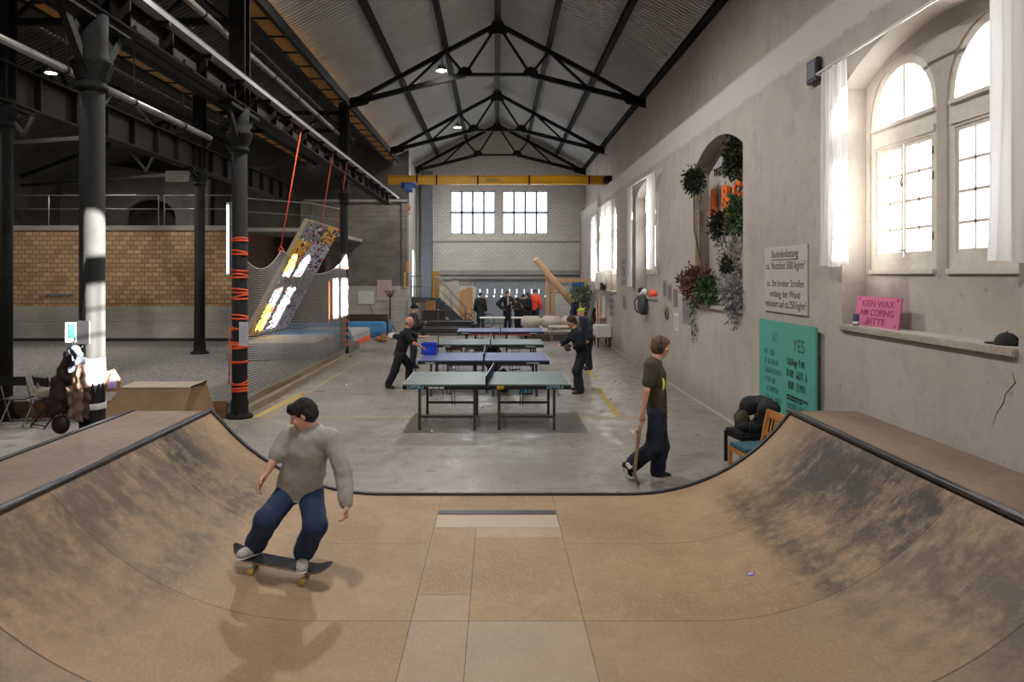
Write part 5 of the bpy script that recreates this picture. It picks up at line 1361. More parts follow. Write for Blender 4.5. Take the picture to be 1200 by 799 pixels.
# white boards leaning beside the stairs
for k, (x0, x1, y0, lab) in enumerate(((519, 538, 328, 'taller'), (538, 554, 336, 'shorter'))):
    a, b = P(x0, y0, 35.6+k*.4), P(x1, y0, 35.6+k*.4); r = thing('panel_board', '%s pale board leaning at the end wall behind the stairs' % lab, 'board', ((a.x+b.x)/2, a.y, 0)); w2 = (b.x-a.x)/2
    MB().plate([[(-w2, 0), (w2, 0), (w2, a.z-.1), (w2*.5, a.z), (-w2, a.z-.25)]], fy, 0, .04).build('panel', mat('pale_panel', 'b9b0a4', .7) if k == 0 else mat('tan_panel', 'b88f62', .7), r)
    MB().b2((-w2, .04, .3), (w2, .07, .36)).build('batten', M_WOOD, r)
# black sofa, dark cabinet and clutter in front of the stairs
r = thing('black_sofa', 'low black sofa in front of the steel stairs', 'sofa', (P(521, 380, 30.6).x, 30.7, 0)); hw2 = .62*2
SF = mat('black_leather', '1d1b1b', .5)
MB().box((0, .0, .22), (2*hw2, .8, .26), bev=.06).build('seat', SF, r); MB().box((0, .38, .42), (2*hw2, .22, .42), bev=.08).build('backrest', SF, r)
for s in (-1, 1): MB().box((s*hw2, 0, .32), (.22, .85, .46), bev=.08).build('armrest', SF, r)
for s in (-1, 1): MB().box((s*.9, 0, .045), (.08, .6, .09)).build('leg', M_IRON, r)
q = P(509, 374, 31.9); r = thing('dark_cabinet', 'dark low cabinet under the landing, behind the black sofa', 'cabinet', (q.x, 31.9, 0))
MB().box((0, 0, .5), (1.0, .4, .96), bev=.01).build('body', mat('dark_cabinet_paint', '26221f', .6), r)
for s in (-1, 1): MB().box((s*.25, -.205, .5), (.46, .015, .86)).build('door', mat('dark_cabinet_paint', '26221f'), r)
q = P(505, 360, 32.2); r = thing('cardboard_box', 'tan cardboard box on the dark cabinet under the landing', 'box', (q.x, 31.95, .99))
MB().box((0, 0, .2), (.4, .35, .4), bev=.01).build('box_body', mat('cardboard', 'a5733f', .8), r); MB().box((0, -.16, .41), (.4, .03, .02)).build('flap', mat('cardboard', 'a5733f'), r)
# bare coat tree and clutter left of the bald player
q = P(455.5, 390, 31.6); r = thing('coat_tree', 'bare dark metal coat tree standing before the pink poster', 'coat stand', (q.x, 32.0, 0))
m = MB(); m.tube([(0,0,.05), (0,0,1.85)], .028, 8); m.build('pole', M_IRON, r)
m = MB()
for k in range(6): a = k*PI/3; m.tube([(0,0,1.55), (.12*math.cos(a), .12*math.sin(a), 1.62), (.24*math.cos(a), .2*math.sin(a), 1.86)], .015, 6)
m.build('hooks', M_IRON, r); m = MB()
for k in range(4): a = k*PI/2+.4; m.tube([(0,0,.42), (.12*math.cos(a), .12*math.sin(a), .3), (.26*math.cos(a), .26*math.sin(a), .02)], .018, 6)
m.build('foot', M_IRON, r)
m = MB(); m.tube([(-.85, .3, 1.2), (-.6, .25, .6), (-.4, .2, .02)], .012, 6); props(m.build('thin_rod', M_IRON, None), 'thin dark rod leaning beside the coat tree', 'rod'); bpy.context.scene.collection.objects['thin_rod'].location = (q.x-.6, 31.6, 0.0)
clut = [(452, 396.5, 'b', 'dark brown shoe bag at the end of the mats'), (461, 397, 'w', 'white and black bundle on the floor before the coat tree'), (468, 399, 'k', 'black heap of jackets on the floor left of the bald player'), (447, 401, 't', 'tan bag on the floor beside the mats'), (472, 393, 'k', 'black bag behind the bald player')]
cm = dict(b=DRY, w=M_WHITE, k=BK, t=mat('tan_cloth', '9a6a45', .9))
for i, (x, y, c, lab) in enumerate(clut):
    Zb = F*HC/(y-322); r = thing('bundle', lab, 'bag', ((x-582)/F*Zb, Zb, 0), rng.random(), group='bags and jackets heaped by the coat tree'); S = SDF(.02, .06)
    for _ in range(4): S.ell((rng.uniform(-.16,.16), rng.uniform(-.1,.1), rng.uniform(.07,.16)), (rng.uniform(.12,.2), .13, rng.uniform(.07,.13)))
    S.noise(.02, 16, i); S.cut((0,0,.004), (0,0,-1)); sdf_obj('cloth_body', S, cm[c], r); m = MB(); m.tube([(-.12, -.1, .12), (-.05, -.17, .22), (.08, -.16, .2), (.13, -.08, .12)], .012, 6); m.build('strap', M_BLACK, r)
# posters on the concrete end wall
def poster(label, x0, y0, x1, y1, Z, m, lines=0, name='poster', tcol=None, frame=False, text=None):
    a, b = P(x0, y0, Z), P(x1, y1, Z); r = thing(name, label, 'poster', ((a.x+b.x)/2, Z, b.z)); w, h = (b.x-a.x)/2, a.z-b.z
    MB().b2((-w, -.012, 0), (w, 0, h)).build('sheet', m, r)
    if text:
        m2 = MB()
        for k, t in enumerate(text): put_text(m2, t, (0, -.013, h*(.76-.24*k)), (1,0,0), (0,0,1), h*.17, align='CENTER', bold=.004, depth=.001, xs=.9)
        m2.build('lettering', tcol, r)
    elif lines:
        m2 = MB()
        for k in range(lines): m2.b2((-w*.8, -.014, h*(.86-.76*k/lines)-h*.02), (w*rng.uniform(.3,.8), -.012, h*(.86-.76*k/lines)))
        m2.build('print', tcol, r)
poster('white paper sheet on the concrete end wall left of the pink poster', 419.5, 341, 438, 356, ZL-.02, mat('paper_white', 'dcdad6', .8, var=.02), 5, tcol=mat('faint_grey_print', 'b9b7b4'))
poster('pale pink poster with red lettering above the coat tree', 442, 328, 459, 352, ZL-.02, mat('pale_pink_paper', 'c3abab', .8, var=.03), 6, tcol=mat('faded_red_print', 'a06464'))
poster('orange notice on the pier at the corner of the concrete block', 473.3, 319, 475.6, 338, ZL-.08, mat('orange_notice', 'c79a4a', .8), 2, tcol=M_WHITE)
# ---------------------------------------------------------------- the yellow crane
YC = 29.35
def cz(y): return HC+(322-y)/F*YC
r = thing('bridge_crane', 'yellow bridge crane girder spanning the hall below the windows of the end wall', 'crane', (0, YC, cz(216)))
m = MB(); x0, x1 = (455-582)/F*YC, (708-582)/F*YC
m.b2((x0, YC-.14, cz(206)-.03), (x1, YC+.14, cz(206))); m.b2((x0, YC-.14, cz(216.2)), (x1, YC+.14, cz(216.2)+.04)); m.b2((x0, YC-.05, cz(216)), (x1, YC+.05, cz(206))); m.build('bridge_girder', M_YELLOW, r, True)
m = MB(); m.b2((x1-.05, YC-.6, cz(214)), (x1+.22, YC+.6, cz(208))); m.build('end_carriage', M_IRON, r, True)
m = MB()
for xx in (489, 512, 560, 620, 690): p = P(xx, 211, YC); m.b2((p.x-.03, YC-.17, cz(217)), (p.x+.03, YC-.13, cz(206.0)))
m.build('cable_clips', M_IRON, r, True)
m = MB(); p = P(583, 211, YC-.15); m.b2((p.x-.5, YC-.058, cz(212)), (p.x+.1, YC-.05, cz(209.8))); m.build('faded_plate', mat('faded_plate_grey', '8d8248', .6), r, True)
h = thing('chain_hoist', 'blue electric hoist with hanging orange hook and control box at the left of the crane', 'hoist', ((479-582)/F*28.9, 28.9, cz(222)))
hb = mat('hoist_blue', '2c4a86', .5)
MB().box((0, 0, .02), (.34, .3, .36), bev=.03).build('motor', hb, h); MB().tube([(-.3, 0, .12), (.32, 0, .12)], .12, 12).build('drum', hb, h)
MB().tube([(0, 0, -.15), (.02, 0, -.7)], .015, 6).tube([(-.05, 0, -.15), (-.05, 0, -3.0)], .012, 6).build('chain', M_RAIL, h)
MB().box((.02, 0, -.78), (.13, .1, .2), bev=.03).tube([(.02, 0, -.88), (.07, 0, -.98), (.02, 0, -1.06), (-.04, 0, -1.0)], .02, 6).build('hook_block', mat('hook_orange', 'd07a22', .5), h)
MB().box((-.05, 0, -3.15), (.09, .08, .45), bev=.02).build('control_box', mat('hook_orange', 'd07a22'), h)
# ---------------------------------------------------------------- things on the right wall
def WP(x, y, X=4.03): return Vector((X, F*X/(x-582), HC+(322-y)/(x-582)*X))
def wall_text(mb, s, at, size, **kw): return put_text(mb, s, at, (0,-1,0), (0,0,1), size, **kw)
# load sign
a, b = WP(898, 288), WP(948, 371); y0, y1 = b.y, a.y; z1 = HC+.40; z0 = HC-.53
r = thing('load_sign', 'pale metal sign with black German lettering about floor load', 'sign', (4.02, (y0+y1)/2, z0))
MB().b2((4.005, y0, z0), (4.025, y1, z1)).build('plate', mat('brushed_sign_metal', 'b3aeaa', .3, .0, var=.06, scale=2), r, True)
for (ya, za) in ((y0+.05, z0+.05), (y1-.05, z0+.05), (y0+.05, z1-.05), (y1-.05, z1-.05)): pass
BT = mat('black_lettering', '151516', .5)
rows = [('Bodenbelastung', .245, .155, .86), ('ca. Nutzlast 500 kg/m²', .08, .155, 1.0), ('ca. 2m breiter Streifen', -.165, .14, 1.0), ('entlang der Wand', -.315, .14, .95), ('reduziert auf ca.250 kg/m²', -.46, .15, .95)]
for t, z, s, x in rows:
    vs, fs = text_mesh(t, s, align='CENTER', depth=.001); w = max(v.x for v in vs)-min(v.x for v in vs); tgt = {'B': .92, 'c': 1.3, 'e': 1.05, 'r': 1.42}[t[0]]
    if t.startswith('ca. N'): tgt = 1.36
    k = tgt/w; m = MB(); o = Vector((4.004, (y0+y1)/2, HC+z)); m.add([o+Vector((0,-1,0))*v.x*k+Vector((0,0,1))*v.y+Vector((-1,0,0))*v.z for v in vs], fs); m.build('lettering', BT, r, True)
MB().b2((4.002, (y0+y1)/2-.46, HC+.205), (4.005, (y0+y1)/2+.46, HC+.218)).build('underline', BT, r, True)
# teal board
yb0, yb1 = WP(957, 400, 3.96).y, WP(891, 400, 3.96).y; zt = HC-.655
r = thing('rules_board', 'tall turquoise hand-lettered board leaning on the right wall behind the chair', 'board', (3.96, (yb0+yb1)/2, 0))
R = Matrix.Rotation(.02, 3, 'Y')
MB().b2((3.945, yb0, .3), (3.975, yb1, zt)).build('panel', mat('turquoise_paint', '4a998a', .6, var=.06, scale=3), r, True)
for yy in (yb0+.1, yb1-.1): MB().b2((3.975, yy-.03, 0), (4.0, yy+.03, zt-.2)).build('back_batten', M_WOOD, r, True)
TD = mat('faded_teal_ink', '2f6e66', .7); TK = mat('dark_teal_ink', '17332f', .7)
def brd(s, yo, z, size, m, wmax=None):
    mb = MB(); vs, fs = text_mesh(s, size, depth=.0008); w = max(v.x for v in vs); k = (wmax/w) if wmax else 1
    o = Vector((3.9445, yo, z)); mb.add([o+Vector((0,-v.x*k, v.y))+Vector((-v.z,0,0)) for v in vs], fs); mb.build('lettering', m, r, True)
brd('NO', yb1-.5, zt-.30, .2, TD, .2); brd('YES', yb1-1.24, zt-.36, .24, TK, .36)
def scribble(yo, z, w, h, m, seed):
    g_ = random.Random(seed); mb = MB(); y = 0
    while y < w:
        cw = h*g_.uniform(.35, .6)
        if g_.random() > .16:
            k = g_.random(); x_ = 3.9446
            mb.b2((x_, yo-y-.006, z), (x_-.001, yo-y+.006, z+h))
            if k < .7: mb.b2((x_, yo-y-cw*.7, z+h*g_.choice((0, .45, .92))), (x_-.001, yo-y, z+h*g_.choice((0, .45, .92))+.010))
            if k > .3: mb.bar((x_, yo-y-cw*.7, z+h*.1), (x_, yo-y-cw*.2, z+h*.95), .010, .002, up=(1,0,0))
        y += cw
    mb.build('faded_writing', m, r, True, kind='stuff')
for k in range(9): scribble(yb1-.22-.02*(k % 3), zt-.50-k*.132, .38+.1*((k*7) % 3), .085, TD, k)
for k, (z_, w_, h_) in enumerate(((.56, .22, .10), (.72, .66, .11), (.88, .60, .11), (.99, .66, .03), (1.03, .5, .025), (1.17, .62, .11), (1.32, .64, .10), (1.46, .4, .10))): scribble(yb1-1.03, zt-z_, w_, h_, TK if k < 5 else TD, 20+k)
scribble(yb1-1.42, zt-.56, .24, .10, TK, 40)
m = MB(); m.b2((3.943, yb1-1.72, zt-1.005), (3.9448, yb1-1.02, zt-.998)); m.build('underline', TK, r, True)
h = MB(); hy, hz = yb1-1.32, zt-.53; h.plate([[(hy, hz-.07), (hy-.05, hz+.0), (hy-.045, hz+.04), (hy-.02, hz+.045), (hy, hz+.02), (hy+.02, hz+.045), (hy+.045, hz+.04), (hy+.05, hz)]], fx, 3.943, 3.9449); h.build('heart', TK, r, True)
# dark vent box
a, b = WP(947, 72, 3.98), WP(959, 99, 3.98); r = thing('wall_speaker', 'small dark box fixed high on the wall left of the big window', 'speaker', (4.0, (a.y+b.y)/2, HC+2.42))
hh = (a.y-b.y)/2; MB().box((-.01, 0, .14), (.07, 2*hh, .29), bev=.01).build('box_body', mat('dark_speaker_box', '2b2c33', .5), r)
MB().box((-.05, 0, .14), (.01, 2*hh-.06, .2)).build('front_grille', mat('grey_grille', '5d5f68', .6), r)
for s in (-1, 1): MB().box((-.01, s*(hh+.012), .14), (.03, .02, .06)).build('bracket', M_IRON, r)
# pink sign on the sill
y0, y1 = WP(1053, 365, 4.13).y, WP(1002, 365, 4.13).y; zs = ZS-.004
r = thing('wax_sign', 'pink cardboard sign lettered in red standing on the window sill', 'sign', (4.13, (y0+y1)/2, zs))
R = Matrix.Rotation(.13, 3, 'Y'); hw3 = (y1-y0)/2; H = .335
MB().box((.0+.02, 0, H/2), (.018, 2*hw3, H), R).build('panel', mat('pink_board', 'b85f86', .7, var=.08, scale=5), r)
nx = R @ Vector((-1, 0, 0)); upv = R @ Vector((0, 0, 1)); PK = mat('dark_red_ink', '7d2348', .7)
for k, (t, w) in enumerate((('KEIN WAX', .66), ('AM COPING', .70), ('BITTE', .38))):
    vs, fs = text_mesh(t, .1, align='CENTER', depth=.0008, bold=.002); ww = max(v.x for v in vs)-min(v.x for v in vs); mb = MB()
    o = Vector((.02, 0, H/2))+upv*(.055-.098*k)+nx*.0102; mb.add([o+Vector((0,-1,0))*v.x*w/ww+upv*v.y+nx*v.z for v in vs], fs); mb.build('lettering', PK, r)
for sy in (-1, 1):
    for sz in (-1, 1):
        o = Vector((.02, 0, H/2))+upv*(sz*H*.40)+nx*.0105; hs = MB(); hs.add([o+Vector((0, sy*(hw3-.06)+q[0]*.022, 0))+upv*q[1]*.022 for q in ((0,-1),(-1,.2),(-.6,.9),(0,.4),(.6,.9),(1,.2))], [(0,1,2,3,4,5)]); hs.build('heart', PK, r)
q = WP(1003, 380, 4.06); r = thing('drink_can', 'blue and white drink can on the sill beside the pink sign', 'can', (4.05, F*4.05/(1003-582), ZS-.005))
MB().lathe([(.026, 0), (.031, .006), (.033, .012), (.033, .12), (.028, .135), (.027, .138)], n=24).build('can_body', mat('can_blue', '4a5878', .35, .3), r); MB().lathe([(.0335, .02), (.0335, .05)], n=24).build('label_band', M_WHITE, r)
q = F*4.14/(1180-582); r = thing('baseball_cap', 'black baseball cap lying on the right end of the window sill', 'cap', (4.14, q, ZS-.005))
S = SDF(.006, .01); S.ell((0, 0, .015), (.085, .10, .095)); S.cut((0,0,.003), (0,0,-1)); sdf_obj('crown', S, BK, r); S = SDF(.005, .01); S.ell((-.02, .12, .012), (.07, .085, .012)); S.cut((0,0,.004), (0,0,-1)); sdf_obj('brim', S, BK, r)
MB().sphere((0, 0, .112), .008, 8).build('button', BK, r)
# curtains and rods
def curtain(label, X, y0, y1, ztop, zbot, flare=0, name='curtain', m=None):
    n = 60; vs = []; fs = []; rows = 14; w = y1-y0
    for j in range(rows+1):
        t = j/rows; z = ztop+(zbot-ztop)*t
        for i in range(n+1):
            u = i/n; y = y0+w*u+flare*t*t*(u-.5); a = .028*(.5+.5*t)
            x = X+a*math.sin(u*2*PI*6+math.sin(t*3)*.6)+.012*math.sin(u*23+t*5); vs.append((x, y, z+.012*math.sin(u*9)*t))
    for j in range(rows):
        for i in range(n): k = j*(n+1)+i; fs.append((k, k+1, k+n+2, k+n+1))
    o = MB().add(vs, fs, True).build(name, m or M_CURT); return props(o, label, 'curtain')
def rod(label, X, y0, y1, z, r_=.014):
    r = thing('curtain_rod', label, 'curtain rod', (X, (y0+y1)/2, z))
    MB().tube([(X, y0, z), (X, y1, z)], r_, 10).build('rod', M_WHITE, r, True)
    for y in (y0+.03, y1-.03): MB().tube([(4.03, y, z-.02), (X, y, z-.02)], .010, 6).box((4.02, y, z-.02), (.02, .06, .08)).build('bracket', M_WHITE, r, True)
    return r
zt7 = HC+2.42
rod('white curtain rod over the big right window', 3.86, 5.3, 8.75, zt7)
curtain('white sheer curtain at the far side of the big right window', 3.87, 8.05, 8.62, zt7-.02, HC+.10, .12)
curtain('white sheer curtain at the near side of the big window, right picture edge', 3.87, 4.95, 5.68, zt7-.02, HC+.10, .1)
def small_window_curtains(c, lab, zb=.1):
    z = HC+2.55; rod('white curtain rod over the %s' % lab, 3.88, c-1.9, c+1.95, z)
    curtain('white curtain on the near side of the %s' % lab, 3.88, c-1.75, c-(.85 if zb < .15 else -.15), z-.02, HC+zb)
    curtain('white curtain on the far side of the %s' % lab, 3.88, c+(1.3 if zb < .15 else .15), c+1.85, z-.02, HC-.35)
small_window_curtains(19.57, 'arched window beyond the plant niche', .13)
small_window_curtains(25.84, 'arched window next to the step ladder', .2)
curtain('white curtain added across the farthest arched window to stop the sun', 4.30, 31.1, 33.1, HC+2.6, HC-.3)  # added curtain, keeps direct sun off the concrete end wall
# niche garden ----------------------------------------------------------
def NP(x, y, X=4.26): return WP(x, y, X)
rng = random.Random(11)
def bush(label, c, r_, n, size, m, name='plant_bunch', stemmat=DRY, droop=0, group=None, stems=5, cat='plant'):
    root = thing(name, label, cat, tuple(Vector(c)-Vector((0,0,r_[2]))), group=group); mb = MB(); leaves(mb, (0,0,r_[2]), r_, int(n*2.6), size*.58, rng, droop); mb.build('foliage', m, root)
    s = MB()
    for _ in range(stems): s.tube([(0,0,.02), (rng.uniform(-.5,.5)*r_[0], rng.uniform(-.5,.5)*r_[1], r_[2]), (rng.uniform(-.9,.9)*r_[0], rng.uniform(-.9,.9)*r_[1], r_[2]*1.7)], .007, 5)
    s.build('stems', stemmat, root); return root
r = thing('topiary_tree', 'slim tree with a round dark ball crown at the left of the plant niche', 'tree', (3.9, WP(822, 350, 3.9).y, ZS))
cb = WP(813, 212, 3.85); tb = Vector(r.location); m = MB(); leaves(m, tuple(cb-tb), (.15, .30, .22), 1300, .055, rng); m.build('foliage', LEAFD, r)
m = MB(); e = cb-tb; m.tube([(0,0,0), (0, -.02, .7), tuple(Vector((e.x, e.y-.03, e.z*.6))), tuple(e)], .016, 7); m.build('trunk', DRY, r)
c = NP(858, 185, 4.15); bush('dark hanging fern bunch at the top right of the plant niche', c, (.10, .26, .32), 320, .12, LEAFD)
c = NP(843, 265, 4.18); bush('dark green and brown foliage bunch in the middle of the plant niche', c, (.10, .40, .26), 300, .13, LEAFD)
c = NP(862, 252, 4.17); bush('bright green leafy branch on the right side of the plant niche', c, (.10, .20, .34), 220, .12, LEAFM)
c = NP(853, 300, 4.17); r = bush('white and grey dried branches filling the lower plant niche', c, (.09, .50, .50), 220, .09, SILV, stems=26, stemmat=mat('bleached_branch', 'b5aca2', .8))
c = NP(852, 312, 4.10); bush('small dark green tuft among the bleached branches', c, (.08, .14, .14), 90, .11, LEAFD)
c = WP(816, 333, 3.97); bush('large brown and dark red dried bush at the left foot of the plant niche', c, (.22, .62, .30), 420, .15, DRY, stems=14)
c = WP(827, 340, 3.98); bush('green leaves mixed with the brown bush on the niche ledge', c, (.16, .40, .22), 200, .13, LEAFM)
c = WP(858, 345, 3.97); bush('silver grey bunch spilling over the right end of the niche ledge', c, (.16, .34, .26), 420, .10, SILV)
r = thing('trailing_vine', 'silver grey trailing leaves hanging below the niche ledge on the right', 'vine', tuple(WP(858, 352, 3.95))); m = MB()
for k in range(7):
    y = rng.uniform(-.22, .22)
    for j in range(int(rng.uniform(9, 16))): leaves(m, (rng.uniform(-.02,.02), y, -.035*j), (.03,.03,.03), 2, .055, rng, .6)
m.build('foliage', SILV, r); MB().tube([(0,0,.05), (0,.01,-.4)], .006, 5).build('stem', DRY, r)
r = thing('trailing_vine', 'thin green vine hanging down the wall below the brown bush', 'vine', tuple(WP(812, 352, 3.97))); m = MB()
for k in range(4):
    y = -.15+.1*k
    for j in range((14, 17, 12, 9)[k]): leaves(m, (0, y, -.05*j), (.02,.02,.02), 2, .06, rng, .5)
m.build('foliage', LEAFM, r); s = MB()
for k in range(4): s.tube([(0, -.15+.1*k, .05), (0, -.15+.1*k, -.05*(14, 17, 12, 9)[k])], .005, 4)
s.build('stem', mat('vine_stem', '5a6a3a', .8), r)
r = thing('twig_garland', 'tan twig garland with small lights down the left side of the niche', 'garland', (4.1, WP(818, 350, 4.1).y, ZS))
m = MB(); m.tube([(0,0,0), (-.02,-.06,.8), (0,.02,1.6), (.02,-.02,2.2)], .035, 7); m.tube([(0,-.12,0), (0,-.1,1.0), (0,-.05,1.9)], .022, 6); m.build('twigs', mat('tan_twigs', '8e7355', .8, var=.25, scale=30), r)
m = MB()
for k in range(12): m.sphere((-.04, rng.uniform(-.14,.06), .1+.16*k), .012, 6)
m.build('fairy_light', mat('small_warm_bulbs', 'e8c27a', .4), r, kind='stuff')
# letters in the niche
r = thing('niche_lettering', 'small black capital letters high on the back of the plant niche', 'lettering', tuple(NP(844, 205, 4.30))); m = MB(); o = NP(836.5, 207, 4.285)
vs, fs = text_mesh('TIGHT', .19, depth=.006, bold=.006); w = max(v.x for v in vs); m.add([o+Vector((0, -v.x*.72/w, v.y))+Vector((-v.z-.005, 0, 0)) for v in vs], fs); m.build('letters', BT, r, True)
OR = mat('orange_painted_letter', 'e06a26', .7, var=.2, scale=30)
def orange_letter(ch, x0, y0, x1, y1, lab):
    a = NP(x0, y0, 4.24); b = NP(x1, y1, 4.24); r = thing('orange_letter', lab, 'letter', (4.24, (a.y+b.y)/2, b.z), group='orange letters in the plant niche')
    vs, fs = text_mesh(ch, 1, depth=.03, bold=.035); xs = [v.x for v in vs]; ys = [v.y for v in vs]; W_, H_ = max(xs)-min(xs), max(ys)-min(ys); wy, hz = a.y-b.y, a.z-b.z
    MB().add([Vector((-v.z, wy/2-(v.x-min(xs))/W_*wy, (v.y-min(ys))/H_*hz)) for v in vs], fs).build('letter_face', OR, r); return r
orange_letter('A', 832, 223, 840, 251, 'orange painted letter at the left of the plant niche')
orange_letter('R', 847.5, 218, 856.5, 240, 'upper orange painted letter in the middle of the plant niche')
orange_letter('F', 848.5, 238, 857, 266, 'lower orange painted letter in the middle of the plant niche')
orange_letter('C', 860, 214, 868.5, 232, 'orange painted letter at the right edge of the plant niche')
# photos and notices
def pic(label, x0, y0, x1, y1, m, X=4.02, name='wall_photo', group='small pictures on the right wall'):
    a = WP(x0, y0, X); b = WP(x1, y1, X); za = (WP(x0, y0, X).z+WP(x1, y0, X).z)/2; zb = (WP(x0, y1, X).z+WP(x1, y1, X).z)/2
    r = thing(name, label, 'picture', (X, (a.y+b.y)/2, zb), group=group); w, h = (a.y-b.y)/2, za-zb
    MB().b2((0, -w, 0), (.012, w, h)).build('sheet', m, r); MB().b2((-.003, -w*.78, h*.1), (0, w*.78, h*.86)).build('print', {'p': mat('grey_print', '6f6a6c', .7, var=.4, scale=25), 'w': mat('pale_print', 'b4aeab', .7, var=.2, scale=25)}['w' if m is M_WHITE else 'p'], r)
PG = mat('photo_paper_grey', '8c8583', .7, var=.2, scale=20)
pic('narrow grey picture, leftmost of three hanging left of the plant niche', 777, 328, 781, 348, PG)
pic('narrow grey picture, middle of three hanging left of the plant niche', 782.3, 332, 787, 353, PG)
pic('narrow brownish picture, right of three hanging left of the plant niche', 789, 338.5, 793.7, 360, mat('brown_photo_paper', '7b6757', .7, var=.3, scale=20))
pic('narrow white notice below the three pictures left of the niche', 790, 367, 794.8, 387, M_WHITE)
pic('purple-grey poster hanging directly left of the trailing vine', 799.5, 341, 808, 380, mat('mauve_grey_paper', '857c80', .7, var=.2, scale=8))
for k, (ya, yb_) in enumerate(((303, 309.5), (311, 325), (327, 334.5))): pic('small grey picture beside the middle window, %s of three in a column' % ('top', 'middle', 'bottom')[k], 728.3, ya, 732.8, yb_, PG)
pic('tall thin picture below the column of three beside the middle window', 729.5, 346, 733.8, 363, PG)
for k in range(4): pic('small picture on the white strip behind the ladder, %s of four' % ('top', 'second', 'third', 'bottom')[k], 713.6, 341+k*7.8, 718.4, 347+k*7.8, PG)
q = WP(780.5, 366.5, 4.0); r = thing('carved_disc', 'brown oval wooden disc on the wall below the three narrow pictures', 'wall decoration', (3.99, q.y, q.z-.14))
MB().lathe([(.15, 0), (.16, .01), (.15, .03), (.08, .035)], c=(0.035, 0, .14), n=28, R=Matrix.Rotation(-PI/2, 3, 'Y')).build('disc', mat('brown_carved_wood', '7a5638', .6, var=.25), r)
MB().lathe([(.06, 0), (.05, .015), (.02, .018)], c=(-.002, 0, .14), n=20, R=Matrix.Rotation(-PI/2, 3, 'Y')).build('centre', mat('dark_brown_wood', '4a3222', .6), r)
q = WP(752, 356, 3.88); r = backpack('grey and black backpack hanging under the sill of the middle window', (3.90, q.y, q.z-.3), 1.4, mat('grey_black_cloth', '4a4b50', .9, var=.3), 1.25); r.name = 'hanging_backpack'
q = WP(763.5, 336, 4.05); r = thing('red_helmet', 'orange-red helmet on the sill of the middle window', 'helmet', (4.08, q.y, ZS-.005)); S = SDF(.012, .02); S.ell((0,0,.06), (.12,.15,.13)); S.cut((0,0,.003), (0,0,-1)); sdf_obj('shell', S, mat('orange_red_shell', 'd04a26', .4), r); MB().tube([(0,-.15,.05), (-.12,0,.03), (0,.15,.05)], .012, 6).build('rim', M_BLACK, r)
q = WP(752, 336, 4.05); r = thing('cloth_bundle', 'black and white cloth bundle on the sill beside the red helmet', 'bundle', (4.08, q.y, ZS-.005)); S = SDF(.015, .04)
for k in range(3): S.ell((0, -.2+.2*k, .09), (.10,.15,.10))
S.noise(.02, 18); S.cut((0,0,.004), (0,0,-1)); sdf_obj('white_cloth', S, M_CLOTH, r); S = SDF(.015, .04); S.ell((-.05, .02, .14), (.08,.14,.09)); S.noise(.015, 18); sdf_obj('black_cloth', S, BK, r)
# ---------------------------------------------------------------- chairs by the ramp
def wood_chair(label, loc, rz, seatm, woodm, name='wooden_chair'):
    r = thing(name, label, 'chair', loc, rz); w = .42; d = .42
    MB().box((0, 0, .44), (w+.02, d+.02, .045), bev=.015).build('seat', seatm, r); f = MB()
    for s in (-1, 1): f.b2((s*w/2-.012, -d/2, .36), (s*w/2+.012, d/2, .415)); f.b2((-w/2, s*d/2-.012, .36), (w/2, s*d/2+.012, .415))
    f.build('seat_frame', woodm, r)
    for sx in (-1, 1): MB().bar((sx*w/2, -d/2, 0), (sx*w/2, -d/2, .42), .036, .036).build('leg', woodm, r)
    for sx in (-1, 1): MB().bar((sx*w/2, d/2+.03, 0), (sx*w/2, d/2, .44), .036, .036).bar((sx*w/2, d/2, .44), (sx*w/2, d/2+.08, .84), .034, .034).build('leg', woodm, r)
    MB().box((0, d/2+.078, .81), (w+.036, .026, .10), bev=.008).build('top_rail', woodm, r); MB().box((0, d/2+.025, .56), (w, .02, .05)).build('lower_rail', woodm, r)
    for k in range(5): x = -w*.36+w*.18*k; MB().bar((x, d/2+.03, .56), (x, d/2+.075, .78), .022, .012).build('back_slat', woodm, r)
    return r
wood_chair('beech chair with blue seat facing left, tucked behind the right end of the ramp', (3.14, 8.85, 0), -PI/2+.12, mat('petrol_blue_seat', '2d5668', .7, var=.1), M_BEECH)
wood_chair('dark chair hidden under black jackets behind the beech chair', (3.38, 9.75, 0), -PI/2+.2, M_BLACK, M_IRON)
r = thing('jacket_pile', 'black jackets heaped over the dark chair beside the turquoise board', 'jackets', (3.45, 9.6, .47)); S = SDF(.014, .06)
for c_, q_ in (((.12, 0, .36), (.10, .28, .09)), ((.05, -.25, .33), (.13, .13, .10)), ((-.04, .20, .30), (.13, .14, .13)), ((.14, .02, .16), (.08, .24, .22)), ((-.1, .05, .06), (.15, .16, .08))): S.ell(c_, q_)
S.noise(.022, 17, 4); sdf_obj('cloth', S, BK, r); MB().tube([(-.12, .25, .28), (-.2, .3, .15), (-.17, .32, -.08)], .015, 6).tube([(-.1, -.3, .3), (-.2, -.36, .2), (-.22, -.34, 0)], .012, 6).build('strap', M_BLACK, r)
S = SDF(.012, .03); S.ell((-.15, .12, .10), (.10, .12, .15)); S.noise(.015, 24); sdf_obj('patterned_scarf', S, mat('olive_patterned_cloth', '3d3a2a', .9, var=.6, scale=30), r)
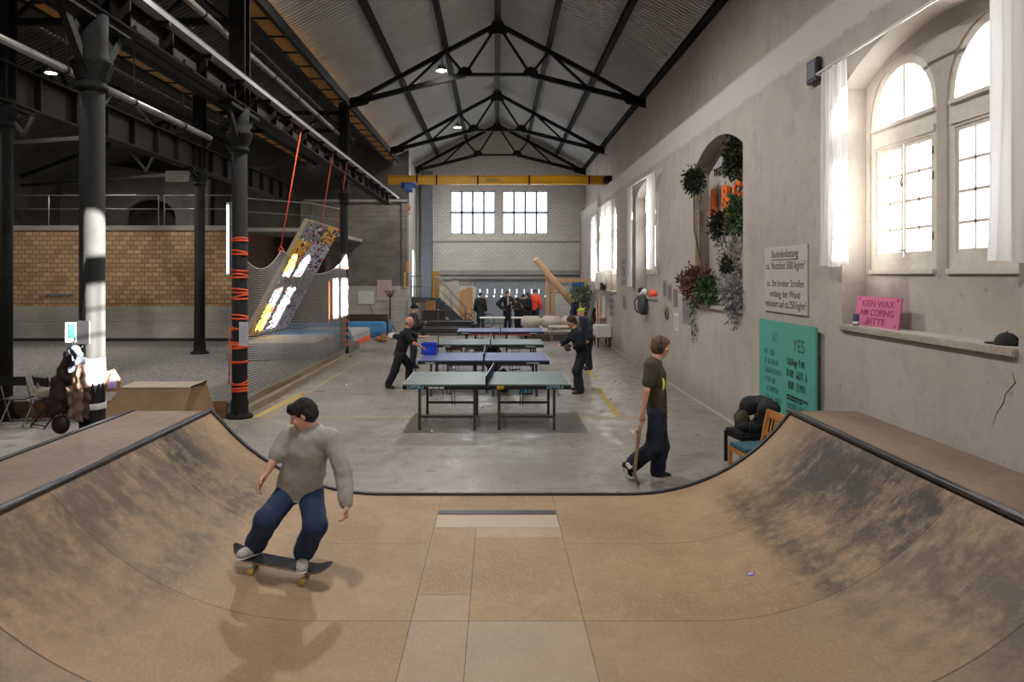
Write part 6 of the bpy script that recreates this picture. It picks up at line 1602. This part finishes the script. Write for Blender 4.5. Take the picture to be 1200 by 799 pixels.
# ---------------------------------------------------------------- the left bay
# straps round the columns
def strap_wrap(name, label, x, y, r_, zs, tilt=.03, group=None):
    root = thing(name, label, 'strap', (x, y, zs[0]), group=group); rg = random.Random(int(zs[0]*100))
    for z in zs:
        t1, t2 = rg.uniform(-tilt, tilt), rg.uniform(-tilt*2.5, tilt*2.5)
        for t in (t1, t2):
            ph = rg.uniform(0, 6); n = 28; vs = []; fs = []
            for k in range(n): a = 2*PI*k/n; zz = z-zs[0]+t*math.sin(a+ph)+(.03 if t == t2 else 0); c, s = math.cos(a), math.sin(a); vs += [(c*(r_+.004), s*(r_+.004), zz-.016), (c*(r_+.004), s*(r_+.004), zz+.016), (c*(r_+.010), s*(r_+.010), zz+.016), (c*(r_+.010), s*(r_+.010), zz-.016)]
            for k in range(n):
                j = (k+1) % n
                for q in range(4): fs.append((k*4+q, j*4+q, j*4+(q+1) % 4, k*4+(q+1) % 4))
            MB().add(vs, fs, True).build('strap_loop', M_ORANGE, root)
    MB().box((0, -r_-.02, .02), (.05, .03, .07)).build('buckle', M_IRON, root); return root
hcol = lambda y, s: HC+(322-y)/s
strap_wrap('strap_wrapping', 'orange ratchet straps wound round the column at the near corner of the net', C2[0], C2[1], .137, [hcol(y, 65.7) for y in (482, 476, 457, 449, 424, 407, 402, 386, 373, 350, 342, 325, 318, 298, 283)][::-1][::-1], .02)
strap_wrap('strap_wrapping', 'orange straps wound round the sunlit column behind the climbing board', C3[0], C3[1], .128, [hcol(y, 38) for y in (411, 404, 398, 391, 384, 377, 360, 338, 315)], .03)
r = thing('paper_notice', 'white paper notice taped to the strapped column', 'notice', (C2[0]+.10, C2[1]-.17, hcol(404, 65.7)))
MB().b2((-.05, -.006, 0), (.11, 0, .42)).build('sheet', mat('lilac_white_paper', 'c9c6d6', .8, var=.03), r); m = MB()
for k in range(7): m.b2((-.03, -.008, .06+.045*k), (.09, -.006, .066+.045*k))
m.build('print', PG, r)
strip_ = MB().tube([(C2[0]-.165, C2[1]-.03, 1.6), (C2[0]-.18, C2[1]-.03, .6)], .012, 6).build('hanging_strap', M_ORANGE); props(strip_, 'loose orange strap hanging down the left of the strapped column', 'strap')
# light tube
r = thing('light_tube', 'vertical white light tube fixed beside the strapped column', 'lamp', (C2[0]-.22, C2[1]+.02, hcol(322, 65.7)))
MB().tube([(0,0,.02), (0,0,1.26)], .022, 12).build('tube', emit('tube_glow', (.95,.98,1), 3.2), r)
MB().box((.05, .0, .64), (.04, .05, 1.32)).build('housing', M_RAIL, r)
for z in (0, 1.27): MB().lathe([(.028, -.02), (.028, .02)], c=(0,0,z), n=12).build('end_cap', M_WHITE, r)
# kerb boards of the pit
KB = mat('weathered_board', '8a7a66', .8, var=.25, scale=3, stretch=(4, .6, 4)); KO = mat('brown_shutter_board', '7d5b3a', .75, var=.25, scale=3, stretch=(.6, 4, 4))
r = thing('kerb_board', 'pale weathered kerb board along the hall side of the gravel pit', 'kerb', (-4.5, 13.2, 0)); MB().b2((-4.62, 13.15, .0), (-4.5, 22.2, .13)).build('board', KB, r, True); MB().b2((-4.71, 13.0, .0), (-4.63, 22.2, .26)).build('upper_board', KB, r, True)
for k in range(4):
    x1 = -4.78-k*3.2; r = thing('pit_board', 'brown shuttering board closing the front of the gravel pit, %s from the strapped column' % ('first', 'second', 'third', 'fourth')[k], 'board', ((x1-1.6), 12.88, 0), group='shuttering boards of the pit')
    MB().b2((-1.58, -.02, .14), (1.58, .02, .30)).b2((-1.58, -.025, 0), (1.58, .015, .135)).build('panel', KO, r); MB().b2((1.3, -.055, 0), (1.36, -.02, .3)).build('stake', KB, r)
# net
NETM = mat('grey_net_cord', 'a09d9a', .9, var=.1)
r = thing('safety_net', 'fine grey safety net hung between the two strapped columns', 'net', (-4.58, 17.6, .3))
def nettop(y):
    # sag between the near column and the rope tip, then down to the far column
    ya, yb, yc = 13.05, 15.4, 22.3
    if y < yb: t = (y-ya)/(yb-ya); return (2.98*(1-t)+3.08*t)-.38*math.sin(PI*t)**.9
    t = (y-yb)/(yc-yb); return 3.08*(1-t)+3.15*t-.55*math.sin(PI*t)
m = MB(); wd_ = .0045
def ribbon(pts, w=wd_):
    vs = []; fs = []
    for p in pts: x, y, z = p; vs += [(x-w, y, z), (x+w, y, z-w), (x, y, z+w)]
    for i in range(len(pts)-1):
        for q in range(3): fs.append((i*3+q, i*3+(q+1) % 3, i*3+3+(q+1) % 3, i*3+3+q))
    m.add(vs, fs)
xn = lambda y, z: -4.60+.05*math.sin(y*1.3)*min(1, max(0, z-.3))
NR = 52
for j in range(NR+1):
    t = j/NR; ribbon([(xn(y, 1), y, .28+(nettop(y)-.28)*t+.012*math.sin(y*2.2+j*.3)) for y in [13.05+(22.3-13.05)*i/26 for i in range(27)]], .0055)
for i in range(150):
    y = 13.05+(22.3-13.05)*i/149; T_ = nettop(y); ribbon([(xn(y, 1), y, z) for z in [.28+(T_-.28)*k/6 for k in range(7)]], .0035)
m.build('mesh_cords', NETM, r, True, kind='stuff')
m = MB(); m.tube([(xn(y,1), y, nettop(y)) for y in [13.05+(22.3-13.05)*i/40 for i in range(41)]], .012, 6); m.build('head_rope', NETM, r, True)
# climbing board -----------------------------------------------------------
TL, BL = Vector((-5.24, 20.2, 4.06)), Vector((-6.98, 20.2, .80)); e1 = Vector((0, 4.0, 0)); up_ = (TL-BL); Lb = up_.length; upn = up_.normalized(); nb_ = e1.normalized().cross(upn).normalized()
if nb_.x < 0: nb_ = -nb_
r = thing('climbing_board', 'big tilted training board covered in small holds, slung from orange ropes', 'climbing board', tuple(BL))
def CBp(u, v, t=0): return BL+e1*u+up_*v+nb_*t-Vector(r.location)
m = MB(); q = [CBp(0,0), CBp(1,0), CBp(1,1), CBp(0,1)]; q2 = [p-nb_*.12 for p in q]; m.add(q+q2, [(0,1,2,3), (4,7,6,5), (0,4,5,1), (1,5,6,2), (2,6,7,3), (3,7,4,0)])
m.build('panel', mat('raw_panel_edge', 'a38f72', .7), r)
GP = mat('grey_panel_paint', '77787c', .7, var=.15, scale=4); YP = mat('yellow_panel_paint', 'dba91f', .7, var=.08, scale=4); WP_ = mat('white_panel_paint', 'b9bbc6', .7, var=.12, scale=4)
def patch(name, pts, mm, t=.004): MB().add([CBp(u, v, t) for u, v in pts], [tuple(range(len(pts)))]).build(name, mm, r)
patch('grey_face', [(0,0), (1,0), (1,1), (0,1)], GP, .003)
patch('yellow_field', [(0, .0), (.32, 0), (.32, .24), (0, .30)], YP); patch('yellow_field', [(0, .56), (.22, .56), (.42, .84), (0, .84)], YP); patch('yellow_field', [(.55, .84), (1, .84), (1, 1), (.62, 1)], YP)
patch('white_field', [(.32, 0), (1, 0), (1, .38), (.32, .30)], WP_); patch('white_field', [(.22, .56), (1, .56), (1, .84), (.42, .84)], WP_)
cols = [mat('hold_'+n_, c_, .6) for n_, c_ in (('black', '1f1f24'), ('violet', '5a4a78'), ('red', 'b03a2c'), ('white', 'cfcfd6'), ('dark_blue', '2b3358'), ('wine', '6a2f4a'))]
rg = random.Random(5); nh = 0; protos = []
for k in range(100):
    u, v = rg.uniform(.06, .97), rg.uniform(.03, .97); s = rg.uniform(.04, .10); hm = MB(); c_ = CBp(u, v, .0)
    Rr = rotto(nb_); hm.lathe([(s, 0), (s*.9, .025), (s*.4, .05)], c=c_, n=7, R=Rr @ Matrix.Diagonal((1, rg.uniform(.4, 1), 1))); hm.build('climbing_hold', rg.choice(cols), r)
hm = [MB() for _ in cols]
for k in range(520):
    u, v = rg.uniform(.03, .98), rg.uniform(.02, .98)
    if (.32 < v < .55) and rg.random() < .45: continue
    if u < .25 and rg.random() < .6: continue
    s = rg.uniform(.018, .048); c_ = CBp(u, v, 0); j = rg.choice((0, 0, 1, 1, 3, 2, 4, 5)); hm[j].lathe([(s, 0), (s*.8, .03)], c=c_, n=5, R=rotto(nb_))
for j, x in enumerate(hm):
    if x.v: x.build('small_holds', cols[j], r, kind='stuff')
# ropes
def rope(label, a, b, n=2, sp=.035):
    r = thing('orange_rope', label, 'rope', tuple(b), group='orange hoisting ropes'); m = MB()
    for k in range(n): o = Vector((0, (k-.5)*sp, 0)); m.tube([Vector(a)+o-Vector(b), o*.3], .012, 6)
    m.build('cord', M_ORANGE, r); MB().tube([(0,0,.0), (.05,0,-.08), (0,0,-.17), (-.05,0,-.08)], .014, 6, closed=True).build('sling', M_ORANGE, r)
rope('orange rope from the girder to the peak of the net', P(354, 146, 16), Vector((-4.58, 15.4, 3.15)))
rope('orange rope from the girder to the middle of the climbing board top', P(391, 174, 19), Vector((-5.24, 21.7, 4.10)))
rope('orange rope from the girder to the far corner of the climbing board', P(407, 188, 20.9), Vector((-5.24, 23.9, 4.1)))
o = MB().tube([P(385.5, 330, 21.0), P(386, 431, 20.1)], .014, 6).build('hanging_rope', M_ORANGE); props(o, 'single orange rope hanging in front of the mats to the floor', 'rope')
# mats
BLM = mat('blue_mat', '3f7fb0', .6, var=.08, scale=4); GM = mat('grey_mat', '8f9092', .7, var=.1, scale=3); OM = mat('orange_mat_side', 'e0562a', .6, var=.08)
def crash(name, label, lo, hi, m, bm, loc=None):
    c = ((lo[0]+hi[0])/2, (lo[1]+hi[1])/2, lo[2]); r = thing(name, label, 'mat', c); d = [hi[i]-lo[i] for i in range(3)]
    MB().box((0,0,d[2]*.5), d, bev=.05).build('pad', m, r, smooth=False); MB().b2((-d[0]/2-.006, -d[1]/2-.006, .02), (d[0]/2+.006, d[1]/2+.006, d[2]*.42)).build('lower_band', bm, r); return r
crash('crash_mat', 'thick grey crash mat on the gravel under the climbing board', (-7.15, 19.2, ZG+.01), (-4.85, 22.1, ZG+.46), GM, mat('grey_mat_side', '7a7b7d', .7))
crash('crash_mat', 'grey crash mat with a bright orange side beyond the sunlit column', (-7.4, 25.2, .01), (-4.98, 28.6, .48), mat('pale_grey_mat', 'a3a5a4', .7), OM)
crash('crash_mat', 'large blue mat at the back of the climbing corner', (-8.6, 29.1, .01), (-4.55, 31.4, .62), BLM, mat('dark_blue_mat', '2c5f92', .6))
crash('crash_mat', 'blue mat on the gravel behind the grey crash mat', (-7.2, 22.7, ZG+.01), (-5.0, 24.9, ZG+.42), BLM, mat('dark_blue_mat', '2c5f92'))
# gallery railing
def railing(label, pts, h=1.05, step=3.0):
    r = thing('gallery_railing', label, 'railing', tuple(pts[0])); m = MB()
    for k in (h, h*.55): m.tube([Vector(p)+Vector((0,0,k)) for p in pts], .022 if k == h else .012, 8)
    m.build('rails', M_RAIL, r, True)
    for a, b in zip(pts, pts[1:]):
        a, b = Vector(a), Vector(b); n = max(1, round((b-a).length/step))
        for i in range(n+1): p = a+(b-a)*i/n; MB().tube([p, p+Vector((0,0,h))], .02, 6).build('post', M_RAIL, r, True)
zg = HC+1.70
railing('thin metal railing on the gallery above the tan brick wall, left section', [(-17.4, 25.1, zg), (-11.7, 25.1, zg)], step=1.9)
railing('thin metal railing on the gallery above the tan brick wall, middle section', [(-11.5, 25.1, zg), (-9.15, 25.1, zg)], step=2.4)
railing('metal railing on the gallery slab behind the climbing board', [(-8.9, 25.7, zg-.04), (-7.0, 27.5, zg-.04), (-6.4, 30, zg-.04)], step=1.8)
# gallery sign, loading sign on brick
poster('pale notice board hanging high in the dark bay above the gallery', 194, 200, 222, 213, 25.6, mat('pale_notice', '77716a', .7), 4, name='notice_board', tcol=BT)
r = thing('wall_vent', 'thin pale metal slot strip on the lower brick wall', 'vent', (-16.2+.8, 24.97, hcol(346.5, 34))); a, b = P(53, 345, 25), P(86, 345, 25); r.location.x = (a.x+b.x)/2; hwv = (b.x-a.x)/2
MB().b2((-hwv, -.03, 0), (hwv, .02, .08)).build('strip', mat('pale_vent', '9a948c', .5), r); m = MB()
for k in range(12): m.b2((-hwv+.05+k*hwv*.165, -.034, .02), (-hwv+.10+k*hwv*.165, -.03, .06))
m.build('slots', M_IRON, r, kind='stuff')
# funbox
r = thing('wooden_funbox', 'low plywood box with slanted sides behind the left ramp deck', 'skate obstacle', (-5.9, 12.0, 0)); h_ = .70
A_ = [P(141, 455, 11.75), P(224, 456, 11.75), P(242, 448.5, 12.4), P(158, 448, 12.4)]
lo_ = [Vector((A_[0].x-.45, 11.45, 0)), Vector((A_[1].x-.12, 11.45, 0)), Vector((A_[2].x+.12, 12.6, 0)), Vector((A_[3].x-.45, 12.6, 0))]
for a in A_: a.z = h_
v_ = [p-Vector(r.location) for p in lo_+A_]; MB().add(v_, [(0,1,5,4), (1,2,6,5), (2,3,7,6), (3,0,4,7)]).build('side_panels', mat('side_plywood', '8b6f52', .7, var=.2, scale=4), r)
MB().add([q for q in v_[4:]]+[q+Vector((0,0,.018)) for q in v_[4:]], [(0,1,2,3), (4,5,6,7), (0,1,5,4), (1,2,6,5), (2,3,7,6), (3,0,4,7)]).build('top_panel', mat('top_plywood', '9a8973', .6, var=.12, scale=4), r)
MB().tube([v_[5]+Vector((0,0,.02)), v_[6]+Vector((0,0,.02))], .014, 6).build('edge_angle', M_IRON, r)
r = thing('ramp_wedge', 'worn brown plywood wedge lying against the outer side of the left deck', 'wedge', (-4.62, 7.0, 0))
MB().add([(-.75,-.9,.02), (.42,-.9,.40), (.42,.8,.62), (-.75,.8,.30), (-.75,-.9,0), (.42,-.9,0), (.42,.8,0), (-.75,.8,0)], [(0,1,2,3), (4,5,6,7), (0,1,5,4), (1,2,6,5), (2,3,7,6), (3,0,4,7)]).build('wedge_panel', mat('worn_brown_ply', '6b5138', .7, var=.35, scale=6), r)
MB().b2((-.2, .80, 0), (.0, .84, .45)).build('strut', KB, r)
# jackets on the near column
def garment(label, pts, rs, m, sc=1, seed=0, name='hanging_jacket', noise=.012):
    r = thing(name, label, 'jacket', tuple(pts[0])); S = SDF(.012, .03); o = V3(*pts[0])
    gg = random.Random(seed)
    for f_ in (-.75, -.4, 0, .38, .72):
        for i in range(len(pts)-1):
            a_ = V3(*pts[i])-o+V3(f_*rs[i], gg.uniform(-.02, .03), 0); b_ = V3(*pts[i+1])-o+V3(f_*rs[i+1], gg.uniform(-.03, .03), gg.uniform(-.03, .03) if i == len(pts)-2 else 0)
            S.cone(a_, b_, rs[i]*.42, rs[i+1]*.30, k=.012)
    S.cone(V3(0, 0, 0), V3(*pts[1])*.5-o*.5, rs[0]*.6, rs[1]*.4, k=.02)
    S.noise(noise, 30, seed); S.noise(.012, 55, seed+1); sdf_obj('cloth', S, m, r); MB().tube([(0,0,0), (0,0,.10), (.04,.0,.14)], .008, 6).build('hanging_loop', M_BLACK, r); return r
ZJ = 8.0
def PJ(x, y, Z=ZJ): return tuple(P(x, y, Z))
garment('dark brown jacket hanging on the left of the sunlit column, longest of the coats', [PJ(85, 412), PJ(76, 445), PJ(70, 478)], [.06, .125, .14], mat('dark_brown_cloth', '2a1e19', .9, var=.2), seed=1)
garment('light brown jacket hanging against the sunlit column', [PJ(89, 424, 7.93), PJ(88, 455, 7.93), PJ(90, 492, 7.93)], [.06, .075, .07], mat('light_brown_cloth', '6b5546', .9, var=.12), seed=2)
garment('maroon brown coat sleeve hanging right beside the sunlit column', [PJ(93, 420, 7.96), PJ(96, 455, 7.96), PJ(97, 488, 7.96)], [.05, .07, .065], mat('maroon_brown_cloth', '4a332b', .9, var=.15), seed=3)
garment('blue-grey hood and collar at the top of the hanging coats', [PJ(87, 408, 7.88), PJ(92, 422, 7.88), PJ(82, 432, 7.88)], [.06, .06, .04], mat('blue_grey_cloth', '3d4652', .9), seed=4)
q = P(68, 497, 8.0); r = thing('round_black_bag', 'round black bag hanging low at the foot of the coats', 'bag', (q.x, 8.05, q.z-.12)); S = SDF(.01, .02); S.ell((0,0,.11), (.10,.06,.11)); sdf_obj('bag_body', S, mat('maroon_black', '2a1518', .6), r)
MB().tube([(-.03,0,.2), (.03,0,.4), (.12,0,.5)], .008, 6).build('strap', M_BLACK, r)
q = P(106, 480, 8.05); r = thing('white_paper_wrap', 'torn white paper poster wrapped round the foot of the sunlit column', 'poster', (C1[0], C1[1], 1.08)); vs = []; fs = []; n = 22
rg = random.Random(2)
for k in range(n+1):
    a = -PI*.78+PI*.80*k/n; rr = .142; top_ = .52+rg.uniform(-.01,.01); bt = .12+.10*abs(math.sin(k*.9))+rg.uniform(0,.05); vs += [(rr*math.cos(a), rr*math.sin(a), bt), (rr*math.cos(a), rr*math.sin(a), top_), ((rr+.004)*math.cos(a), (rr+.004)*math.sin(a), top_), ((rr+.004)*math.cos(a), (rr+.004)*math.sin(a), bt)]
for k in range(n):
    for q_ in range(4): fs.append((k*4+q_, k*4+4+q_, k*4+4+(q_+1) % 4, k*4+(q_+1) % 4))
MB().add(vs, fs, True).build('sheet', mat('white_torn_paper', 'c9c8cf', .8, var=.04), r)
m = MB()
for k in range(5):
    a0 = -PI*.72+.13*k; m.tube([(.149*math.cos(a0+.05*math.sin(j*1.7+k)), .149*math.sin(a0+.05*math.sin(j*1.7+k)), .18+.03*j) for j in range(10)], .003, 4)
m.build('drawn_lines', BT, r)
MB().lathe([(.144, -.06), (.146, -.05), (.146, 0), (.144, .01)], n=24).build('white_tape', M_WHITE, r)
q0, q1 = P(77, 378, 8.1), P(90, 401, 8.1); r = thing('notice_poster', 'small green and white poster on a board left of the sunlit column', 'poster', ((q0.x+q1.x)/2, 8.1, q1.z)); w, h = (q1.x-q0.x)/2, q0.z-q1.z
MB().b2((-w, -.01, 0), (w, 0, h)).build('sheet', mat('pale_poster_paper', 'c4cfd0', .7, var=.05), r); MB().b2((-w*.3, -.013, h*.2), (w*.8, -.01, h*.95)).build('green_print', mat('green_poster_print', '2c7a66', .7, var=.5, scale=14), r)
MB().b2((w+.005, -.01, -.02), (w+.14, .03, h+.02)).build('black_backing', M_BLACK, r)
q0 = P(122, 458, 8.3); r = thing('shoulder_bag', 'cardboard-brown bag with a purple and white pattern at the right of the sunlit column', 'bag', (P(130, 458, 8.3).x, 8.3, q0.z))
MB().plate([[(-.09, 0), (.09, .0), (.09, .13), (.02, .24), (-.09, .22)]], fy, -.04, .04).build('bag_body', mat('brown_bag_card', '8a5a3c', .8), r); m = MB(); m.plate([[(-.02, .03), (.085, .03), (.085, .12), (.03, .2)]], fy, -.045, -.04); m.build('patterned_panel', mat('purple_white_pattern', 'b9a8d0', .7, c2='6a55a0', scale=60), r)
MB().tube([(-.08, 0, .2), (-.16, 0, .32), (-.05, 0, .24)], .006, 5).build('strap', M_BLACK, r)
# folding chairs
def folding_chair(label, loc, rz, m, sm):
    r = thing('folding_chair', label, 'chair', loc, rz)
    for s in (-1, 1):
        MB().tube([(s*.21, -.2, 0), (s*.21, .0, .42), (s*.21, .17, .85)], .011, 8).build('leg', m, r); MB().tube([(s*.19, .22, 0), (s*.19, -.18, .44)], .011, 8).build('leg', m, r)
    MB().box((0, 0, .45), (.38, .38, .02), bev=.008).build('seat', sm, r); MB().box((0, .155, .76), (.42, .018, .16), Matrix.Rotation(-.25, 3, 'X'), bev=.008).build('backrest', sm, r)
    MB().tube([(-.19, .2, .05), (.19, .2, .05)], .009, 6).build('crossbar', m, r); MB().tube([(-.21, -.18, .05), (.21, -.18, .05)], .009, 6).build('crossbar', m, r); return r
folding_chair('black folding chair at the left picture edge', (P(16, 495, 12.2).x, 12.3, 0), PI+.1, M_RAIL, M_BLACK)
folding_chair('folding chair with pale coat over it, just left of the hanging jackets', (P(50, 490, 12.0).x, 12.2, 0), PI-.5, M_IRON, M_BLACK)
q = P(54, 460, 12.0); r = thing('pale_coat', 'pale beige coat and bag lying on the second folding chair', 'coat', (q.x, 12.15, .47)); S = SDF(.014, .04); S.ell((-.05,0,.1), (.2,.14,.10)); S.ell((.06,.08,.22), (.11,.08,.2)); S.ell((-.16,.0,.2), (.07,.06,.14)); S.noise(.02, 20); S.cut((0,0,.004), (0,0,-1)); sdf_obj('cloth', S, mat('beige_cloth', 'a39a8c', .9, var=.1), r)
S = SDF(.014, .02); S.ell((.1,-.1,.24), (.06,.05,.13)); sdf_obj('dark_bag', S, mat('dark_bag', '2b2523', .8), r)

# crack in the plaster below the sill
pts = [WP(x, y, 4.029) for x, y in ((1186, 436), (1190, 448), (1178, 462), (1176, 472), (1168, 484), (1163, 499))]
o = MB().tube(pts, [.002, .006, .003, .005, .003, .001], 6).build('wall_crack', mat('dark_plaster_crack', '4d453d', .95)); o['kind'] = 'structure'
